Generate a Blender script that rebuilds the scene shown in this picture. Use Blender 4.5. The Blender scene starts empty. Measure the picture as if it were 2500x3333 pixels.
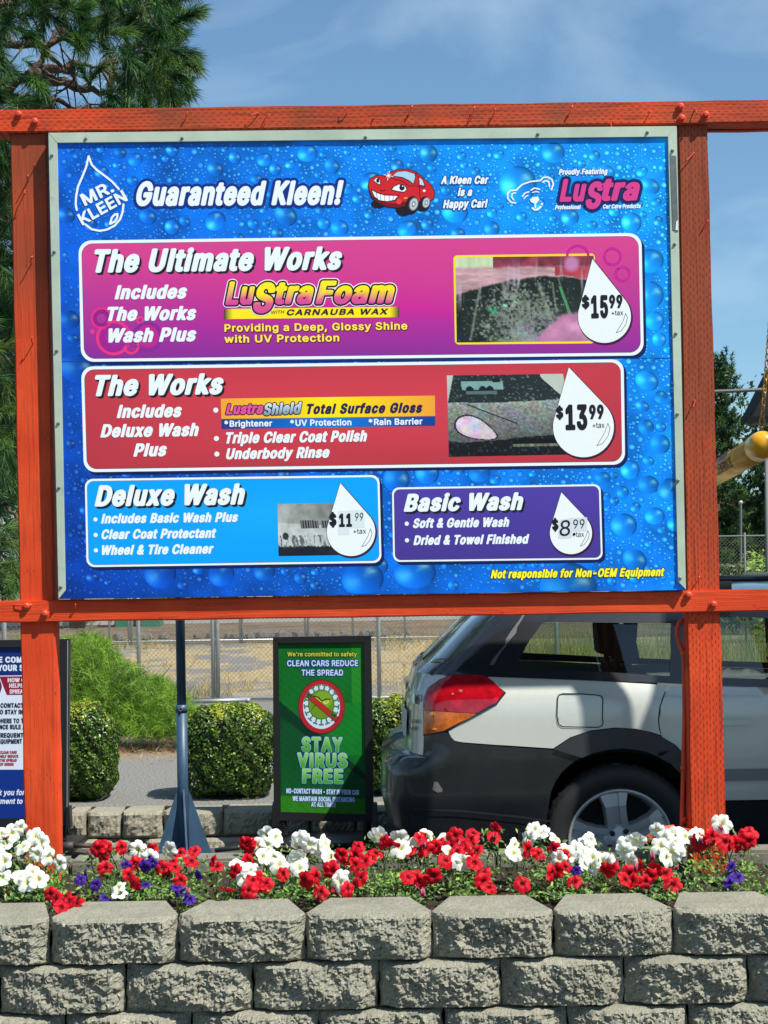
import bpy, bmesh, math, random
import numpy as np
from mathutils import Vector, Matrix, geometry

# ------------------------------------------------------------------ camera, sky, sun
SC = bpy.context.scene
FPX, CX, HZ, CZ, ROLL = 5300.0, 1250.0, 1880.0, 1.5, math.radians(0.9)
cr, sr = math.cos(ROLL), math.sin(ROLL)
cam_d = bpy.data.cameras.new('camera'); cam = bpy.data.objects.new('camera', cam_d); SC.collection.objects.link(cam)
cam_d.sensor_fit = 'VERTICAL'; cam_d.sensor_height = 36; cam_d.lens = FPX / 3333 * 36
cam_d.shift_y = (HZ - 1666.5) / 3333
cam_d.clip_end = 2000; cam_d.clip_start = .05
cam.matrix_world = Matrix(((cr, sr, 0, 0), (0, 0, -1, 0), (-sr, cr, 0, CZ), (0, 0, 0, 1)))
SC.camera = cam
SUN = Vector((1.36, -1, 2.38)).normalized()
wd = bpy.data.worlds.new('World'); SC.world = wd; wd.use_nodes = True
nt = wd.node_tree; N = nt.nodes; Lk = nt.links
bg = N['Background']; sky = N.new('ShaderNodeTexSky'); sky.sky_type = 'NISHITA'; sky.sun_disc = False
sky.sun_elevation = math.asin(SUN.z); sky.sun_rotation = math.atan2(SUN.x, SUN.y)
sky.air_density = 1.0; sky.dust_density = .5; sky.ozone_density = 2.2
tc = N.new('ShaderNodeTexCoord'); mp = N.new('ShaderNodeMapping'); mp.inputs['Scale'].default_value = (1.6, 1.6, 3.6)
mp.inputs['Rotation'].default_value = (.1, .25, .3); mp.inputs['Location'].default_value = (.7, .1, .25)
ns = N.new('ShaderNodeTexNoise'); ns.inputs['Scale'].default_value = 3.0; ns.inputs['Detail'].default_value = 7
ns.inputs['Roughness'].default_value = .52; ns.inputs['Distortion'].default_value = .6
rp = N.new('ShaderNodeValToRGB'); rp.color_ramp.elements[0].position = .42; rp.color_ramp.elements[0].color = (.06, .06, .06, 1)
rp.color_ramp.elements[1].position = .74; rp.color_ramp.elements[1].color = (.6, .6, .6, 1)
mx = N.new('ShaderNodeMix'); mx.data_type = 'RGBA'; mx.inputs['B'].default_value = (5.4, 7.2, 8.6, 1)
Lk.new(tc.outputs['Generated'], mp.inputs[0]); Lk.new(mp.outputs[0], ns.inputs['Vector']); Lk.new(ns.outputs['Fac'], rp.inputs[0])
Lk.new(rp.outputs[0], mx.inputs['Factor']); vm = N.new('ShaderNodeVectorMath'); vm.operation = 'MULTIPLY'; vm.inputs[1].default_value = (.80, 1.06, 1.16); Lk.new(sky.outputs[0], vm.inputs[0]); Lk.new(vm.outputs[0], mx.inputs['A']); Lk.new(mx.outputs['Result'], bg.inputs['Color'])
bg.inputs['Strength'].default_value = .085
sl = bpy.data.lights.new('sun', 'SUN'); sl.energy = 5.2; sl.angle = math.radians(.53); sl.color = (1, .955, .87)
so = bpy.data.objects.new('sun', sl); SC.collection.objects.link(so); so.rotation_euler = (SUN).to_track_quat('Z', 'Y').to_euler(); so.location = (4, -6, 9)
SC.view_settings.view_transform = 'Standard'; SC.view_settings.look = 'None'; SC.view_settings.exposure = 0.45; SC.view_settings.gamma = 1
SC.view_settings.use_curve_mapping = False

# ------------------------------------------------------------------ helpers
rnd = random.Random(7); RG = np.random.default_rng(11)
COL = SC.collection
def W(px, py, D):
    dx = (px - CX) * D / FPX; dy = (HZ - py) * D / FPX
    return Vector((dx * cr + dy * sr, D, CZ - dx * sr + dy * cr))
def proj(x, y, z):
    zz = z - CZ; a = x * cr - zz * sr; b = x * sr + zz * cr
    return CX + a * FPX / y, HZ - b * FPX / y
def lin(c):
    c = np.asarray(c, float) / 255.
    return np.where(c <= .04045, c / 12.92, ((c + .055) / 1.055) ** 2.4)
def srgb(*c): return tuple(float(v) for v in lin(c)) + (1,)

def tag(o, label=None, cat=None, group=None, kind=None):
    if label: o['label'] = label
    if cat: o['category'] = cat
    if group: o['group'] = group
    if kind: o['kind'] = kind
    return o
def empty(name, loc, label=None, cat=None, group=None):
    o = bpy.data.objects.new(name, None); COL.objects.link(o); o.location = loc; o.empty_display_size = .1
    return tag(o, label, cat, group)
def rootloc(p):
    v = Vector((0, 0, 0))
    while p is not None: v += p.location; p = p.parent
    return v
def mesh(name, V, F, mt, parent=None, col=None, vcol=None, smooth=False, kind=None):
    """V world coordinates; F list/array of faces; col per-face rgb; vcol per-vertex rgb"""
    me = bpy.data.meshes.new(name)
    V = np.asarray([tuple(v) for v in V] if not isinstance(V, np.ndarray) else V, float).reshape(-1, 3)
    if parent is not None: V = V - np.array(rootloc(parent))
    if isinstance(F, np.ndarray):
        m, k = F.shape
        me.vertices.add(len(V)); me.vertices.foreach_set('co', V.ravel().astype(np.float32))
        me.loops.add(m * k); me.loops.foreach_set('vertex_index', F.ravel().astype(np.int32))
        me.polygons.add(m); me.polygons.foreach_set('loop_start', np.arange(0, m * k, k, dtype=np.int32))
        me.update(calc_edges=True)
    else:
        me.from_pydata(V.tolist(), [], [tuple(f) for f in F])
    if col is not None:
        a = me.color_attributes.new('Col', 'FLOAT_COLOR', 'CORNER')
        cnt = [len(p.vertices) for p in me.polygons] if not isinstance(F, np.ndarray) else F.shape[1]
        c = np.repeat(np.asarray(col, float), cnt, axis=0); c = np.hstack([c, np.ones((len(c), 1))])
        a.data.foreach_set('color', c.ravel().astype(np.float32))
    if vcol is not None:
        a = me.color_attributes.new('Col', 'FLOAT_COLOR', 'POINT')
        c = np.hstack([np.asarray(vcol, float), np.ones((len(V), 1))]); a.data.foreach_set('color', c.ravel().astype(np.float32))
    for x in (mt if isinstance(mt, (list, tuple)) else [mt]): me.materials.append(x)
    if smooth: me.polygons.foreach_set('use_smooth', [True] * len(me.polygons))
    me.validate(); me.update()
    o = bpy.data.objects.new(name, me); COL.objects.link(o)
    if parent is not None: o.parent = parent
    if kind: o['kind'] = kind
    return o

class MB:
    def __init__(s): s.V = []; s.F = []; s.C = []
    def add(s, V, F, c=None):
        n = len(s.V); s.V += [tuple(v) for v in V]; s.F += [tuple(i + n for i in f) for f in F]
        if c is not None: s.C += [tuple(c)] * len(F)
    def box(s, x0, x1, y0, y1, z0, z1, c=None):
        s.hexa([(x0, y0, z0), (x1, y0, z0), (x1, y0, z1), (x0, y0, z1)], [(x0, y1, z0), (x1, y1, z0), (x1, y1, z1), (x0, y1, z1)], c)
    def hexa(s, a, b, c=None):
        s.add(list(a) + list(b), [(0, 1, 2, 3), (5, 4, 7, 6), (4, 0, 3, 7), (1, 5, 6, 2), (3, 2, 6, 7), (4, 5, 1, 0)], c)
    def slab(s, q, D, depth, c=None):
        """q: four image points BL BR TR TL of the front face at distance D"""
        f = [W(p[0], p[1], D) for p in q]; s.hexa(f, [v + Vector((0, depth, 0)) for v in f], c)
    def prism(s, pts, depth, c=None):
        n = len(pts); b = [Vector(p) + Vector((0, depth, 0)) for p in pts]
        s.add(list(pts) + b, [tuple(range(n)), tuple(range(2 * n - 1, n - 1, -1))] + [(i, i + n, (i + 1) % n + n, (i + 1) % n) for i in range(n)], c)
    def tube(s, P, R, k=8, c=None, cap=True):
        P = [Vector(p) for p in P]; n = len(P)
        if not isinstance(R, (list, tuple)): R = [R] * n
        V = []; F = []; up = None
        for i, p in enumerate(P):
            d = (P[min(i + 1, n - 1)] - P[max(i - 1, 0)]).normalized()
            if up is None: up = d.orthogonal().normalized()
            up = (up - d * up.dot(d)).normalized(); w = d.cross(up)
            for j in range(k):
                a = 2 * math.pi * j / k; V.append(p + (up * math.cos(a) + w * math.sin(a)) * R[i])
        for i in range(n - 1):
            for j in range(k):
                F.append((i * k + j, i * k + (j + 1) % k, (i + 1) * k + (j + 1) % k, (i + 1) * k + j))
        if cap: F += [tuple(range(k - 1, -1, -1)), tuple(range((n - 1) * k, n * k))]
        s.add(V, F, c)
    def lathe(s, prof, o, ax='y', k=32, c=None):
        """prof (r, t) rotated about the axis through o"""
        V = []; F = []
        for r, t in prof:
            for j in range(k):
                a = 2 * math.pi * j / k
                if ax == 'y': V.append((o[0] + r * math.cos(a), o[1] + t, o[2] + r * math.sin(a)))
                else: V.append((o[0] + r * math.cos(a), o[1] + r * math.sin(a), o[2] + t))
        for i in range(len(prof) - 1):
            for j in range(k): F.append((i * k + j, i * k + (j + 1) % k, (i + 1) * k + (j + 1) % k, (i + 1) * k + j))
        s.add(V, F, c)
    def build(s, name, mt, parent=None, smooth=False, kind=None, bevel=0):
        o = mesh(name, s.V, s.F, mt, parent, col=s.C if s.C else None, smooth=smooth, kind=kind)
        if bevel:
            bm = bmesh.new(); bm.from_mesh(o.data)
            bmesh.ops.recalc_face_normals(bm, faces=bm.faces)
            bmesh.ops.bevel(bm, geom=[e for e in bm.edges if len(e.link_faces) == 2 and e.calc_face_angle(0) > .5], offset=bevel, segments=2, affect='EDGES', clamp_overlap=True)
            bm.to_mesh(o.data); bm.free()
        return o

# ------------------------------------------------------------------ materials
def newmat(name):
    m = bpy.data.materials.new(name); m.use_nodes = True
    return m, m.node_tree.nodes, m.node_tree.links, m.node_tree.nodes['Principled BSDF']
def math_(N, L, op, a, b=None, c=None):
    n = N.new('ShaderNodeMath'); n.operation = op
    for i, v in enumerate((a, b, c)):
        if v is None: continue
        if isinstance(v, (int, float)): n.inputs[i].default_value = v
        else: L.new(v, n.inputs[i])
    return n.outputs[0]
def mixc(N, L, f, a, b, mode='MIX'):
    n = N.new('ShaderNodeMix'); n.data_type = 'RGBA'; n.blend_type = mode
    for k, v in (('Factor', f), ('A', a), ('B', b)):
        if isinstance(v, (int, float)): n.inputs[k].default_value = v
        elif isinstance(v, tuple): n.inputs[k].default_value = v if len(v) == 4 else v + (1,)
        else: L.new(v, n.inputs[k])
    return n.outputs['Result']
def noise(N, L, sc, det=4, ro=.55, vec=None, dist=0):
    n = N.new('ShaderNodeTexNoise'); n.inputs['Scale'].default_value = sc; n.inputs['Detail'].default_value = det
    n.inputs['Roughness'].default_value = ro; n.inputs['Distortion'].default_value = dist
    if vec is None:
        t = N.new('ShaderNodeNewGeometry'); vec = t.outputs['Position']
    L.new(vec, n.inputs['Vector']); return n.outputs['Fac']
def ramp(N, L, f, a, b, ca=(0, 0, 0, 1), cb=(1, 1, 1, 1)):
    n = N.new('ShaderNodeValToRGB'); e = n.color_ramp.elements; e[0].position = a; e[1].position = b; e[0].color = ca; e[1].color = cb
    L.new(f, n.inputs[0]); return n.outputs[0]
def bump(N, L, h, st, dist, p, prev=None):
    n = N.new('ShaderNodeBump'); n.inputs['Strength'].default_value = st; n.inputs['Distance'].default_value = dist
    L.new(h, n.inputs['Height'])
    if prev is not None: L.new(prev, n.inputs['Normal'])
    L.new(n.outputs[0], p.inputs['Normal']); return n.outputs[0]
def mat(name, c, rough=.6, metal=0, spec=.5, coat=0, var=None, bmp=None, dirt=None):
    m, N, L, p = newmat(name)
    p.inputs['Roughness'].default_value = rough; p.inputs['Metallic'].default_value = metal; p.inputs['Specular IOR Level'].default_value = spec
    p.inputs['Coat Weight'].default_value = coat; p.inputs['Coat Roughness'].default_value = .06
    c = tuple(c[:3]); out = c + (1,)
    if var:
        f = noise(N, L, var[0], 5, .6); a = var[1]
        out = mixc(N, L, ramp(N, L, f, .3, .7), tuple(v * (1 - a) for v in c), tuple(min(1, v * (1 + a)) for v in c))
    if dirt:
        f = ramp(N, L, noise(N, L, dirt[0], 6, .65), dirt[1], dirt[1] + .18)
        out = mixc(N, L, f, out, dirt[2])
    if isinstance(out, tuple): p.inputs['Base Color'].default_value = out
    else: L.new(out, p.inputs['Base Color'])
    if bmp: bump(N, L, noise(N, L, bmp[0], 6, .6), bmp[1], bmp[2], p)
    return m
def attrmat(name, rough=.6, trans=0, spec=.3, gain=1.0, var=None):
    m, N, L, p = newmat(name); a = N.new('ShaderNodeAttribute'); a.attribute_name = 'Col'; out = a.outputs['Color']
    if var: out = mixc(N, L, 1.0, out, ramp(N, L, noise(N, L, var, 4), .2, .8, (.7, .7, .7, 1), (1, 1, 1, 1)), 'MULTIPLY')
    L.new(out, p.inputs['Base Color']); p.inputs['Roughness'].default_value = rough; p.inputs['Specular IOR Level'].default_value = spec
    if trans:
        t = N.new('ShaderNodeBsdfTranslucent'); L.new(out, t.inputs['Color'])
        s = N.new('ShaderNodeMixShader'); s.inputs[0].default_value = trans
        L.new(p.outputs[0], s.inputs[1]); L.new(t.outputs[0], s.inputs[2]); L.new(s.outputs[0], N['Material Output'].inputs['Surface'])
    return m

def timber(name, axis, brown=.3, inc=.8, gn=.7):
    """painted incised timber; axis 'x' (beam) or 'z' (post) is the grain direction"""
    m, N, L, p = newmat(name); g = N.new('ShaderNodeNewGeometry'); sp = N.new('ShaderNodeSeparateXYZ'); L.new(g.outputs['Position'], sp.inputs[0])
    al, ac = (sp.outputs['X'], sp.outputs['Z']) if axis == 'x' else (sp.outputs['Z'], sp.outputs['X'])
    cmb = N.new('ShaderNodeCombineXYZ'); L.new(math_(N, L, 'MULTIPLY', al, 2.2), cmb.inputs[0]); L.new(math_(N, L, 'MULTIPLY', ac, 55), cmb.inputs[1]); L.new(sp.outputs['Y'], cmb.inputs[2])
    grain = noise(N, L, 1.6, 5, .6, cmb.outputs[0], .8)
    u = math_(N, L, 'MULTIPLY', ac, 1 / .0125); row = math_(N, L, 'FLOOR', u); fu = math_(N, L, 'FRACT', u)
    rj = math_(N, L, 'FRACT', math_(N, L, 'MULTIPLY', math_(N, L, 'SINE', math_(N, L, 'MULTIPLY', row, 12.9898)), 43758.5))
    v = math_(N, L, 'ADD', math_(N, L, 'MULTIPLY', al, 1 / .03), math_(N, L, 'ADD', math_(N, L, 'MULTIPLY', row, .5), math_(N, L, 'MULTIPLY', rj, .25)))
    fv = math_(N, L, 'FRACT', v)
    big = noise(N, L, 2.3, 4, .6)
    mu = math_(N, L, 'LESS_THAN', math_(N, L, 'ABSOLUTE', math_(N, L, 'SUBTRACT', fu, .5)), .13)
    mv = math_(N, L, 'LESS_THAN', fv, .42)
    fade = ramp(N, L, noise(N, L, 9, 3), .66 - inc * .46, .79 - inc * .34)
    slit = math_(N, L, 'MULTIPLY', math_(N, L, 'MULTIPLY', mu, mv), fade)
    if isinstance(brown, tuple):   # weathering that fades away down the post
        bz = ramp(N, L, math_(N, L, 'ADD', math_(N, L, 'MULTIPLY', sp.outputs['Z'], .2), math_(N, L, 'MULTIPLY', big, .3)), brown[0], brown[1])
    else: bz = ramp(N, L, big, .75 - brown * .6, .95 - brown * .45)
    paint = mixc(N, L, ramp(N, L, noise(N, L, 5, 5), .35, .7), (.60, .050, .010, 1), (.72, .076, .016, 1))
    c = mixc(N, L, math_(N, L, 'MULTIPLY', bz, .85), paint, (.21, .052, .020, 1))
    c = mixc(N, L, math_(N, L, 'MULTIPLY', ramp(N, L, grain, .52, .64), gn), c, (.16, .024, .010, 1))
    c = mixc(N, L, math_(N, L, 'MULTIPLY', slit, .72), c, (.10, .017, .008, 1))
    L.new(c, p.inputs['Base Color']); p.inputs['Roughness'].default_value = .65; p.inputs['Specular IOR Level'].default_value = .25
    h = math_(N, L, 'SUBTRACT', math_(N, L, 'MULTIPLY', grain, .6), slit)
    b = bump(N, L, h, .9, .0035, p); bump(N, L, noise(N, L, 120, 4), .25, .002, p, b)
    return m
def concrete(name, c0, c1, st=1.0, sc=1.0, dark=(.07, .065, .055)):
    m, N, L, p = newmat(name)
    a = noise(N, L, 7 * sc, 5, .6); b = noise(N, L, 150 * sc, 3, .7); e = noise(N, L, 42 * sc, 4, .65)
    c = mixc(N, L, ramp(N, L, a, .3, .7), c0, c1)
    c = mixc(N, L, math_(N, L, 'MULTIPLY', ramp(N, L, e, .55, .72), .45), c, dark)
    c = mixc(N, L, math_(N, L, 'MULTIPLY', ramp(N, L, b, .58, .66), .55), c, tuple(min(1, v * 1.9) for v in c1))
    c = mixc(N, L, math_(N, L, 'MULTIPLY', ramp(N, L, b, .40, .33), .6), c, dark)
    L.new(c, p.inputs['Base Color']); p.inputs['Roughness'].default_value = .95; p.inputs['Specular IOR Level'].default_value = .15
    n = bump(N, L, e, .7 * st, .014, p); bump(N, L, b, .6 * st, .006, p, n)
    return m

M = {}
M['timber_beam'] = timber('beam timber', 'x', .62, .95); M['timber_low'] = timber('low beam timber', 'x', -.1, .15, .35)
M['timber_left'] = timber('left post timber', 'z', (.60, .78), .14, .4); M['timber_right'] = timber('right post timber', 'z', (.36, .56), .95)
M['orange'] = mat('orange paint', (.62, .055, .012), .5, var=(9, .15), bmp=(60, .2, .003))
M['alu'] = mat('aluminium rail', (.46, .54, .42), .55, .25, var=(6, .13), dirt=(14, .63, (.25, .25, .2, 1)))
M['steel'] = mat('screw steel', (.32, .32, .30), .35, .8)
M['plate'] = mat('grey plate', (.13, .15, .145), .5, .3, var=(20, .25))
M['print'] = attrmat('printed vinyl', .42, spec=.25)
M['black'] = mat('black plastic', (.012, .012, .013), .4)
M['dark'] = mat('dark void', (.008, .008, .008), .9)
M['blockf'] = concrete('wall block', (.34, .33, .255), (.52, .50, .385), 1.15, 1.0, (.12, .115, .09))
M['blockt'] = M['blockf']
M['blockb'] = concrete('rear wall block', (.38, .36, .28), (.54, .51, .40), 1.0, .9, (.16, .14, .10))
M['kerb'] = concrete('kerb concrete', (.27, .26, .205), (.38, .365, .29), .25, 1.2)
M['soil'] = concrete('soil', (.045, .032, .022), (.12, .09, .062), 1.2, .8, (.015, .01, .008))
M['bluesteel'] = mat('blue paint', (.032, .075, .13), .45, .0, var=(8, .3), dirt=(30, .68, (.05, .035, .02, 1)))
M['leaf'] = attrmat('leaf', .45, .28, .35); M['petal'] = attrmat('petal', .55, .3, .2); M['needle'] = attrmat('needle', .5, .22, .3)
M['box_leaf'] = attrmat('box leaf', .35, .22, .5)
M['bark'] = mat('bark', (.10, .065, .045), .9, var=(12, .35), bmp=(25, .8, .02))
M['galv'] = mat('galvanised steel', (.42, .44, .43), .45, .55, var=(20, .12)); M['wire'] = mat('fence wire', (.20, .20, .17), .6, .2); M['galv2'] = mat('weathered steel', (.11, .12, .12), .65, .1)
M['yellow'] = mat('yellow bar', (.80, .40, .010), .3, coat=.3, var=(5, .12)); M['yellow2'] = mat('yellow shaded bar', (.62, .33, .02), .4, coat=.2, var=(9, .2))  # tube yellow darker than the cap, its underside shade put into the colour
M['gold'] = mat('chain', (.48, .26, .05), .4, .5)
M['roof'] = mat('dark roof', (.004, .006, .008), .75, 0, .2)
M['white'] = mat('white paint wall', (.75, .75, .72), .7)
M['green'] = mat('green steel', (.02, .16, .09), .5)
# ------------------------------------------------------------------ ground and setting
def ground_mat(name, kind):
    m, N, L, p = newmat(name); g = N.new('ShaderNodeNewGeometry')
    fine = noise(N, L, 70, 3, .75); mid = noise(N, L, 4.5, 5, .6)
    if kind == 'asphalt':
        c = mixc(N, L, ramp(N, L, fine, .35, .68), (.035, .035, .035, 1), (.10, .10, .098, 1))
        c = mixc(N, L, math_(N, L, 'MULTIPLY', ramp(N, L, mid, .45, .65), .4), c, (.11, .105, .10, 1))
    else:
        sp = N.new('ShaderNodeSeparateXYZ'); L.new(g.outputs['Position'], sp.inputs[0])
        c = mixc(N, L, ramp(N, L, fine, .35, .68), (.06, .06, .056, 1), (.33, .325, .30, 1))
        c2 = mixc(N, L, ramp(N, L, noise(N, L, 60, 4), .4, .6), (.12, .115, .105, 1), (.22, .215, .2, 1))
        far = ramp(N, L, math_(N, L, 'MULTIPLY', sp.outputs['Y'], .01), .125, .14)
        c = mixc(N, L, far, c, c2)
        mpp = N.new('ShaderNodeMapping'); mpp.inputs['Scale'].default_value = (.55, .28, 1); L.new(g.outputs['Position'], mpp.inputs[0])
        straw = mixc(N, L, ramp(N, L, noise(N, L, 14, 5, .7), .35, .65), (.20, .145, .07, 1), (.44, .35, .20, 1))
        sm = math_(N, L, 'MULTIPLY', ramp(N, L, noise(N, L, 1.6, 5, .62, mpp.outputs[0]), .45, .52), ramp(N, L, math_(N, L, 'MULTIPLY', sp.outputs['Y'], .01), .172, .19))
        c = mixc(N, L, sm, c, straw)
        ndl = math_(N, L, 'MULTIPLY', ramp(N, L, noise(N, L, 3.0, 5, .6), .40, .55), math_(N, L, 'SUBTRACT', ramp(N, L, math_(N, L, 'MULTIPLY', sp.outputs['Y'], .05), .585, .615), ramp(N, L, math_(N, L, 'MULTIPLY', sp.outputs['Y'], .05), .68, .725)))
        c = mixc(N, L, math_(N, L, 'MULTIPLY', ndl, .8), c, (.27, .19, .12, 1))
    L.new(c, p.inputs['Base Color']); p.inputs['Roughness'].default_value = .9; p.inputs['Specular IOR Level'].default_value = .2
    bump(N, L, fine, .6, .006, p)
    return m
M['asphalt'] = ground_mat('lane asphalt', 'asphalt'); M['lot'] = ground_mat('lot surface', 'lot')
def sheet(name, x0, x1, y0, y1, z, mt, nx=1, ny=1, amp=0, label=None):
    xs = np.linspace(x0, x1, nx + 1); ys = np.linspace(y0, y1, ny + 1); X, Y = np.meshgrid(xs, ys)
    Z = np.full(X.shape, z) + (RG.normal(0, amp, X.shape) if amp else 0)
    V = np.stack([X, Y, Z], -1).reshape(-1, 3); k = nx + 1
    Fq = np.array([(j * k + i, j * k + i + 1, (j + 1) * k + i + 1, (j + 1) * k + i) for j in range(ny) for i in range(nx)])
    o = mesh(name, V, Fq, mt, smooth=amp > 0); return tag(o, label, kind='structure')
sheet('ground', -600, 600, -60, 900, -.06, M['asphalt'], label='asphalt ground in front of the planter wall')
sheet('car_lane', -40, 40, 6.66, 9.3, 0.0, M['asphalt'], label='dark asphalt lane the wagon is parked on')
sheet('empty_lot', -400, 400, 9.42, 800, .2, M['lot'], label='grey lot with dry grass patches behind the low wall')
sheet('planter_soil', -3.2, 5.0, 5.46, 6.52, .335, M['soil'], 260, 60, .006, label='dark soil in the planter')
bank = MB(); bank.add([(-60, 33.5, .21), (60, 33.5, .21), (60, 41.5, .42), (-60, 41.5, .42), (60, 60, .45), (-60, 60, .45)], [(0, 1, 2, 3), (3, 2, 4, 5)])
tag(bank.build('mulch_bank', mat('mulch', (.15, .105, .065), .95, var=(1.5, .45), bmp=(8, 1, .1))), 'brown bark mulch bank beyond the lot', kind='structure')
kb = MB(); kb.box(-60, 60, 41.3, 41.6, .3, .56)
tag(kb.build('far_kerb', mat('pale kerb', (.45, .44, .4), .8)), 'pale concrete kerb along the far mulch bank', 'kerb')

# ------------------------------------------------------------------ split-face wall blocks
def fbm(x, y, seed, oct=5, lac=2.1, gain=.55):
    r = np.random.default_rng(seed); out = 0; a = 1
    for o in range(oct):
        for _ in range(3):
            th = r.uniform(0, 2 * math.pi); f = lac ** o * r.uniform(.8, 1.25); ph = r.uniform(0, 6.28); ph2 = r.uniform(0, 6.28)
            out = out + a * np.sin(f * (x * math.cos(th) + y * math.sin(th)) + ph + 1.3 * np.sin(f * .7 * (y * math.cos(th) - x * math.sin(th)) + ph2)) / 3
        a *= gain
    return out
def block(x0, x1, yf, z0, z1, seed, parent, mt, prot=.06, depth=.24, taper=.66, amp=.0145, nx=72, nz=28, side=.17, gap=.0025):
    """front face rough, edges chipped; back narrower than the front"""
    r = np.random.default_rng(seed); x0 += gap; x1 -= gap; z0 += .002; w = x1 - x0; h = z1 - z0
    s = np.linspace(0, 1, nx + 1); t = np.linspace(0, 1, nz + 1); S, T = np.meshgrid(s, t)
    sl, sr_ = side * r.uniform(.7, 1.35), side * r.uniform(.5, 1.2)
    plan = np.interp(s, [0, sl, .5, 1 - sr_, 1], [0, .84, 1, .9, 0])
    edge = np.minimum(np.minimum(S, 1 - S) * w, np.minimum(T, 1 - T) * h)
    k = np.clip(edge / .010, 0, 1)
    vert = np.clip(1 - np.abs(T - .5) * 2, 0, 1) ** .45 * .014
    rough = fbm(S * w * 34, T * h * 34, seed) * amp + np.abs(fbm(S * w * 105, T * h * 105, seed + 1, 4)) * amp * .75 + r.normal(0, amp * .13, S.shape)
    bite = np.clip(fbm(S * w * 13, T * h * 15, seed + 9, 2) - .15, 0, 2) * .012
    out = -bite * k + prot * plan[None, :] * (.55 + .45 * np.clip(k * 1.2, 0, 1)) + vert * k + rough * (.25 + .75 * k)
    chip = (1 - k) * fbm(S * w * 50, T * h * 50, seed + 3, 3) * .004
    X = x0 + S * w + chip; Z = z0 + T * h + chip * .6; Y = yf - out
    V = np.stack([X, Y, Z], -1).reshape(-1, 3).tolist(); c = nx + 1; F = []
    for j in range(nz):
        for i in range(nx): F.append((j * c + i, j * c + i + 1, (j + 1) * c + i + 1, (j + 1) * c + i))
    n = len(V); ins = w * (1 - taper) / 2
    V += [(x0 + ins, yf + depth, z0), (x1 - ins, yf + depth, z0), (x1 - ins, yf + depth, z1), (x0 + ins, yf + depth, z1)]
    top = [nz * c + i for i in range(nx + 1)]; bot = list(range(nx + 1)); le = [j * c for j in range(nz + 1)]; ri = [j * c + nx for j in range(nz + 1)]
    F += [tuple(top) + (n + 2, n + 3), tuple(bot[::-1]) + (n, n + 1), tuple(le[::-1]) + (n, n + 3), tuple(ri) + (n + 2, n + 1), (n + 1, n, n + 3, n + 2)]
    F[-4], F[-5] = tuple(bot[::-1]) + (n, n + 1), tuple(top) + (n + 2, n + 3)
    return mesh('block', V, F, mt, parent)
fw = empty('retaining_wall', (1.2, 5.4, -.05), 'near tan split face block wall holding the flower bed', 'retaining wall', None)
def jx(px, py, D): return W(px, py, D).x
rows = [([-1860, -1460, -1060, -640, -240, 166, 580, 995, 1406, 1801, 2190, 2580, 2970, 3360, 3760, 4160, 4560, 4960, 5360, 5760, 6160], 5.30, .262, .413, 3000),
        ([-2000, -1600, -1200, -800, -400, 0, 411, 824, 1233, 1632, 2030, 2434, 2830, 3230, 3630, 4030, 4430, 4830, 5230, 5630, 6030], 5.285, .108, .260, 3200),
        ([-1800, -1400, -1000, -600, -200, 215, 625, 1040, 1444, 1846, 2238, 2640, 3040, 3440, 3840, 4240, 4640, 5040, 5440, 5840, 6240], 5.27, -.055, .106, 3310)]
sd = 100
for jl, D, z0, z1, py in rows:
    for a, b in zip(jl[:-1], jl[1:]):
        sd += 7; far_ = b < 0 or a > 2520; block(jx(a, py, D), jx(b, py, D), D, z0, z1, sd, fw, M['blockf'], nx=28 if far_ else 72, nz=12 if far_ else 28)
bf = MB(); bf.box(-3.2, 4.9, 5.5, 5.53, -.05, .33)
bf.build('backfill', M['soil'], fw)
bw = empty('low_block_wall', (-.5, 9.2, 0), 'low tan block wall along the back of the lane under the clipped shrubs', 'retaining wall')
for r_i, (jl, z0, z1) in enumerate([([-420, -240, -60, 60, 150, 222, 284, 400, 532, 727, 895, 1010, 1160, 1330, 1520, 1710, 1900, 2090, 2280, 2470, 2660], .055, .205),
                                    ([-500, -320, -140, 80, 205, 382, 470, 640, 808, 960, 1120, 1300, 1480, 1660, 1850, 2040, 2230, 2420, 2600], -.10, .053)]):
    for a, b in zip(jl[:-1], jl[1:]):
        sd += 3; x0, x1 = jx(a, 2680, 9.2), jx(b, 2680, 9.2)
        block(x0, x1, 9.2 + rnd.uniform(-.02, .02) - r_i * .02, z0, z1 - rnd.uniform(0, .006), sd, bw, M['blockb'], prot=.03, depth=.22, taper=.85, amp=.009, nx=18, nz=9, side=.1)
bs = MB(); bs.box(-3, 3.5, 9.38, 9.5, 0, .197); bs.build('backfill', M['soil'], bw)
ke = empty('concrete_kerb', (0, 6.58, 0), 'grey concrete kerb between the flower bed and the lane', 'kerb')
xs = [-3.2, -2.1, jx(222, 2800, 6.5), jx(222, 2800, 6.5) + .86, jx(1617, 2800, 6.5), jx(1617, 2800, 6.5) + .9, 3.2, 4.2, 5.0]
for a, b in zip(xs[:-1], xs[1:]):
    q = MB(); q.box(a + .004, b - .004, 6.5, 6.66, -.02, .387 - rnd.uniform(0, .004)); q.build('kerb_stone', M['kerb'], ke, bevel=.012)

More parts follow.
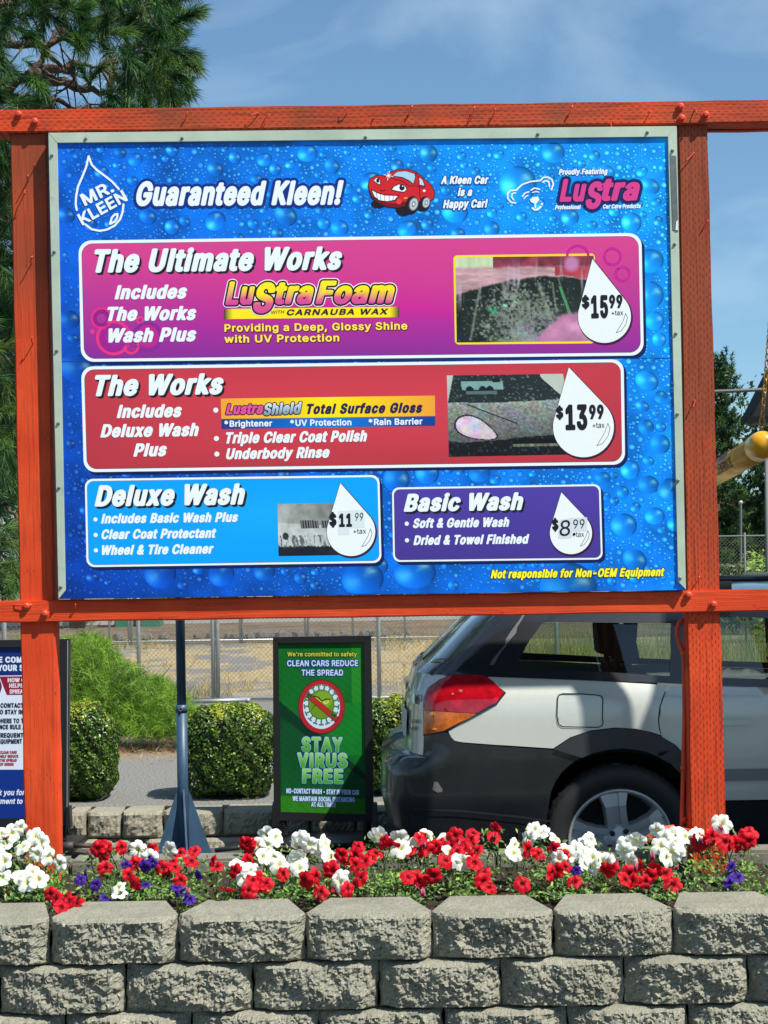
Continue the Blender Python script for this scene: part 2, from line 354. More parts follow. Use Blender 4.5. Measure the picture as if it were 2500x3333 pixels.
# ------------------------------------------------------------------ timber frame
DP, DBm, DB = 6.314, 6.293, 6.27      # post face, beam face, board face
tf = empty('timber_frame', W(1250, 2880, DP), 'orange painted timber post and beam frame holding the menu board', 'sign frame')
def wobble(o, amp, ax):
    bm = bmesh.new(); bm.from_mesh(o.data)
    bmesh.ops.subdivide_edges(bm, edges=[e for e in bm.edges if e.calc_length() > .5], cuts=40)
    for v in bm.verts:
        t = v.co[ax] * 6
        k = amp * (math.sin(t * 1.7 + v.co.y * 30) + .6 * math.sin(t * 4.1 + v.co.x * 9) + .4 * rnd.uniform(-1, 1))
        if ax == 2: v.co.x += k
        else: v.co.z += k
    bm.to_mesh(o.data); bm.free(); return o
def beam(name, q, D, dp, mt, ax):
    b = MB(); b.slab(q, D, dp); return wobble(b.build(name, mt, tf, bevel=.005), .0009, ax)
lp = beam('post', [(84, 2885), (193, 2885), (152, 424), (32, 424)], DP, .09, M['timber_left'], 2)
rp_ = beam('post', [(2252, 2885), (2369, 2885), (2303, 402), (2207, 402)], DP, .09, M['timber_right'], 2)
tb = beam('beam', [(-330, 435), (3080, 392), (3080, 317), (-330, 360)], DBm, .085, M['timber_beam'], 0)
lb = beam('beam', [(-330, 2032), (3080, 1981), (3080, 1909), (-330, 1961)], DBm, .085, M['timber_low'], 0)
beam('post', [(3000, 2885), (3117, 2885), (3060, 390), (2962, 390)], DP, .09, M['timber_right'], 2)
beam('beam', [(-330, 452), (3080, 416), (3080, 334), (-330, 372)], DP + .092, .04, M['timber_beam'], 0)
def bolt(px, py, D, par, r=.012, hexa=6):
    o = W(px, py, D); m = MB(); m.lathe([(r * 1.5, .002), (r * 1.5, -.002), (r * 1.05, -.002), (r, -.014), (r * .5, -.018), (.0001, -.018)], (o.x, o.y, o.z), 'y', 10)
    return m.build('bolt', M['orange'], par, smooth=False)
for x, y in ((62, 373), (115, 397), (2214, 348), (2218, 386), (2296, 375)): bolt(x, y, DBm, tb)
for x, y in ((88, 1972), (148, 1997), (2240, 1936), (2321, 1967)): bolt(x, y, DBm, lb, .0125)
def nail(px, py, D, dx, dz, par, out=.02, bend=.02):
    a = W(px, py, D); m = MB(); b = a + Vector((dx * .3, -out * .7, dz * .3)); c = a + Vector((dx, -out, dz))
    m.tube([a + Vector((0, .004, 0)), b, c, c + Vector((dx * .3, bend * .3, dz * .2))], .0022, 5); m.build('nail', M['orange'], par)
for x, y, dx, dz in ((605, 388, .006, .02), (845, 368, -.03, -.012), (858, 395, .02, .02), (1330, 378, .012, .03), (1535, 385, .01, .035), (1604, 382, .008, .025), (1850, 378, .012, .03), (1985, 400, .004, -.02),
                     (1130, 372, -.01, .02), (1210, 388, .04, -.006), (2105, 385, .01, .02), (2262, 355, .002, -.02)): nail(x, y, DBm, dx, dz, tb)
for x, y, dx, dz in ((2262, 495, -.035, -.035), (2262, 1300, -.01, -.03), (2290, 740, .012, .02), (2268, 1895, .006, .02)): nail(x, y, DP, dx, dz, rp_)
for x, y, dx, dz in ((92, 590, .006, .012), (113, 547, .005, .004), (85, 620, .004, -.02), (102, 860, .01, .02), (108, 1120, .003, .02)): nail(x, y, DP, dx, dz, lp, .04)
nail(246, 1985, DBm, .003, .02, lb); nail(40, 1969, DBm, .06, 0, lb, .012)
cd = MB()
cd.tube([W(x, y, 6.385) for x, y in ((2226, 2018), (2212, 2024), (2204, 2042), (2203, 2068), (2210, 2092), (2221, 2118), (2226, 2150), (2228, 2320), (2224, 2500), (2219, 2690), (2218, 2760))], .0085, 8)
for y in (2125, 2500, 2668): cd.tube([W(2225, y - 8, 6.383), W(2225, y + 8, 6.383)], .0125, 8)
cd.build('conduit', M['orange'], tf, smooth=True)
bk = MB(); bk.slab([(2150, 2745), (2250, 2745), (2250, 2700), (2150, 2694)], 6.30, .07); bk.tube([W(2105, 2736, 6.25), W(2135, 2712, 6.25), W(2160, 2700, 6.27), W(2195, 2688, 6.28)], [.016, .016, .014, .006], 8)
bk.build('base_bracket', M['orange'], tf, bevel=.006)
# ---- letter outlines, two characters for each number
_AL="".join(chr(c) for c in range(35,127) if chr(c) not in "\\'\"")
_AV={c:i for i,c in enumerate(_AL)}
def decode(s):
    i=0; out={}; B=len(_AL)
    def rd():
        nonlocal i
        v=_AV[s[i]]*B+_AV[s[i+1]]-400; i+=2; return v
    while i<len(s):
        ch=s[i]; i+=1; adv=rd()/1000; loops=[]
        for _ in range(rd()):
            n=rd(); loops.append([(rd()/1000,rd()/1000) for _ in range(n)])
        out[ch]=(adv,loops)
    return out
FONTS = {
  'C': "!*=(N(])8($)R($)i(0){(G**(e**)*){)I)i)a)R)l)7)l({)`(j)I(a).(`(j(i(I({(1(Y(~)s)D)o)e)r)s)|)|*3*#..)v.E)`.P)$.O(o.E(f.3(h*7(n*$$,&(M)))}&9*N&8*e&G*l&Y*m(&+-(5+C(G+d(u+s)B+y)p+t*T+b+,+@+T*l+u*n,@+$,:+R,:+a,>+n,I+t,^+l->+^-c+I.%+1.>*m.P*l.~*g/0*[/;*I/A*$/@)s/;)j/2)d.~)c.P)<.4(z-l(g->(_,g(b,0(n+c)2+5)c*l)c*B)a*<)N*D(w*D(a*:(U)~(^)B(l(u)$(T)A(9)b(&)e&P)n&B&,((O(x)p&~*F($*t(9*}(/+0()+p(),((5,1(K,.(Y+c)K+v*>+y*y+t+/+g+=+T+B+&+A*k+3*c+B+++u+=,I+C-&+:-Y+*-~*m.>*O.O*0.U)k.R)I.B)/.&(y-`(o-5(o,Y(w,0)0+T(c*p(W*K(S*&(X)B(c(~(p(b)&(J)=(6)T(*(S)})E)r)P)j)g)j*&)p*:*9)P*0)G(O*+,h*&,u*+-/'*D(M(X).+Y)c+Y)r+c)|+u*%.1)v.G)c.P)&.O(u.F(k.5(o+z(v+h*,+(M(v)}*T*N*S*a*Z*n*l*p+,+0+,+E+9+[+u+Z,&+T,5+5,P+S,n+Z,~+Y-5+I-c+A-o+3-x*p-y*p.0*j.?*_.K*N.Q*%.P)o.H)e.9)a-v)E-y)2-l(v-,(},p)A,P)%,9(w,&(x+p)-+B)6+5)A+-)N+*)a+/)g*g)o*]+,+(M(k)z(L*S(K*h(U*s(l*s)z+X)~+f*-+n*>+n*~+f+7+O+D*x+D*s+G*q,Y*f,l*S,t*%,t)k,j)a,U)`+G)]+D(}+B(l+5(e*~(e*>(n*,)%){)_)z)a(h)k(U,*8(M(X(p%g)F%g)U%p)_%~*&)9){)N)i)[)))](r)Q(j)B(U&,([%u-,+(M([)E*1+(*0+:*5+E*?+K*Q+K+6+G+C+:+Q+(+V)L+V);+Q)2+H),+:)+*Q)2*?.*8(M(])6($)P($)j(3){(I*)(j*().)w)N)c)d)L)m)5)l(z)`(h)I(^)*(^(e(h(H(z(10,+(N(l**&~*K&}*p(.+0(B+I(c+])0+j)^+r*5+w*~+v+g+p,T+e-,+U-Y+A-~+&.?*b.Q*=.W)t.R)X.D)>.,),-l(t->(h,l([+T(]*l(c*&(n)K(|(~)4(Y)L(>)g(,(^*9)I**)^)y*0)r*l)q+K)u,0)},^*0-%*=-1*L,y*Y,K*a+l*b+,*_*P*U)u*F)P*=)H1,+(M(i)-()+O((+d(2+m(D+n))+g)?+O)L+%)M+$..*y.B*g.O*&.Q)p.J(}-M(u-;(t,I(},2)0,()B,%)T,.)g,B)j,;)h)M)+)K(w)@(o).(o(D(y(32,+(M(u)$()+L((+c(2+l(D+m).+b)D+L)O*P)O*M)R+.*[+P+D+b+{+h,R+b-7+L-o+,.;*t.I*Y.T*(.V)h.N)P.A).-w(p-;(i,r(h,I(p,7(~,,)Y,*)o,2){,D*&,w*5-1*C-/*K-$*S,[*O,7*?+i(h).(g(D(q(33,+(M(|)}&~*V($*r(/+-(=+P(g+i)G+o*5+c*y+H+R+5+g*s+~+b-P+`.9+V.H+D.P)-.P(u.G(k.5(j-K(n->(v-3)--**%-&)G+u)F+0)M*|)Z*p*6*l*H*c*U*G*X)~*U)g*M)S*?)I*2)H*#)O)x)Y)o*&)b*9)Q*?(v*?(d*5(Z*&(])P(m(y)-(N)Q(14,+(N(o*T()+/((+E(4+O(I+Q)7+a)9+o)@+y)M+|)[+y*I+j*Z+P*`+O*e+O+{+K,2+8,C*f,F*`,I+;.)+9.7+2.D+%.M*s.Q*A.P*3.J**.@(V*7(W)R(_)D(j)<(x)8*9)7*;(D*E(2(O*%*_*8+:*9*`5,+(M)&*$&~*E&}*[(&*s(0+.(A+Q(p+h)T+n*,+l*c+b+9+P+g+7,/*u,G*W,S*.,T**,Y*.-)+@-++N-0+W-9+_-K+^.5+S.G+@.P)@.Q)+.G({.5(i+>(l+,(s*})$*t)W*k)l*p**+,*<+.*G*~*Q*g*W*0*M)^*A)K*7)H*.)M*$)Y)w*&)j*8)W*>(|*<(n*4(e)~(g)P(v(y)4(P)W(16,+(N(n*)&~*G&}*_(%*u(1+1(B+D(Y+T(u+i)^+k*Y+d+&+W+K+G+h+5+~*z,4*Z,B+A.&+A.5+;.B+1.K*~.P*C.O*5.H*,.>)*+u(u+B(j*l(f*>(h)l(q)>(~(v):(P)P(9)l(*(X*5)I**)Y*#)l){*B*)*l*5*|*>*~*H*u*R*^*W*&*J)T*>)G7,+(M(`):())y()*.(2*7(@+n-D+m.7+b.G+T.O)+.Q(s.I(g.7(e-I(j-;(t-1)+-**G-)(|(R(|(D)&(78,+(O(s*&&~*D&|*e(&+$(3+@(H+U(c+f)&+p)K+t)p+s*>+l*c+^+,+I+K+[+p+f,>+h,p+`-G+M-p+2.7*n.M*D.W*).V)i.O)R.B);..))-p(v-P(j,l(q,&(|+c).+K(q*~(b*K(_)p(f)>(x(l)7(I)[(.(Z*.)J)~)T)x)c)v*5*)*V*2*^*@*`*M*V*Y*B*^*,*])l*V)Y*K)K*;)G(V*7,**),>*$,c*--&*;-2*D-/*M,~*R,T*I,3*@,*9,+(N(n)O()*1((*>(-*H(7+K*[+^+7+i+e+m,7+k,e+d-2+U-[+D-{+,.;*l.M*P.V*1.W)u.R)_.H)G.8)3-{(~-`(j,w(f,M(h+w(o+R({+.)1*l)C*V)Y*E)x*7)6(R)6(D)<(7(X*:+V*/+`*%+r){,D*&,r*0-)*:-2*D-.*O,w*W,D*P+n*E+[A,<(N(a(b())D())Z(7){)]*j)[+*(@+;(,+I((,$(),6(2,?(@,?(V*~.7*w.E*e.P){.O)n.G)d.7(H(R(M(8(O*;+)*D+L*K+)B,-(O(f(~()*R((+$(2+@(@+X(V+k(r+w):,#)r+{*R+m+$+U+I+h+n+p,2+s,e+n-2+b-[+N-|+2.;*j.L*E.Q)*.Q(r.I(e.7(d(I(k(7(U)|)P)|*Z*R*Y*a*J*i*2*i)r*c)[*[)S*R)P(T)|,%)|-)*N-(*W,x*],e*],I*W,7*I,&C,O(M)/*B&~*f&}++(*+H(9+c(P+{(p,2)9,?)c,G*5,B*K,/*Z+S*]+F*Z+3*G+))y*x)a*k)R*X)K*J)M*=)U*/)g*#)~)t*G)o*l)o+g)},P*.,l*<,~*J-,*X-.*o,~+&,c+4,0+=,$+I+y,/+y,=,&,F,9,C,^,8-0,)-T+o-v+V.5+=.G*}.R*].W*8.T)o.G)O.0)2-g(w->(f,g([,0(W+T(W*p(_*5(l)Y(~),)9(c)X(A)x(-D,J(N(c(~()*E()*e(.+.(=+I(Q+f(r+|)@,1)n,=*[,@+R,9,@,,,w+u-I+V-w+3.:*e.K*<.Q)*.Q(r.I(e.7(d(I(k(7(Y)|)P)z-$)|-**@-)*R-#*a,u*n,b*x,I+)+e+)*n*w*.*d)e*I)RE+q(M(o(~()+E((+W(1+b(@+d).+`);+S)I+@)O*$)O)z)R)|*X+7*Y+I*b+U*r+W+`+S+n+I+y+7,%*$,%)z,))|-*+@-*+R-0+^-;+c-M+b.2+Y.D+I.O)*.Q(s.J(g.;(d..(d(I(k(7F+k(M(g(~())a(*)p(2)x(@)|*P+3*R+E*Z+O*i+P+[+B+r+.+y)z+{)|-)+@-*+N-/+[-;+a-M+`.2+W.D+I.N)*.Q(s.J(g.;(d..(d(I(k(7G,V(M)3*B&~*f&}+/(++O(<+k(V,&(y,:)K,E)y,J*P,J+B,E+P,8+^,%+c*X+b*F+W*<+G*=*T*F*E*S*=+/*;+,)~*t)Y*f)N*X)K*J)M*=)V*%)y)v*>)p*c)o+g)},P*.,l*<,~*S-.*k-%+$,c+4,0+=,$+J+y,/+z,A,,,H,>,C,c,8-0,%-X+o-u+X.3+=.F*}.R*].W*8.U)n.G)J.,)1-g(w->(f,g([,0(W+T(W*p(_*5(l)Y(~),)9(c)X(A)x(-H,T(M(n(~())a(*)p(2)x(@)|*]+%*[+%(I+1(2+E((+w((,-(.,9(;,=(M,=..,7.@,*.L+w.Q+E.P+4.I+).;+%..+$,)){,))z..)w.;)n.H)[.P)*.Q(s.J(g.;(d..(d(I(k(7I*6(M(Y(~())a(*)s(6)z(I)z..)w.;)n.H)W.Q(y.M(i.@(d..(d(I(k(7J+c(M(m)j&~*=(#*h(9*}(M+2(g+D)>+K*&+K.0+A.E+/.P*O.O*?.G*5.5*4)~*1)c*+)P)})H)q)T)j)p)i*K)c*Y)X*d)F*j(o*i(]*_(R*K(V)K(_),(l(g(}(L)8(7)O(*K,4(M(m(~())[(()j(.)v(;)z(M)z*2*$*>*w(>+$(1+7()+s((,&(.,4(;,7(I,4([*p+[,5-{,7..,4.;+}.M+7.Q*|.H)|,g)z..)s.C)[.P)*.Q(s.J(g.;(d..(d(I(k(7L+a(M(`(~()+<((+P(2+Z(I+Z)2+T)@+J)I+7)O*$)O)z)R)z..)w.;)n.H)W.Q(y.M(i.@(d..(d(I(k(7M-@(M(t(~())[())j(/)s(8)y(I)y)R)|)`*?(@*H(2*R(++.((+E(4+N(D+j)Y+n)I+n(I+w(4,3((,a((,s(.-$(;-)(M-)..,~.@,s.K,a.Q+|.P+n.L+b.@*s+5*+.@)w.M)e.Q)$.P(s.J(i.@(d..(d(I(k(7N,X(M(i(~())a())p(2)y(@)|*w+$(@+-(2+@()+|((,1(.,=(;,A(M,A..,;.@,..L+w.Q+E.O+3.D+,.7+*+Z)y.D)e.P)*.Q(s.J(g.;(d..(d(I(k(7O,_(N(m*B&~*f&}+0(,+S(B+r(c,/)0,D)l,O*G,S+&,R+g,I,T,;-,,&-Y+i-~+F.A*}.R*X.W*8.T)o.G)O./)2-g(w->(g,g([,0(W+P(X*l(_*5(l)Y(~),)9(c)X(A)x(-(a*S)K*F)O*:)Y*#)~)r*T)m+>)r,&*$,Y*8,z*F-**S-.*b-+*o,}++,Y+9,&+>+>+9*T++)z*o)V*b)MP,%(N(d(~())[(()s(6)z(I)|*-*a*1+3*E+X*n+p+I+x+w+y,M+t,{+h-M+W-n+A..+*.@*e.L*E.Q)*.Q(r.I(e.7(d(I(k(7(U)|+U){-)*I-)*X,w*a,[*c,2*]+n*V+`*L+VQ,_(P(o+E&T,+&T,9&^,C&p,A(*+|(p,?)X,O*F,T+=,N,4,9-0,&-X+i-}+J.>+/.M*f.V*F.W)x.K)T.4)4-j(w-=(c,X(Y+y(W+&([*F(g)k(v)=)0(p)J(M)f(7*/(&*S&|*}(&+2&b(O*4)`*0)g*4)g(P*/)g*#)}*%*)*2)k(`)}*()s*O)n*})n+X)t,0*$,X*4,t*F-**]--*k-%*{,p+5,9+>+K+8*O+4*N*x*[*=*Z*/*R*&*FR,)(N(k(~())[(()j(.)v(;)z(M)z*7*$*:*0*7*j(@*s(2+.((+e((+w(/,((@,)(V+D*[+b+)+s+Z+z,@+u-$+h-R+R-w+3.;*n.J*I.P)*.Q(r.I(e.7(d(I(k(7(T)|+c){-)*N-(*Y,w*b,[*c,7*[+r*N+dS,&(M):*$&|*E&z*j(%+*(3+E(H+X(a+i)$+u)N+y)s+x*@+r*a+e+$+S+@+.+c*1,3*$,<)w,I)u,a)y,w**-+*7-0*E-/*R-$*Y,s*b,N*j,D*w,<+[,<+j,E+t,W+s,w+j-E+N-|+9.7*|.H*e.R*E.W*$.V)e.N)I.?)3.+({-n(l-N(c-.(_,e(e+|(q+[)&+@)@+&)V*s*R*G*b*3*c)s*[)[*N)M*<)G**)K)x)W)p)j)k*.)b*<)W*B(s*D(a*:(V**(V)j(^)@(i(|(z([)3(E)I(4)a((T,)(M(c)w()*](**j(3*s(D*t-$*x-*+a-*+o-0+z-;,#-M+~.2+v.D+f.O(s.Q(`.I(S.7(Q-I(]-4(s-*)]-))](I)f(5U,T(M(o*<&|*s(#+3(-+I(;+a(P+t(j,3)N,=*8,=./,3.E+|.P+@.O+0.E+(.8+$*3*z)s*p)]*c)N*R)J*@)M*3)Y*%)s)|*3)y.8)q.E)a.O)..Q(s.J(e.7(d*A(n)N)%(x)F(J)n(-V,<(M(b)~()*e()*v(2+#(@,@.$,@.2,;.@,).N+D.P+5.I++.;*D+*)Z.@)R.I)D.P(i.Q(U.I(I.7(H.$)e(D)n(4W-e(M(x)`()*D()*R(.*_(;+)*W+.*P+O(D+U(7+e(++w((,M(),[(.,e(7,l(I-j.)-e.?-V.L-I.P,r.Q,e.L,V.?,.+s+g.2+b.@+V.K+D.Q*i.P*[.K*P.@*J.2*)+z*$+z)_.2)Y.@)J.M)7.Q(e.P(V.J(M.@(H.2(H.$)E(D)O(2X,9(M(q(c())E(()Z(2*A)g*~(;+/(.+A((+x((,,(.,8(;,<(I,9([+(+D,4-{,6..,3.;+|.M+o.Q+<.Q+%.G*x.;*E,~*A,})j.;)].K)J.Q(o.P(^.I(S.<(P..(R-{)^+D(J(V(I(I(L(;(W(/Y,7(M(d)~()*`()*p(2*y(@*|*e,;.$,;.2,6.@+{.P+@.Q+(.D*D,`*@,_)b.;)W.I)D.P(e.P(R.F(I.7(I-{)c*e)d(I)k(7Z+}(M(i(r()+O((+b(-+p(;+t(I+t).+p);+f)G+S)O*4)O*0)R+p-M+q.2+k.B+].M+O.Q(x.Q(f.J(Z.;(V..(W-I([-;(f-0(x-**=-)(X))(X(D(b(4a+^(O(j)Z&|*$&|*I(-*[((+.()+A(3+K(I+K+E+C,$+3,N*x,j*V-$*2-.)r--)[-()D,y)/,j(k,@(W+e(Z+R(e+F)8+.(m*e(W*<(P)[(X(|(f([({(?);(+(U)n)D)f)R)i)m)w)v*2){*6)w*6)n*-)R){)E(S)i+;)h+@)s+[){+d*.+e*4+W*6+Eb+t(N(i*,&|*R&}*s(.+4(E+N(l+`)<+j)s+n*f+h+E+_+o+Q,8+@,T+*,n*j-$*R-,*7-.)u-*)t./)j.E)R.Q(|.P(i.E(_./(`(E(j(3(|())R(()e(.(Z*7)E*+)N){)j)s*W)v+%)|+E*,+]*7+e*C+]*N+E*U+%*X*W*O)j*D)Nc+b(M)$)x&|*9&{*T(%*k(0+&(A+:(W+I(s+])W+W)j+K)x*p*1*a*/*R*%*A)S*5)E*&)H)v)])k*/)i*f)r+A*&+a*0+e*9+a*B+S*O+/*X+%*g*{*y*}+H+3+T+>+[+N+W+j+M,/+0,_*b,~*4-.)t-,)T,|)=,l)&,S(r,8(d+o(Y+E(S*s(S*8(X)f(c)<(q(s))(S)>(<)Z(*d+t(N(i)r&|*=&}*^(/*p((+F()+W(3+b(E+b./+X.D+F.O*k.P*W.E*M./*M-**0-.)p--)X-%)B,s(y,I(j,*(_+a(U+*(S*E(X)f(e)3(y(a)4(B)O(-(Z*+)E)z)S)p)o)i*a)l+*)t+J*%+a*0+e*=+W*F+=*M*N*J*%*C)a*7)Je+g(O(p)z&|*B&|*b()+%(<+=(V+R(|+^)N+Z)]+O)j+1)x+F)z+T*%+_*3+b*A+[+J+R+s+D,<+0,[*r,s*T-(*4-.)p-,)T,|)=,m)&,S(p,3(b+j(S*o(S*8(X)f(c)<(q(s))(S)B(9)^()(T*0)D*&)H)y)S)o)j)n)x*U)x*B)M*9)E(Q)p+@)|+]*0+e*=+W*E+Af*c(M(q)0())l(*){(2*((@**+`*P+h*[+r*a,$*b,`*],r*G-(*,-)**-2*,-=*G-<*U-D*]-M*j.@*Z.V*5.f)c.c)L.W):.H)).2(w-n(q-)(_-)(P,~(F,r(A,e(A,)(D+w(U+f(q+`(q(I(z(4g+u(O(l)u%G*O%I*~%^+7%p+F&*+[&^+c(B+c,c+X,x+F-(*p-)*X,}*=-,)}-.)b-))O,|)5,g({,K(g+~([+T(S*Y(Z)^(s(u)&(])<(G(g&y(_&l(_&Y(p&0)0%i)O%R(S*&&k)u&u)k(,*K(1*I&~*A&p*4&j(Z*&)S)v)c)n)~)i*l)t+L)~+^*0+e*<+Y*G+>*M*u*M*G*I)~*A)c*4)Rh+k(M(m(y())W())i(2)r(@)t+.)|+R*.+d*3+d*:+[*C+;*C(M*G(;*R(/*a()+7((+M(2+X(I+X+;+T+i+K,2+7,[*q,{*E-.)v-))r.7)f.I)R.Q(t.M(e.@(_..(_(I(f(7i*+(M(h(y())P(()^(+)m(7)t(I)t,`)l,w)Y-))j-7)t-I){-`){-w)u.7)g.L)T.Z)>.a)$.[(l.K(].2(W-r(_-I(j-7(y-)(g,w(_,`(_(I(g(6k+X(M(k(y())R(()j(3)t(I)t).)w)6*F(;*W(,*e((+I(*+[(7+b(I+_([*V*n+U,M+Z,[+W,n+N,{+<-)*R-%*D,w)u,7)s.2)j.F)R.Q(t.M(e.@(_..(_(I(f(7l*/(M(X({())^(*)o(7)v(I)v..)k.F)T.Q(v.M(f.@(a..(a(I(g(7m-4(M({(y())W())i(2)r(@)t+7)y+R**+e*2+[*5+I*6(M*=(7*R()+*((+<(/+H(@+J+;+O+V+[+e+d+[+h+D+j(@+w(/,.((,a(),v(7,}(M,z+i,r,2,e,R,T,i,@,{,$--+a-0+@-(*w,n*X-)*7-0)|--)e,~)R-)(|-)(n,~(e,t(_,`(_(I(f(7n+k(M(l(y())W())i(2)r(@)t+.)|+R*.+d*3+d*:+[*C+;*F(@*R(/*j((+@(*+M(2+V(@+X+2+S+n+H,;+7,[*|,t*a-(*3-.)e,|)R-))$-)(n,~(b,n(_,`(_(I(f(7o+o(N(m)x&|*=&|*^()*y(9+3(N+E(j+V)8+a)a+g*3+h*f+c+A+W+o+I,8+1,]*t,s*X-&*9-.)t-,)X,~)=,l)&,S(r,8(d+o(Y+E(S*s(S*8(X)f(c)<(q(s))(S)>(<)Z(*([*+)E)z)S)q)j)j*3)i*])s+E)~+]*0+e*=+]*I+A*P*x*R*J*N)|*E)]*9)Hp+t(N(j(y%O)R%M)j%X)t%o)t&})w($*7&{*R&}*j()+$(7+H(b+W)%+c)J+l*%+n*f+i+A+_+o+L,A+7,a*w,y*W-+*.--)e,|)R-)(|-)(j,z(a,k(_%o(f%](X*7)E*+)O)|)f)s*S){+A*,+]*7+e*C+]*O+A*X*S*N)f*D)Oq+t(N(j*h%O+F%O+W%X+a%k+b,f+X,x+F-(*p-)*X,}*=-,)y-.)X-%)=,o)$,S(k,.(^+^(U++(S*S(V)t(^)J(k(}({(])5(A)O(-)k&}*0&{*K(%*N%k*W%X(Z*+)E)y)S)q)k)j*4)i*])r+F)}+^*0+e*<+X*F+=*M*O*J*%*C)b*7)Jr*f(M(b(y())W())i(2)r(@)v+D**+_*I+]*U+`*e+m*k+{*j,n*a,~*R-,**-.)e-#)N-)(|-)(j,z(`,i(_(I(f(7s+N(O(s)g&|*(&{*C($*_(0*u(A+,(V+9(o+B)/+G)N+E*%+7*N*z*p*P+/*_+0+,+>+<+J+C+a+8,3+(,T*l,o*L-&*,-.)l--)U-&),,i(i,<([+a(^+/(k*a(~*C)C**(h)q(Z)f(S)N([)%(l(])((?)C(,(T)u)D)j)S)`)s)c)w**)j*1)b*-)J*()E(T*:+7)z+B)r+J)r+])x+f*(+f*5+D*>+8t*Q(M(s)a($)~(#*>(+*O(7*W(I*L)9*:)I)~)K){)R){+[)~+b*>+f*N+w*Q,**Q,e*L,s*C,}*5-()}-*){-e)q-|)_.*),.+(u.#(i-n(e-*(P,~(D,n(A,*(J+n(U+f(f+a(g+[(g)E(o(n({(R)2(<)G(-u+k(M(k)i(#*3($*R(0*e((+<()+M(2+V(?+X,`+R,t+@-&*a-(*O,{*F,m*C){*<)Z*.)I*$)K)|)Q)t)r)q,m)j,y)[-&)$-)(k,{(a,j(_)r(f)6(s(i)+(H)E(2v+^(M(c)d()*E()*U(2*_(@+b,[+],r+I-&*j-)*[-$*Q,w*J,i**+4*$+3)`,i)W,x)@-)(j-)(W,~(K,n(I,V)J(D)R(4w,t(M(q)T()*2()*G(7*M(D*`)J*s(D+#(0+6((+d((+r(+,$(7,+(D,u,[,r,p,d-#,Q-),#-)+i,y+`,i+M+j+=,i+6,w+)-%*H-)*2,y*),i)r+j)b,i)U,{)D-)(m-)(Z,~(P,r(K,[):(D)D(3x+W(M(q(e())C(()U(.)b(;)~)$*B(;*P(-*_((+:((+H(.+T(;+X(I+W(V*c*V+S,V+R,n+C-#+5-)*_-)*L-#*?,r*(,9)~,7)f,r)U-%)G-)(l-((_,}(T,r(O,e(R,R)A*[(L(V(J(I(N(;(Y(/y+^(M(j).%L)W%N)w%^*6%z*I&H+b,Z+^,q+I-&*j-)*[-$*Q,v*J,h**+4*$+3)`,h)U,z)@-)(j-)(W,~(J,m(I,U)H(L)<&t(|&s(j&d([%z(]%m(e%^(s%Sz+X(M(f(r()+,((+<(.+H(;+L(I+L).+B)C+,)N*9)N*6)R+G,$+G,i+@,w+5-$*~-)(~-)(l,~(_,n([,$(f+i(y+_)o+[(Y))(X(D(c(3 *8(L",
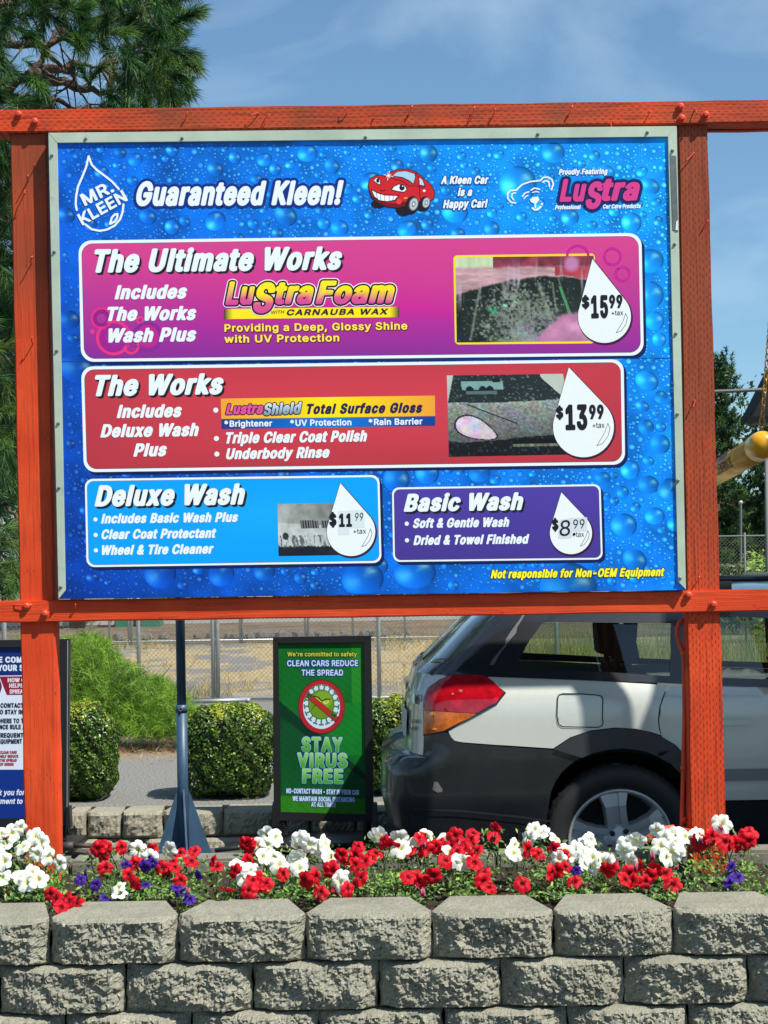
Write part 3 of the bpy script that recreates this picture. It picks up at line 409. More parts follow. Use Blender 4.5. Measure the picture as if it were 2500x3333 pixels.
  'N': "!*i(N(])L(/)j(/*$(9*9(O*B(f*C)%*:)A*$)W)j)b)N)b)6)X(|)A(s)+(r(k(|(O)3(;(Y)2)})<)z)|)z*.*%*5*4*9./*3.>*$.F)7.G)*.A(|.4)#*8)(*+$-A(O)1*W&C+/&B+A&K+G&Z+H(-,%(?,A(O,W(d,m)#,x):-))q-)*6,}*U,q*q,a+-,3+Q+G+q+G--+J-0+a,w+k,U+v,H,%,D,f,D,w,L,},Z,|,v,s-:,]-d,A.#+y.:+G.L+E/%+</2+//7*]/7*N/0*F.z*E.J)j.4)>-m)#-C(q,h(w,-)3+X)]+4*E*n*F)H*8)N*))_)u*1)j*9)]*;(|*;(j*1(d)z(m)H)$(z)E(U)o(<*F(-*F&U*N&H(R+J)G+G)L+J*P+j*;+q*#+h)_(Q*E,5*/,G**,Z*0,v*E-.&-B(O)#*@(-*f(++/(1+X(>+x(P,.(:,8(3-/(2->(:-E(L-A(Z,e)H,x)z-$*?-)*z-$+-,x+4,k+8,(+6+v+(+o*W+:+C+k+q,,,C,3,_,6,z,3-:,+-U+t-t+X.3+4.E*k.K*;.H)o.9)N-z)9-Z)---).,U);,-)X+U)4+3(x*q(h*Q(a*((b)_(j)?(v)#).(d)F(M)b(=(U*A)>*$)Q)w)d)t)v)}*:*6*Q*A*X+4)L*k)<(U*S,@*B,_*?-#*E-1*O-9*k-<*{--*|,m*q,Z'*s(M(X)?+d*#+d*-+i*5+v*=.-*6.>*(.F):.F)..?)&.2).+{)3+m*-G(M(x*W*_+1*^+>*a+K*q+L+T+z+6,1+6,>+A,X+v,W,(,P,3+x,Q,P,q,X-#,X-1,>-d,1-n+~-o+L-O+K.6+C.A+5.G*_.G*L.?*F.1*D-Q)q-o)c-o)Y-k)9--):,z)A,q)v,Q)C,4):,():+q)Q+C)_+7)l+5*C+S*G+Q*F*q*L*f+-G(M(i*S(V+;(T+K(`+Q(m+R**,`**,m*2,t*?,t+#,i+6,[+:+Q+;+P,V+I,c+;,j*[,k*G,`*B,Q*A+;)2+9)$+2(z+#(z*?))*/)7***A*)*B(m*G(`,*b(M(X(u%q)R%p)_%v)f&#*>)6*9)H*.)Q)<)S).)M)%)C(d&1(i%z--G(M(X)a*;,1*;,:*A,A*M,@+;,5+I,(+L)_+J)U+C)O+7)O*R)T*D.*b(M(])J(/)g(/)~(9*5(K*@(f*A)%*7)A)~)W)g)b)K)c)5)X(|)F(p)+(o(k(y(O)0(;0-G(N(m*`(-+.(,+W(5+|(H,@(e,X)-,m)Z,z*6-$*m-&+Q,|,6,n,v,Z-H,@-o+|.1+W.D+*.M*[.L*3.@)n.-)R-o)9-H)(,z(u,C(n+h(m+((r*C)%)_)8)1)R(e)s(H*<(5(c*n)>*[)D*N)O*7)v*(*Z*$+L*,,6*=,m*V-1*e-9*w-;+.-9+@-/+N,z+Z,d+k,(+o+-+f*:+T)d+G)Q+7)D+$)>1-G(M(i)>(3,[(2,i(7,r(B,u)*,k)<,[)C+i)C+e)E+e./+_.<+R.E*R.D)@-J)6-<)5,E);,9)D,2)[,3*M,p*O,j*O)E*I)C)D)C)6)<),)*),(J)2(<2-G(M(z)2(3,X(2,g(6,q(A,s)/,f)A,X)E*j)E+k*S,=+3,Z+f,i,8,i,x,U-S,4-~+^.B+=.K*t.M*O.J*0.@)p.2)T-w)?-])/-<)$,s(},N)&,@)4,5)y,4*),8*3,E*8,j*@,|*O-1*g-:++-:+C-/+T,t+Y,W+S,8+<+j)$)/(|(|(|(J)%(<3-G(M)**T(-+=(/+](7+}(F,8(V,O(m,b)-,m)H,u)m,v*6,p*Z,d*z,O+?,8+U+t+j+N+z,b-L,c.1,[.?,O.F)=.F)/.@)(.6)%-L)+-?)4-7)A-4*t-4*z-1)z+v)x+1)~+#*/*w*t*u+:*m+Q*Z+_*?+a)v+U)Z+=)F*x)>*S)A*8)O*))d)|*()o*4)%*6(u*1(l*((j)h(s)C)#)()8(g)P(Q)o(?*4(34-G(M(q+F(3,0(2,>(8,G(J,I)A,y)C-+)N-.)]-.*<-)*J,t*T,K*T,H*W,G,%,@,3,4,;+K,;+9,/+5+|+4*V*9*T*5*W,&-|,*./,&.9+y.C+k.G++.F*u.<(e*8(f)W(k)K(t)D+4)B+6(E+=(95-G(M)**Y(-+>(/+^(9+y(G,9(],N(v,b):,l)U,t*1,p*m,^+D,B+n+y,2+K,F*y,L*A,C*G--*K-4,B-4,T-;,^-L,^.1,V.?,K.E)Y.G)K.C)@.6)#+?)(+-)9*|)y*u*P+4*l+9+&+7+9+/+K*z+V*h+^*Q+`*-+V)h+B)M+&)@*c)?*G)L*5)d*,*()y*3)0*4)$*-(z*#(z)_)&)?)D(h)Y(S)u(A*9(36-G(N(l*_(-+A(/+b(9,%(K,A(d,S(|,b):,n)_,s*1,p*Z,f+%,R+L,<+h+t,%+S,2+),:,3.#,0.:+x.G+4.G*|.?)O+v)4+?)$*h({*:)#)m)-)H)>)#)S(b)t(F*9(6(]*f)?*O)J*<)d*4*#*4*H*=*e*O*{*f+++%+-+>+#+S*g+_*H+_*#+S)_+@)H+%)=7-G(M(^)Q(3*@(2*N(7*U(A,s-A,t./,o.<,e.D)7.G)*.B(}.8(z-J)$-=).-6+N-3)B(W)B(A8-G(O(u*Z(-+)(,+M(0+r(<,7(M,R(e,i)),x)L,})m,|*:,r*_,`+%,?+L,Z+q,i,?,l,m,`-D,I-k,)..+V.E+).M*`.L*@.F){.9)`.&)J-m)8-Q),-1)&,m)(,H)0,()@+d)S+L).*z(v*L(q)q(y)C)3(v)V(Q*)(8(]*e)>*D)J*2)]**)z*/*?*?*U*V*e*w*j+;*e+S*U+d*?+i*#+d)d+V)P+@)C+$)=(]*`+~*I,1*>,C*:,_*A,z*M-/*e-:+$-;+;-5+L-(+U,q+W,U+R,?+D,-+2+~*w+{9-G(N(n)p(3*b(2*t(<,C*],]+6,k+a,r,*,r,W,j-%,]-F,J-f,/.&+o.9+J.H+%.M*].L*=.D)x.6)]-|)E-a)2-A)%,x(|,N(~+x)/+L)A+*)X*l)x*T*A*F*f*A*i*<)b(W)a(A(]*f+N*L+]*<+s*4,8*5,W*>,s*P-/*f-:+%-;+A-0+T,s+_,S+_,/+S+m+A+W+++MA-`(N(`(b(3)Q(2)d(<*6)g+v)g,D(E,M(8,Z(2-C(2-Q(7-Z(A-[(S+d.3+U.D*_.G*Q.B*H.8(P(S(R(A(P*Z*{+(,J+Q*|+L*zB-J(O(h)/(3+:(2+q(9,:(F,U(W,m(o,})/-1)f-.*J-%*f,r+%,M+J,f+f,u,*,{,S,x,|,m-E,Z-f,?.%+~.6+P.D+(.G)5.G)(.B({.8(x(J(}(<(W*5)E*3)J*5*f+C*d+_*X+p*E+y*/+y)s+q)]+c)O+:)E(W*5+v*3+|*5-3+:-3+P-++_,y+g,f+g,J+_,6+P,(+1+wC-|(M)1+((-+U(,+~(3,L(B,q(Z-1(v-J)?-])h-f*6-c*D-U*Q,c*Q,U*H,F)z,1)]+l)H+G)A+()D*d)Q*L)e*6*(*)*H)}*m)z+?)~+q*,,:*:,W*L,p*c-(*z-2+:-7+Y-6+u-,,;,m,H,U,T,1,c,&-P,&-_,.-e,:-a,Z-S-(-?-L-(-j,e.(,D.:+~.F+U.M*~.K*P.A)~.*)`-m)@-H)(,w(q,C(h+d(f+((m*H(|)m):):)Y(m)~(N*L(:D-u(N(c)/(3+((3+q(@,?(S,_(j,})/-7)N-K*%-Y*o-Z+S-P,A->,w-%-E,_-l,5.-+c.>+,.F)5.G)(.B({.8(x(J(}(<(^*5)E*3)J*3-/*5-4*u-4+L-,+h,y+},f,1,N,>,/,E+f,G+3,C*f,:*A+~)q+Y)T+()FE-&(M(m)/(3,L(2,Y(6,c(@,f)/,_)<,U)C*5)E*3)J*5*d,>*d,N*o,S+%,S+a,L+o,C+u*4+x*3-/*5-4,G-4,U-7,`-A,d-N,c.1,^.<,U.D,G.G)5.G)(.B({.8(x(J(}(<F,z(M(e)/(3)u(2*((7*0(A*5*[,1*[,>*`,H*j,J+W,D+f,:+n*5+o*3-/*5-4,P-6,]-A,a-N,`.3,P.D)5.G)(.B({.8(x(J(}(<G.+(M)9+)(-+_(-,1(6,Y(H,z(`->)(-S)L-d)z-j*L-j+C-f+L-[+U+L+W+>+P+7+C+8*U+>*L+L*E,R*C,K*(,<)h,*)U+q)I+U)B+5)B*u)H*_)T*I)h*9*#*)*H)}*m)z+:)}+h*),1*6,Q*L,p*c-(*z-3+:-8+U-6+q-.,8,m,F,U,T,1,c,(-P,&-_,--f,:-c,Z-Q---;-Q-#-m,c.(,C.:+z.G+U.M*z.K*L.@)~.+)_-m)?-H)&,v(q,C(h+d(f+((m*H(|)m)9):)U(q)~(N*L(9H.((M(j)/(3)u(2*((7*0(A*5*g,@*f,C(A,L(7,Y(2->(2-Q(<-V(N-V.*-T.8-L.B->.G,Y.G,L.B,D.8,>+z*5+z*0.8*(.B)u.G)5.G(~.<(x.*(x(J(}(<I*_(M(X)/(3)z(3*,(;*3(J*3./*,.>)u.G)1.F(~.=(x./(x(J(}(<J,n(M(n*8(-*s(.+I(?+a(O+w(f,6):,?)_,A*(,A.-,<.=,..F+@.F+3.?+,.1+,*#+()d*w)N*e)A*R)>*<)A*+)L)w)m)t*L)e*](s*_(e*U(a*L(c)Z(k):(y(v)3([)N(E)j(7K-S(M(i)/(3)u(2*((7*0(A*3*3*Y*c,8(8,G(2-5(2-J(<-O(J-L(X+L+]-I-x-N./-C.B-5.G,C.G,1.A*5,&*0.8*(.B)u.G)5.G(~.<(x.*(x(J(}(<L,k(M(])/(3,>(2,P(9,X(J,X)/,Q)<,G)C*4)E*3./*,.>)u.G)1.F(~.=(x./(x(J(}(<M/4(M(o)/(3)u(2*((9*/(E*1+F+:(E+C(8+P(2,,(2,:(6,A(<-L+B-P(A-Y(7-h(2.L(2.^(<.c(N.c.*.a.8.Y.@.L.F-L.G-:.<+q*D+l*E*F.<*>.C*1.G)5.G(~.=(x.*(x(J(}(<N..(M(g)/(3)z(3*,(;*2(E*5+x,C(:,U(2-C(2-W(<-](N-].*-Z.8-P.C-C.G,_.G,P.A,H.3,G*f,C*_*5.?)~.G)5.G(~.<(x.*(x(J(}(<O.7(N(m+((-+U(,,((4,U(G,~(g-@)--Z)Z-n*6-w*m-x+Q-r,1-b,h-I-?,~-n,U.1,(.E+U.M*~.L*P.A*,.0)`-m)@-H)(,w(q,C(h+d(f+((n*C(|)m):):)Y(n)~(O*L(:(j+,)C*l)L*V)Z*E)m*5*+*)*H)}*m){+Z*.,?*<,Z*L,p*_-$*u-1+1-6+L-7+h-2+~-%,:,n,J,U,W,:,`+v,d+L,d*z,U*:,H)z,7)d+{)Q+c)F+G)AP-?(N(g)/(3)u(2*((7*0(A*5*8+>*9+u*F,1*Q,L*f,a*|,q+<,}+]-),*-),W,},|,q-C,_-a,C-|,%.3+Y.A+(.G)5.G)(.B({.8(x(J(}(<(X*5+K*3+N*4-3+1-3+G-.+Y,~+j,f+p,E+l+|+_+a+M+S+:+LQ.7(N(s,Z&_-L&^-Y&e-a&q-_((--(q-I):-Z)Y-r*G-w*q-x+P-t+~-i,U-S-,-9-U,z-r,U.1,5.@+c.K+1.M*Y.D*,.0)Y-g):-=(|,h(m,1(f+P(j*_(v)~)))Y)C).)`(h)~(O*L(:*~(-+U(,,1(7,N&h(m+1)B*u)H*Y)W*E)l*7*()~*c){+Y*.,>*;,Y*L,p*_-$*u-1+1-6+L-7+h-2+~-%,:,n,K,U,W,:,`+u,d+L,d*z,Z*G,G)y,C)z,%*G+u*P+,*Q*u*H*o*:*q*,+E)CR-C(N(j)/(3)u(2*((7*0(A*5*D*z*C+z(A,((7,5(2,~(2-1(7-9(A-9(W,6*],_+%,{+W-*,8-%,s,v-<,a-a,G-{,(.4+Y.B+(.G)5.G)(.B({.8(x(J(}(<(X*5+W*3+]*4-3+5-3+L--+_,|+l,f+q,E+m,%+_+i+P+`+:+YS-A(M);*W(++*(*+S(/+x(:,<(L,W(d,n)%,|)F-()f-)*4,}*X,m*x,U+8,<+L+x+^*J,1*8,=*-,J*+,f*5,}*N-4*o-:+8-7+S-*+c,t+n,O+|,E,f,D,s,I,{,S,},k,v-4,j-O,S-n,<.(+|.8+].E+8.L*j.M*E.H)|.=)].+)E-t)/-W(z-8(r,o(q,J(z+})-+b)E+E)a+1***z+N*N+d*A+n*4+o)o+a)V+E)E*x)=*S)B*3)R*$)f)x*-)j*9(|*;(i*/(d)x(l)J(z)+)3(h)J(R)j(>*3(1T-C(M(c*O(3+;(2+H(8+P(A+R-/+V-4,v-4-)-:-1-J-1./-,.<,{.E(v.G(i.B(a.8(_-J(i-9(v-4*;-4*=-/*=(J*B(<U.((M(t*y(++h(.,((4,L(D,h(V-%(p-<)4-I)O-S)t-V*9-W.+-T.9-G.D,Y.G,L.B,C.5,?*0,3)k+{)T+c)F+C)@*z)B*[)O*D)g*6*+*2*K*2.+*/.9*(.B)w.F)5.G)(.B(z.5(x*B({)y)()X)C(})k(T*>(9V-`(M(a*Y(3+Q(2+](8+d(A-[.%-Y.8-L.E,Z.F,M.A,F.8+-*7+(*3)d.<)Q.G(h.G(Z.B(R.8(Q.#*H(E*M(<W/j(M(p*,(3+#(2+1(8+8(A,-+o-#(A--(6-:(2.((2.:(</f.%/f.3/_.?/L.G.h.G.Z.B.R.8-_*[,i.3,_.B,Q.G+d.G+U.A+N.8*Z*^*U*d)d.9)Z.C)L.G(h.G(U.=(P.3(P.%)v(E){(<X-Z(M(j(c(3)W(2)f(8+$*9,A(8,N(2-<(2-P(<-U(J-S(W+j+E-J-|-L.3-C.A-..G,I.G,9.A+*,P+$,N)q.A)a.G(w.G(j.D(a.<([./(_-|*>+A(S(W(S(AY-X(M(b*Y(3+H(2+S(8+Z(A+^*a-R-|-R.8-C.E,Q.G,?.?+(,-+#,,)e.A)U.G(h.G(Z.B(R.8(R-|*G*a*G(J*L(<Z-9(M(e(y(3,c(2,w(<,|(J,|)/,v)<,l)C*C)E,v-J,z-W,z./,u.<,l.D,_.G(~.G(k.<(f./(f-J(l-=(u-6+C-3(i)*(h(E(m(<a,g(N(x)}(+*^(-+0(@+G(2,,(2,9(9,A(F,B+=,<+o,-,8+p,W+P,m+,,z*c-#*B,~)y,w)Z,k)?,X)(,A(t,+(g+f(h+X(t+J)Y+6)l+;*(+]*G+n*c+o*u+k+%+b+-+S+-+=)p++)9*p(u*S(c*/(^)o(^)J(e)+(q(k),(O)B(>)^(2(X*,)=)y)C)q)O)q)f)y)s*>*#+,*/+/*++-)k+$)X*u)J*T);b-,(N(k*d(++7(++e(9,.(R,N(x,e)K,q*&,t*g,l+F,^+p,F,=,*,[+f,p+@,|*n-#*I,x**,h*).+*$.9)n.F)*.F(w.=(q.+(r(F(z(9).(2)n(3)y(9*$(C*E(3(]*a)=*E)M*1)p*(*B*)*t*4+B*E+^*[+l*|+n+=+b+S+B+_*p+_*9+T)k+@)K+$)<c,m(M)(*M(+*o(*+4(.+S(9+o(G,.(^,C(y,S)=,Z)X,V)g,J)q+f*&+X*#+P)y+B)X+8)K*t)<*X);*F)A*5)O*))b)u*9)v*t*(+F*A+e*]+n+%+j+=+W+O+3+b+*,J+<,W+K,X+X,M+y,=,9,*,O+o,b+S,q*t-#*J,~*%,u)f,h)G,O)/,4(v+k(j+F(b*t(a*B(f)q(s)F)*(})A(_)_(F*%(4d-,(N(k*C(+*}(-+S(C+Z(9+f(3,J(2,X(7,a(B,c.+,].=,O.F+f.F+S.:+P.++O,i+/,x*k-#*A,~)x,t)X,c)=,J)&,+(o+^(c+&(a*F(h)g(u)=)/(q)O(N)x(5(]*S)<*8)K*#)k)u*=)u*p)~+=*4+Z*J+k*k+n+/+b+C+F+O*t+P*=+F)k+4)M*t)=e,u(N(|*O(+*t(*+8(.+X(8+t(F,/(W,D(p,S)0,])K,Y)X,O)d+b)v+S)o+B)O+4)C*x);*]);*J)@*8)J*#)g)x*&,J*&,X*-,a*9,b*k,[+B,O+k,=,4,%,O+b,h+A,v*t-#*J,~*+,w)f,h)F,O)/,4(v+k(i+B(b*p(a*B(f)p(r)F))(})A(_)_(F*%(5(W)}+5)z+9*#+F*5+^*J+k*b+o*x+l+/+c+?+O+H+9+A+5f+C(M(s)B(3*,(2*:(9*B(E*B+j+(+n+4+x+8,*+8,a+3,o*~,z*C,|*C-3*F-A*L-H*_-J*~-E+5-S+E.<+:.N*~.W*_.]*>.Z)z.R)c.F)J./):-o)2-N)0,|(Y,y(O,s(G,f(F,*(L+v(Y+m)/+j)0(J)5(<g--(N({*H%Q+4%S+o%g,=&-,O&F,Y&_,d(C,d,_,],q,O,z+f,y+O,h+4,w*k-#*A,~)x,t)X,b)<,H(}+}(m+U(b*v(d*((q)L)6(q)M(Z)f(J*A(8*}(:+P(L+N(1+H&z+8&k*}&b*]&`*A&e*+&u)o(7)b(=)O(9(y&v(r&m(p&_(w&L).&1)A%y)m%_(]*X)H*=)R*%)n)v*:)t*m)}+:*4+Z*J+k*k+n+-+d+C+H+O*z+Q*H+I)z+8)Z*})Kh,z(M(s)((3)n(2)z(8*%(A*++8*0+J*<+]*N+i*a+n*w+l+++f+8+W+@+A+E(A+L(8+W(3,<(2,N(;,T(J,T+<,N+j,C,/,3,J+|,_+a,q+E,{+$-#*a,~*@,u**,i*)./)|.?)n.F)*.F(w.=(q./(q(J(w(<i*M(N(X)((3)q(3)~(<*)(J*),a){,s)m,z)(,y(z,s(r,f(q(J(w(<(])6-/)L-+)h-0*#-A*1-W*4-s*-.2)y.E)d.R)H.U)1.P(y.A(k.*(g-o(l-S(|-<k,_(M(k)((3)n(2*$(@*)(J*))s*.)z*3)z+N(5+[(2,N(3,[(:,c(J,^(]+&*o,Q,N,W,],U,j,N,t,@,z+R,z+E,w**+P*)./)|.?)n.F)*.F(w.=(q./(q(J(w(<l*S(M(X)*(3)u(3*&(<*,(J*,./)~.@)q.F),.F(z.=(t./(t(J(y(<m.~(M)*)((3)n(2)z(8*%(A**+<*/+N*;+a*I+k*[+o*w+h+(+]+-+N+.(J+7(8+E(2,*(2,7(8,>(A,A+A,F+S,R+e,a+l,s+o-*+m-7+f-@+]-E+J-H(A-R(6-a(2.@(2.O(8.X(J.X+J.N,%.5,S-},f-g,s-N,}-3-%,n-$,N,w,3,i+s,R+a,g+N,s+$-$*R,~*$,j)w,u)j,z).,z(z,s(q,a(q(J(w(<n,z(M(p)((3)n(2)z(8*%(A*++8*2+N*@+a*R+k*e+n*w+l+.+c+:+S+@+A+E(A+N(6+a(2,@(3,R(A,U+/,Q+],G,%,9,A,$,Z+j,l+E,{*w-#*N,z*$,h)w,u)j,z).,z(v,o(q,a(q(J(w(<o-#(N(m*M(+*t(*+A(2+b(?,%(V,@(t,U)=,c)g,j*4,k*b,f+4,Z+^,G,+,/,I+k,d+J,t*},~*X-#*/,x)k,j)J,S)/,4(v+k(j+F(b*t(a*B(f)q(s)F)*(})A(_)_(F*%(4(]*S)<*9)K*#)k)u*=)u*p*#+=*8+^*O+l*o+n+3+b+J+B+V*p+V*9+L)k+7)K*x)=p-,(N(m)(%Y)n%X*$%f*)%p**(B*E(3*j(++7(++Z(5+|(G,:(^,N(x,`)>,n)p,t*G,q+&,h+T,W+},>,G+|,c+[,t+7,~*j-#*E,w**,h)n,z).,z(|,u(t,l(q,^(q%p(w%c(]*a)=*E)M*3)l*)*9*)*p*3+@*E+^*[+l*|+n+<+c+S+B+_*p+_*9+T)l+@)K+$)<q-,(N(l+b%Y,O%X,]%b,c%p,b,g,X,u,J,z+f,z+O,h+8,u*x,}*X-#*4,{)o,p)M,Y)3,>(w+p(i+G(b*u(b*5(i)c(w)9)3(l)O(N)o(9*=(,*f(*+/(1+O(B+P%p+U%c(]*O)=*4)P)})p)t*B)v*u*$+B*7+^*O+l*o+n+/+b+E+B+O*p+O*5+D)g+/)I*o)<r+H(M(e)((3)n(2)z(8*%(A*,+A*7+W*I+e*a+k+.+g+8+j+B+s+F,%+F,f+A,s+7,|*W,~*<,w*$,k)n,y).,z(|,u(s,j(q(J(w(<s,P(M)3*3(+*Y(**z(.+>(7+Y(F+q(X,((p,5)/,<)K,<)k,5*0,&*K+q*_+G*x*>+:*,+B*$+K*#+X*,+e*:+m*L+q*c+p*q+k*}+^+/+B+>+:+~+G,3+T,6+b,.+}+l,Q+C,p*q,}*1,})q,v)P,g)9,T)%,=(s+}(m+b(m+B(t*})&*b)7*O)_*6*l)r*{)k+&)b+()T*z)F*h)=*P):*:);*()C)x)O)l)m)_)v)P)w(u)j(e)^(b)O(i)0(v(p),(Y)U(;t++(M(q*+(/*L(.*l(3*~(=+*(J*{)+*t)8*c)A*:)?*4)O*4+k*h+m*u+t*|,%*|,b*x,o*l,x*4,}*4-f*(-x)u-|):-|),-w(~-k(},}(Y,y(H,k(F,%(L+v(U+o(|+k(})A)-(o):(X)M(F)h(7u,z(M(o*7(.*n(0+E(E+N(8+[(2,@(3,R(@,U(N,U,a,P,n,E,x+W,z+J,s+D,j+@)s+8)[+*)K*s)A*a)>*N)@*<)I*2)W**)n*),a*$,m)n,z).,z(|,u(s,j(r)s(y)<)0(n)I(N)n(8v,g(M(a*3(3*{(2+-(8+4(A,b,W,a,j,R,x+e,z+Z,x+O,o*[*9*V*=)d,o)R,z(i,z([,u(R,j(Q,W)}(E*)(:w.V(M(k)w(3*`(2*s(<+R*W,0(<,D(2-$(2-7(;.L,W.L,f.E,s.7,z-R,z-D,w-<,o,`*V,/,f+{,x+2,z*y,o*D*[*@*^)g,o)R,z(n,z([,q(U,f(V,W)f(E)n(9x,](M(k(f(3)U(2)f(8*U)T+>(>+G(5+U(2,>(2,P(<,U(J,R(W+9*W,L,S,O,f,G,s,5,z+P,z+C,w+:,o*U+a)l,u)_,z(u,z(h,v(`,o(Z,a(^,S)p*](V(W(V(Ay,g(M(i)=%V)j%V*7%e*T%{*n&D,a,V,a,i,T,w,I,z+e,z+X,w+O,n*[*9*V*=)a,r)R,z(i,z(^,w(T,n(R,V){(I)m&{)`&i)2&j(|&[(m%{(n%n({%_z,_(M(g(y(3,)(2,6(5,>(<,D(J,D)*,@)8,6)A,))D*K)E,;+~,>,a,;,l,2,v,#,z)-,z({,w(r,o(m,a(m,%(q+s({+k*_+f(j)*(h(E(m(; *b(L",
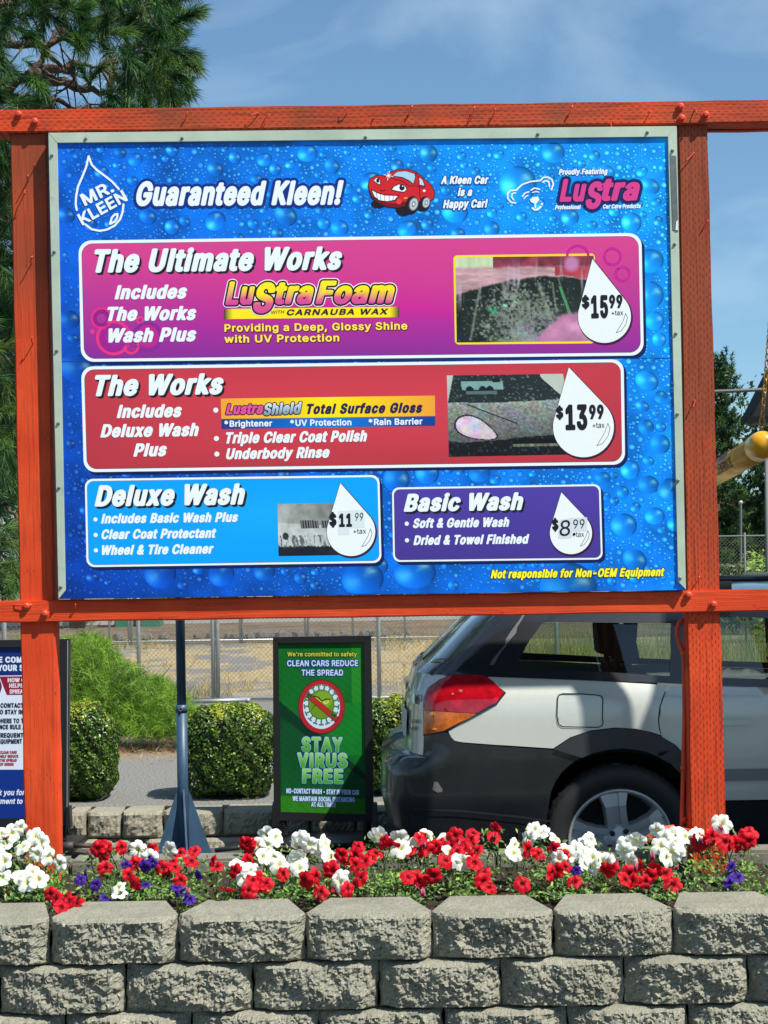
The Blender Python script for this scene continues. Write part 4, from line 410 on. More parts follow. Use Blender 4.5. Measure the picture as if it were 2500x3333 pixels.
  'R': "!*L(N(])A(E)Q(D)d(J)r(W)z(j){(|)u)3)i)C)V)K)D)L)4)E)&)8(z)%(z(o)$(])2(M(T),*8)2*4)i*5)l*8)q.*)m.1)-.1))..$-$(O)%*O&Y*{&X+$(@+`(N+{(^,7(q,S)>,`)q,`*5,Y*P,@*{+m+C+#+_+$-N+D-D+Z-5+j,z+r,],R,Z,Y,_,O-5,C-L,1-c+v-u+[.)+$.7*{.|*N.z*M.8)n.#)F-c)*-:(y,c(z,C)$,,)/+q)=+_)h+>*N*~*N),*I)**2)1)p)C)`)Y)V){)R*$(n*#(t)P).)%)K(c)r(M*M(?(U+$)*+$*q+M*b+f*P+t*>+y)~+r)_+c)G+I)4(W*D+q*)+})n,5)d,G)a,_)e,u)r-1*--C*I-M*N-L*N+q&-%(O(x*4(C*[(B+$(H+I(W+n(o,3(H,w(H,|(L,;)G,X*1,`*z,W*},$*}+|*z+w*G+n*++j*(*i+G+<+o+W,3+h,U+m,~+d-L+J-q+(.,*[.5*7.3)n.&)R-n)?-P)4-()6,U)C,1)h+P)<+*(~*h(n*G(i*((j)c(p)G).(u)W(T)s(H(Y*3)&)s)2)a)C)R)_)O)z)S*5)a*L)|*i*7*x+C)G+*)4*j))*N)$(Y*@+{){,U)u,l)v-(*$->*3-K*I-R*a-Q*s-I+$-:+*-(+*,l*t,L'*V(M(R)7+z)l+z)t.-)p.1)5.1)/.-*-+(M(h*N*u+&*u+&,$+t+K+y+M,5+z,3+~+=,P,5-(+z-U+t-Y+&-#+(.,*}.1*T.1*M.,*O-#)^-X)V-U)A-,)B-%*9,P)C+~)C+u)X+L)^+K*O,$+-+(M(_*K(m++(m+-*?,L*@,P*C,P*z,L+#+1+#+-+(+-,M+(,T*Q,T*J,Q*H+#)-+#)&*z)(*A*I*?,*E(M(S(m&,)?&*)D&/)t)5)r)=)2)=),):--+(M(S)X*Q+t*P+y*V+y+2+t+6)]+6)W+2.*E(M(])>(E)O(D)b(J)o(W)w(j)x(|)s)3)f)C)S)L)A)L)1)E)#)8(w)%(w(o(}(])/(M0-+(N(m*S(C*v(B+?(I+a(Y+~(u,8):,I)c,V*:,]*q,]+U,V,>,I,q,8->+{-b+`-{+?.0*v.7*M.5*-.,)i-s)T-_)?->).,q(|,>(v+c(u+((z*G)))q):)C)M(~)i(a*-(M(d*i)(*Q)+*<)5*))G)v)_)b*C)[+>)c,:)x,z*;-C*Q-N*i-Q+#-O+;-D+K-5+Z,z+p,:+w+>+q*C+])_+M)F+;)5+#)*1-+(M(Z)5(J,N(J,P)%,L),+@)/+?./*L.0)>-8)=,J)C,G*U-C*W-A*W)/)6)+2-+(M(q)*(J,M(J,N)*,J)/*3)/*.)3+l+.,1+a,A,.,F,e,B-%,8-A+v-j+J.,+/.4*j.7*J.5**.,)W-i)E-R)7-8)+,e)*,N)/,J)j,K)q,s*%-6*?-J*a-Q+*-M+J-:+],w+b,S+Y,.+?+])+)%3-+(M(}*G(C+*(D+I(M+d(Y,2(~,J)P,Q)q,P*>,G*c,7+(+y+C+[+V+<+b*p+h,>-U,?.,,<.1)3.1)..,).-P)3-J+<-J+?-G*$+l*#+5**+2*[+1+$+,+<*}+Q*l+c*P+i*1+f)h+X)L+F):+.).*j)(*I)**.)2)r)C)e)U)W){(w){(q)u(|)C).)+)@(p)n(Q4-+(M(a+?(J+|(I,$)W,a)X,e)],e*<,#*A+|,$+A,$+=+|+<*?)]*A+`.*+].1*|.1*x.-(n*8(m)](s)X+<)X5-+(M)#*L(C*t(B+=(I+](X+}(s,:):,G)Y,N)~,O*P,G*z,5+G+w+h+X+~+/,3*b,5*9,,)t+u*%-G*+-J,4-J,9-P,9.,,4.1)J.1)F.,),+:)k+0*%+A*A+K*b+O*}+K+8+A+O+,+^*q+f*U+g*(+Z)Y+A);*x)**O)**/)8)s)P)g)u)b)y)%)x)&)c).)G);),)J(r)t(S6-+(N(l*R(C+.(D+I(M+e(]+|(q,3),,I)c,N*5,I*c,;+1,$+P+e+h+@+x*s+}*N+w*J+z+i.(+k.,+e.1+$.1*|.,)R+i):+5)-*c)(*:)+)q)3)P)B)1)V(q)q(Y*3(J(]*[)&*<)3)z)P)m)u)k*G)u*l*.+-*N+?*s+C+7+9+T*z+e*U+h*(+])Y+E);+$))7-+(M(T)H(J*3(J,O-J,M.0)(./)&-N)--J+b-J8-+(O(u*N(C*v(B+:(F+Z(O+v(_,4(u,H)5,S)P,X)q,T*G,E*l,(+3+`+G,(+c,?,1,G,c,?-7,)-_+h-x+C./*v.7*U.7*6.0)v.$)`-q)>-G)4-,)/,l)2,C)?+z)U+[)r+G)^+>)H+.)+*_(y*,(~)P)7)()U(d*#(M(]*_)&*6)1)s)G)d)h)b*1)o*U*-*o*Q*~*z+#+C*s+_*Z+n*:+p)q+e)P+L)8+-)*(]*Q+g*4+u)y,5)q,Y)w,~*/->*H-M*h-R+1-L+L-:+Z,~+a,Y+Z,:+H+z+1+k*q+e9-+(N(k)h(J*S(J+~*j,;+@,H+j,M,3,M,W,F,|,;-<,*-X+n-q+R.(+7.2*s.7*R.6*3..)s-|)[-j)H-R)8-8).,s)(,E)-+s);+J)P+*)n*l*7*]*a*W+-*])j(R(]*W+7*7+E)z+a)m,*)l,W)w,|*3-?*R-P*w-Q+<-E+W-(+f,]+g,.+X+a+@+E*|+7A-C(N(U(X(J)C(J)p)x)u)}+y)|,M(J-7(J+>.0*N./(Q*0*d*,*f*-*j*u-C+c*fB-.(O(f)%(J*}(H+T(M+t(V,4(f,K({,Z)8,e)S,i)s,g*<,a*W,T*p,C+*+n+J,4+_,K+|,V,J,T,w,K-<,;-W,#-o+g-~+K.,+&.0)%./(W)k)0)k*|+=*y+^*k+t*R,$*3,%)o+w)S+b)>+K)4+0)0(W)k+`)k-J+0-H+K-@+`-/+n,o+p,N+f,.+R+s+=+g+&+aC-`(M).*v(C+B(B+g(G,0(T,O(h,k)%-&)E-8)l-A*5-=*<,^*<,X*:,G)h,0)J+g)4+9)+*k)0*F)@*&)^)m)~)^*L)W*u)U+L)Z+z)e,C)t,c*-,~*F-9*^-E*}-M+=-N+^-H+}-9,;,~,L,c,X,>-@,>-;,_-/,~,{->,e-Y,K-p,0.$+k.0+F.7*t.6*O..*+-y)b-^)F->)/,q(y,>(p+c(n+((u*L)()u)>)G)Y(~)}(a*F(ND-X(N(_)%(J*t(I+X(T+y(b,B({,^)<,p)X-&**-3*a-6+N-0,.,},a,g-1,B-Z+y-t+O.)*}.0)%./(^)k)0)k-J*t-I+O-=+k--,),o,<,N,H,*,N+W,N*|,H*R,=*/,.)o+y)Y+b)G+K);*p)0E,f(M(^)%(J,@(J,A)*,=)/)p)/)j)3)k*y,+*z,/+%,/+],++a)k+a)k-J,9-J,?-N,=.0)%./F,^(M(Y)%(J)h(J)k*r+}*r,&*x,&+R+}+X)k+Y)k-J,9-J,<-N,9.0)%./G-j(M)5*w(C+F(B+p(I,9(W,^(q,z)5-3)Y-?)~-E*P-F+>-B+B+B+B+>+:+>*c+B*[,^*Y,Z*:,Q)z,E)c,3)L+t)9+X)/+9)+*t).*X)6*<)G*%)_)o)z)a*C)X*l)U+>)Z+u)e,C)t,c*,,~*F-9*^-E*y-L+=-M+^-G+z-:,8,~,J,c,X,>-A,>-<,_-/,~,w-C,b-[,0.#+k.0+F.7*}.7*O..*+-z)b-_)F->).,q(x,>(p+c(n+((u*L)&)u)=)G)Y(~)}(a*F(NH-g(M(X)%(J)h(J)k*},H*|,J(J-1(J-0.0,I./,F+d)k+d)i./)%./I*B(M(R)%(J)g(H)j(N)j.*)g.0)%./J,Q(M(h*,(C*`(C+2(S+X(u+o)C+x*(+v.0+;.1+4.,+4)z+.)Y*{)@*i)1*Q))*6))){)/)g)>)X)U)Q)q)O*G(h*G(k)_(q)C)#)#)6(i)M(V)d(KK-7(M(])%(J)h(J)j*<*K+)*O+*,7(J-)(J-*(N+#+a-).*-&.1,0./*F,*)k+?)i./)%./L,N(M(V)%(J,0(H,4(N,4)*,0)/)p)/)j)3)j.*)g.0)%./M.s(M(d)%(J)b(H)g(N)g,y*/+f+@(N+F(H+y(H+}(K-T,q-W,e-V(N-W(J-^(H.=(J.=./-=./,#*R+b)O+^)S+B*R*&./)&.0N-m(M(Z)%(J)g(H)j(N)g-#*M+a,E(J-7(J-7./,O..,O)X,&*J)t..)p.1)%./O-v(N(m*v(C+B(B+p(J,=([,_(u,{):-9)e-I*:-R*q-S+P-M,,-?,_-)-1,g-W,=-x+p./+B.7*p.5*F.+)}-s)Y-U)>-1)),c(y,>(p+c(n+((u*L)()u)>)G)Z(~)}(a*F(N(k*}),*^)4*B)C*+)W)t)q)e*5)Z*Y)U+,)V+Y)e,C)t,c*-,~*B-6*^-E*y-L+=-M+^-G+}-8,;,~,N,c,^,C,h+z,l+L,l*z,^*5,N)q,9)S+})A+b)3+B),P,~(N(a)%(J)h(J)k*M*}*N+T*V+p*c,+*s,=++,N+E,Y+f,`,*,`,S,Y,w,O-8,?-R,)-j+k-z+K.++&.0)%./(W)k+5)k-J++-H+F-A+[-3+p,o+x,A+r+s+^+N+F+>+++6Q-v(N(q,R&u-9&s-<&y,_(u,t)0-1)T-?)u-M*K-R*p-S+P-O+y-D,P-2,~,u-G,^-a,;-y+p./+O.6*}.7*T./*+-y)^-X)=-0)&,^(r+y(n+>(r*^(~*&)6)T)N)0)g(s*+([*T(I+&(B+T(D,+(Q(o+&),*g)1*F)@*.)T)u)p)f*5)[*Y)V+P)Z+y)e,B)t,c*+,|*B-6*^-E*y-L+=-M+^-G+y-;,9-$,L,g,[,G,f,&,l+Y,l+,,h*^,^*5,M)p,9)S,4)S+b*9*w*9+[)5+Y)0+K)-R-&(N(`)%(J)h(J)k*Y*t*Z*{*W,%(J,q(J+f*f,2+%,K+D,Z+j,b,A,],s,K-D,1-f+k-{+K.++&.0)%./(W)k+B)k-J++-I+K-@+b-/+t,j+x,A+q+s+^+W+F+I+++BS-$(M)3*J(A*r(?+@(D+`(N+{(^,9(s,J)/,W)J,`)j,`*3,X*S,J*o,6+*+[+K*.+{)p,3)d,E)b,j)p-/*2-E*[-P+.-M+R-<+g-%+r,[,X,],W,s,P-3,D-J,2-b+w-u+[.)+$.6*[.7*;.3)w.()[-u)D-b)2-J)&-3(z,o(y,J)$,*)2+m)I+S*$+3+2*m+R*_+i*M+v*8+v)j+f)J+D)2*r)(*D)+)x)<)a)W)V)|)R*$(n)~(o)f(x)E)+)*);(q)i(PT-&(M(X*F(J+((H+.(N+.-E+1-J,c-J,i-N,h./(g./(h-K*C-J*E-EU-g(M(m*l(A+T(C+p(J,4(X,a(}-$)S-/)x-3*A-3.+-0.0,O.1,I.+,I*F,A)t,0)S+s)=+O).++)**b).*B)<*()S)t)o)j*A)i.+)h./)b.1)%./)$*F).)b)D)4)k(f*9(NV-C(M(X*Q(J+>(H+B(M-7.*-5.1,P.1,K.-*y)?*u)?*Q*])C./(X./W/M(M(Y*#(J*p(J+y,z-*(J-v(J/A./.X./-P)I,E./+T..*K)L)A./(Y.0X->(M(`(Z(J)I(J*r*g*v*d,?(K,D(H-0(J-1(N+@+E-(./,8./+<,]*v+{*r+{*S,W)U./(e./*J+@(Z(PY-<(M(V*Q(J+7(J+:*j-0./,?./*u+T*p+U)I./(X./*N*jZ,x(M(X(q(J,V(J,X)*,T)/)f)/,T-T,T.0(o./(n-N(t-J+_-J(r)%a,J(N(x)q(A*=(@*](H*x(X+4(q+8(o+9(J+x(J+y+<+s+k+i,*+S,F+:,X*x,d*=,i)],Z)F,M)/,9(z+}(o+d(t+^)O+L)b+i)t+x*4,(*S,+*x+{+++n+4+Z+7+8+/+,*x+%)w*t)J*g)%*P(l*/(f)o(f)O(k)4(u(x)+(b)=(S)S(H([)x)%)])2)N)F)K)f)U)})f*/*%*8+4*L+7*J+6)k+.)S*})A*k)2*S)&*8(~b,k(N(g*V(A+)(B+M(M+r(h,1)/,D)],N*8,N*t,E+J,2+x+w,=+V,V+2,f*d,i*?,c){,N)`,-)`.+)Z.1({.0(z(J)Z(H)`)#)r(f*)(T*?(G(_*V)%*2)4){)F)p)X)a*/)_*k)k+F*$+k*D,$*m,)+6+x+H+h+U+S+f*}+h*A+Z)c+D)>+#))c,P(M(|*@(A*|(D+R(Y+j(l+{)%,6)X,3)]+W)l+R)j+E)J+3)6*w)**W)#*<)(*$)3)m)F)`)])P*8)Q*x)c+S*$+v*I,)*w,$+.+w+@+f+R+A,1+O,5+S+|,%+a,F+<,]*j,h*I,i**,c)e,U)I,A)3,&(|+b(p+=(j*t(i*F(m)x(w)S).)/)B(o)[(Y)x(Jd,k(N(f*7(A*[(A*|(I+@(`+W(~+[(I,>(J,<.0+Y./+W,-+@,J*|,a*[,i*.,f)e,X)E,A)-+}(w+X(k+%(h*S(m)x({)F)3(~)N(`)j(M(_*E)%*3)+)|)6)b)X)Q*/)O*k)Y+A)r+k*7,$*[,*+(+x+E+X+U+%+X*A+M)f+7)?*s)**[)$e,X(N(u*C(A+$(C+W(W+n(j,#(},1)8,7)O+W)`+A)=+*),*a)#*<)()|)6)d)O)T)t)Q*=,7*=,=*A,8+=,-+b+w,(+a,B+E,V+$,d*a,i*<,h)w,_)[,P)E,=)2,%(|+b(p+=(j*o(i*F(n)t(y)O)-)/)B(o)[(Y)|(I(W)R*z)O*})U+=)l+f*.+}*R,**w,#+7+l+L+J+U*}+R*zf+&(M(i)9(J)t(H)y(L)z,%*k,&*o,.*o,a*k,d)z,e){-<*&-P*4-]*K-a*m-]*|.8*y.=*k.A*4.E)t.=)a.3)K-y)>-a)9-E)7,e(T,d(N,a(O,()7,%g,l(N(x*<%h*w%i+R%y+x&:,-&P,7&h,?(C,?,_,<,d+[,c+W,.+<,O*w,c*N,i)|,c)`,U)@,<)++z(w+Y(j*u(m)~)$)C)E(s)a(_)|(S*@(M*[(N*w(S+1(_+E(o+W),+X(G+U((+H&h+1&U*a&I*3&M)n&_)N(&(x&c).&C)K&()n%q(^*7)5)s)H)[)l)P*C)Q*~)`+P)x+q*<,&*e,)+.+t+>+c+K+L+X*u+V*1+G)_+.)A*e)2h,^(M(k(z(J)^(J)`*|)d+E)m+]*#+r*;,#*V,)*r,%+-+u+>+a+G+J+J+*+K(J,-(H,1(N,0+<,++f+|,%+i,D+Q,W+2,e*r,i*M,f*2,])v,L)`,2)`.*)Z.1(z./i*1(N(T({(J)Y(H)`(N)`,])^,c)Y,d(~,d(y,a(])--E)>-A)P-D)^-N)h-])k-o)h.%)^.3)P.<)>.@)0.=(~.5(s.%(o-o(r-](|-Nk,B(M([(z(J)^(J)`)|*#*C+J(J,;(H,>(N*W*s,3,a,-,d+?,b)`*r)`.*)Z.1(z./l*7(M(R(}(J)^(H)c(N)c.*)^.1(|./m.b(M({(z(J)^(J)`+.)c+J)o+f*#+w*;,&*Q,**i,%*{+w+.+f+5+R+8(J+v(I+y+J,%+a,6+v,M,&,d,*,{,(-6+x-D+i-L+R-O(J.2(H.3+R.++|-r,D-],W-D,d-),j,d,j,H,c,-,S+t,A+d,(+N,J+;,]+#,g*Z,k*?,e*),Y)r,J)`,1)Z,d({,cn,^(M(h(z(J)^(J)`*|)d+E)p+a*$+s*?,$*Z,)*r,%+-+u+>+a+G+J+J+*+K(J,/(J,.+R,(+o+x,.+h,E+Q,W+),g*M,f)~,S)`,0)Z,d)#,d(y,ao,c(N(m*@(A*e(@+*(F+I(S+c(f+|)%,2)F,?)k,E*4,F*b,B+/,7+X,&+x+n,8+R,O+3,`*n,h*I,i**,c)e,U)N,E)9,/)$+k(t+J(k*}(h*S(l*%(t)])+)4)@(r)[(Y)x(J(`*E)%*3)+)|)6)b)X)Q*/)P*k)]+F)s+j*7,$*a,)*w,$+.+v+L+S+]*}+`*A+R)b+:)=+*)0*s)(p,k(N(g(z%p)Z%n)`%t)`(~)z(^*;(I*Z(A+)(B+M(M+i(`,)(},=)F,J)t,O*F,N*t,E+K,7+p+~,4+b,O+D,`*m,i*?,c){,N)`,+)Z,d(z,b(`*Q)%*?),*,)9)n)^)`*9)`*t)m+K*)+o*H,%*r,)+),#+<+t+W+O+g*y+g*9+Z)b+C)=+#))*i)$q,k(N(h+Y%p,7%n,=%p,>%t,=,b+[,c+W,-+<,O*y,b*R,i**,e)a,V)F,B)0,&({+b(m+4(i*g(i*9(q)g)%)9)>(p)a(R**(D*R(@*w(G+<([+W(~(a*E)%*2)+)|)6)a)X)Q*0)O*k)Y+B)r+k*7,$*[,**s,$+*+w+;+g+G+T+V*}+X*=+L)b+5)=+$)0*n)(r+,(M(](z(J)^(J)`+*)d+J)s+f*2+y*Q,%*{+~*{,h*V,j*6,c)s,N)`,5)Z,d)#,d(y,as,4(M)(*%(A*g(C+=(W+a(x+l)4+r)J+s)f+n*%+c*=+R*O+&*h)y+*)g+5)^+C)Z+X)d+o)y,#*4,+*T,,*k,#*}+o+4+O+k+^+m+b+c+}+J,F+),]*^,h*&,g)g,`)N,S)+,3({+x(u+b(t+F(z++)**o);*])g*E*p*(+#)x+-)k+0)S+&)=*k),*O)#*+)$)k)/)X)A)K)`(k)S(s)/)1(f)T(Nt*j(M(j)y(E*K(F*^(J*a(N*T)**0)()y)-)p)8)k)N)k,%*T,&*W,**W,a*T,d)k,e)k-a)g-f).-f)*-a)),f(O,c(N,*(T,&)),%)*)N)-)/)8(o)G(])^(Mu,^(M(m*+(D*Q(D*r(M+4(`+H(z+L(r+O(I,/(I,1,`,-,d+Q,d+J,`+J*.+F)i+;)M+))9*m)-*Q)(*6),)})7)m)I)c)e)`*))`,`)Z,d)#,d(y,`(z)r)$)D)4({)H(a)d(Nv,J(M(X*+(J*m(J,=,],:,d+Z,d+S,a*`***L)?)D,a)?,d(_,d(X,aw.:(M(])o(J*R(J+C+`,4(J,s(J.(,b-C,d-@,a,Q)M+d,d+(,d*},a*6)O)F,a)?,d(_,cx,@(M(^(](J)I(J*F**+C(J,0(J,0(P*l*W,+,b+B,d+=,a*K+5*F+2)O,d(g,d(d,a)|*](^(Py,J(M(b)1%m)U%m)v%v*6&/*J&M,<,Z,:,d+Z,d+R,`*a*-*L)A)C,b(Z,c*((M)u&v)d&Z)Q&Q)-&T)&&Q(u%v(z%rz,B(M(Z(p(J+z(J+{)*+u).)l)/+r,*+u,]+q,d(z,d(u,b(u,%(z+~*|+|(p(| *E(L",
}
# ------------------------------------------------------------------ lettering
_FONT = {k: decode(v) for k, v in FONTS.items()}
CAP = .5087
def inside(px, py, loops):
    c = False
    for L in loops:
        n = len(L); j = n - 1
        for i in range(n):
            xi, yi = L[i]; xj, yj = L[j]
            if (yi > py) != (yj > py) and px < (xj - xi) * (py - yi) / (yj - yi) + xi: c = not c
            j = i
    return c
_TRI = {}
def glyph(st, ch):
    k = (st, ch)
    if k not in _TRI:
        adv, loops = _FONT[st][ch]; V = []; E = []
        for L in loops:
            n = len(V); V += [Vector(p) for p in L]; E += [(n + i, n + (i + 1) % len(L)) for i in range(len(L))]
        T = []
        if V:
            r = geometry.delaunay_2d_cdt(V, E, [], 0, 1e-6)
            V2 = [(v.x, v.y) for v in r[0]]
            for f in r[2]:
                cx = sum(V2[i][0] for i in f) / len(f); cy = sum(V2[i][1] for i in f) / len(f)
                if inside(cx, cy, loops): T.append(tuple(f))
            V = V2
        _TRI[k] = (adv, loops, V, T)
    return _TRI[k]
class Face:
    """a printed face: maps photograph points of the lettering to its plane"""
    def __init__(s, D, step=.0003): s.D = D; s.step = step
    def P(s, x, y, L): return W(x, y, s.D - .0006 - L * s.step)
BF = Face(DB)
def fr(ox, oy, k): return lambda x, y: (ox + x * k, oy + y * k)
c3 = fr(150, 400, .6028); c4 = fr(1150, 400, .6631); c5 = fr(150, 1150, .6932); c6 = fr(1200, 1150, .6932)
f4 = fr(700, 880, .3918); f5 = fr(680, 1260, .4581); f6 = fr(1180, 530, .5787); f7 = fr(900, 2080, .2712); z2 = fr(0, 1900, .3708)
def ribbon(m, P2, w, face, L, rgb, closed=False):
    """a line of half width w photograph pixels"""
    n = len(P2)
    for i in range(n if closed else n - 1):
        (ax, ay), (bx, by) = P2[i], P2[(i + 1) % n]; dx, dy = bx - ax, by - ay; l = math.hypot(dx, dy)
        if l < 1e-6: continue
        nx, ny = -dy / l * w, dx / l * w; j = L + rnd.uniform(0, .3)
        m.add([face.P(ax + nx, ay + ny, j), face.P(bx + nx, by + ny, j), face.P(bx - nx, by - ny, j), face.P(ax - nx, ay - ny, j)], [(0, 1, 2, 3)], rgb)
    for (ax, ay) in P2:
        j = L + rnd.uniform(0, .3)
        m.add([face.P(ax + w * math.cos(t * math.pi / 4), ay + w * math.sin(t * math.pi / 4), j) for t in range(8)], [tuple(range(8))], rgb)
def text(s, p0, p1, cap, rgb, face=BF, L=6, st='C', sh=.19, out=None, shadow=None, grad=None, parent=None, name='lettering', sp=0):
    """baseline ends p0, p1 and capital height, all in photograph pixels"""
    x = 0; G = []
    for ch in s:
        adv, loops, V, T = glyph(st, ch); G.append((x, loops, V, T)); x += adv + sp
    xs = [v[0] + gx + sh * v[1] for gx, _, V, _ in G for v in V]; lo, hi = min(xs), max(xs)
    e = Vector((p1[0] - p0[0], p1[1] - p0[1])); k = e.length / (hi - lo); e.normalize(); up = Vector((e.y, -e.x)) * (cap / CAP)
    def tr(gx, v, ox=0, oy=0):
        a = (v[0] + gx + sh * v[1] - lo) * k; return (p0[0] + e.x * a + up.x * v[1] + ox, p0[1] + e.y * a + up.y * v[1] + oy)
    objs = []
    if shadow:
        dx, dy, c = shadow[:3]; m = MB(); q = max(1, int(max(abs(dx), abs(dy)) / 1.6))
        for i in range(q, 0, -1):
            for gx, loops, V, T in G: m.add([face.P(*tr(gx, v, dx * i / q, dy * i / q), L - 2.9 + .12 * (q - i)) for v in V], T, lin(c))
        if len(shadow) > 3:
            for gx, loops, V, T in G:
                for lp_ in loops: ribbon(m, [tr(gx, v, dx * .5, dy * .5) for v in lp_], shadow[3], face, L - 3.3, lin(c), True)
        objs.append(m.build('lettering_shadow', M['print'], parent))
    if out:
        for n, (w, c) in enumerate(out):
            m = MB(); LL = L - 1.2 - n * .9
            for gx, loops, V, T in G:
                m.add([face.P(*tr(gx, v), LL) for v in V], T, lin(c))
                for lp_ in loops: ribbon(m, [tr(gx, v) for v in lp_], w, face, LL, lin(c), True)
            objs.append(m.build('lettering_outline', M['print'], parent))
    m = MB(); vc = []
    for gx, loops, V, T in G:
        m.add([face.P(*tr(gx, v), L) for v in V], T, None if grad else lin(rgb))
        if grad:
            for v in V:
                t = min(1, max(0, v[1] / CAP)); g = [g_[0] for g_ in grad]; vc.append([np.interp(t, g, [lin(g_[1])[i] for g_ in grad]) for i in range(3)])
    if grad: o = mesh(name, m.V, m.F, M['print'], parent, vcol=np.array(vc))
    else: o = m.build(name, M['print'], parent)
    return o
def poly(name, pts, rgb, face, L, parent, grad=None):
    """flat printed shape from photograph points; grad: function (x, y) -> rgb"""
    V = [Vector(p) for p in pts]; n = len(V)
    r = geometry.delaunay_2d_cdt(V, [(i, (i + 1) % n) for i in range(n)], [], 0, 1e-6)
    V2 = [(v.x, v.y) for v in r[0]]; T = [tuple(f) for f in r[2] if inside(sum(V2[i][0] for i in f) / 3, sum(V2[i][1] for i in f) / 3, [pts])]
    P3 = [face.P(x, y, L) for x, y in V2]
    if grad: return mesh(name, P3, T, M['print'], parent, vcol=np.array([lin(grad(x, y)) for x, y in V2]))
    return mesh(name, P3, T, M['print'], parent, col=[lin(rgb)] * len(T))
def cgrid(name, q, nx, ny, fn, face, L, parent):
    """picture printed on a quad TL TR BR BL; fn(u, v) -> rgb array 0..255, v downwards"""
    u, v = np.meshgrid(np.linspace(0, 1, nx + 1), np.linspace(0, 1, ny + 1)); q = np.array(q, float)
    P = (q[0] * ((1 - u) * (1 - v))[..., None] + q[1] * (u * (1 - v))[..., None] + q[2] * (u * v)[..., None] + q[3] * ((1 - u) * v)[..., None]).reshape(-1, 2)
    c = nx + 1; F = np.array([(j * c + i, (j + 1) * c + i, (j + 1) * c + i + 1, j * c + i + 1) for j in range(ny) for i in range(nx)])
    Vv = np.array([tuple(face.P(x, y, L)) for x, y in P])
    return mesh(name, Vv, F, M['print'], parent, vcol=lin(np.clip(fn(u, v), 0, 255).reshape(-1, 3)))
def rrect(q, r, n=7):
    """rounded quad TL TR BR BL"""
    q = [Vector(p) for p in q]; out = []
    for i in range(4):
        p, a, b = q[i], q[i - 1], q[(i + 1) % 4]; ea = (a - p).normalized() * r; eb = (b - p).normalized() * r; c = p + ea + eb
        for j in range(n + 1):
            t = j / n * math.pi / 2; v = c - eb * math.cos(t) - ea * math.sin(t) if False else c - ea * math.sin(t) - eb * math.cos(t)
            out.append((v.x, v.y))
    return out
def inset(q, d):
    c = sum((Vector(p) for p in q), Vector((0, 0))) / 4
    return [(p[0] + (d if p[0] < c.x else -d), p[1] + (d if p[1] < c.y else -d)) for p in q]
def drop(tip, c, r, n=28):
    tip = Vector(tip); c = Vector(c); d = tip - c; l = d.length; a0 = math.atan2(d.y, d.x); al = math.acos(min(1, r / l)) * .93
    out = [tuple(tip)]
    for i in range(n + 1):
        a = a0 + al + (2 * math.pi - 2 * al) * i / n; out.append((c.x + r * math.cos(a), c.y + r * math.sin(a)))
    return out
def vnoise(u, v, seed, f, oct=4):
    out = np.zeros_like(u); a = 1; tot = 0
    for o in range(oct):
        g = np.random.default_rng(seed + o).random((int(f[1] * 2 ** o) + 3, int(f[0] * 2 ** o) + 3)); x = u * f[0] * 2 ** o; y = v * f[1] * 2 ** o
        i = np.floor(x).astype(int); j = np.floor(y).astype(int); fx = x - i; fy = y - j; fx = fx * fx * (3 - 2 * fx); fy = fy * fy * (3 - 2 * fy)
        out += a * ((g[j, i] * (1 - fx) + g[j, i + 1] * fx) * (1 - fy) + (g[j + 1, i] * (1 - fx) + g[j + 1, i + 1] * fx) * fy); tot += a; a *= .6
    return out / tot

# ------------------------------------------------------------------ the menu board
mb = empty('menu_board', W(1210, 1950, DB), 'large car wash menu board, blue water drop print with four price panels', 'menu board')
m = MB(); m.slab([(190, 1950), (2230, 1921), (2200, 418), (160, 436)], DB, .085); m.build('cabinet', M['black'], mb)
TLp, TRp, BRp, BLp = (180, 460), (2180, 440), (2230, 1920), (190, 1949)
def bgc(x, y):
    u = np.clip((x - 190) / 2000, 0, 1); v = np.clip((y - 450) / 1480, 0, 1)
    a = np.array([0, 92, 205.]); b = np.array([0, 156, 252.]); c = np.array([0, 52, 152.]); d = np.array([0, 122, 232.])
    u = u ** .8; u = u[..., None] if isinstance(u, np.ndarray) else u; v = v[..., None] if isinstance(v, np.ndarray) else v
    return (a * (1 - u) + b * u) * (1 - v) + (c * (1 - u) + d * u) * v
def bgf(u, v):
    x = 190 + u * 2000; y = 450 + v * 1480; n = vnoise(u, v, 5, (22, 16), 5)
    return bgc(x, y) * (.62 + .72 * n[..., None])
cgrid('printed_face', [TLp, TRp, BRp, BLp], 220, 160, bgf, BF, 0, mb)
PANELS = [([(255, 783), (2088, 758), (2096, 1157), (264, 1178)], 42), ([(264, 1193), (2030, 1169), (2035, 1512), (273, 1537)], 38),
          ([(276, 1559), (1235, 1546), (1242, 1832), (282, 1846)], 26), ([(1276, 1587), (1955, 1576), (1962, 1821), (1280, 1829)], 22)]
def in_panel(x, y, mar): return any(q[0][0] + mar < x < q[1][0] - mar and q[0][1] + mar < y < q[2][1] - mar for q, _ in PANELS)
dV = []; dF = []; dC = []
rd = random.Random(3); placed = []
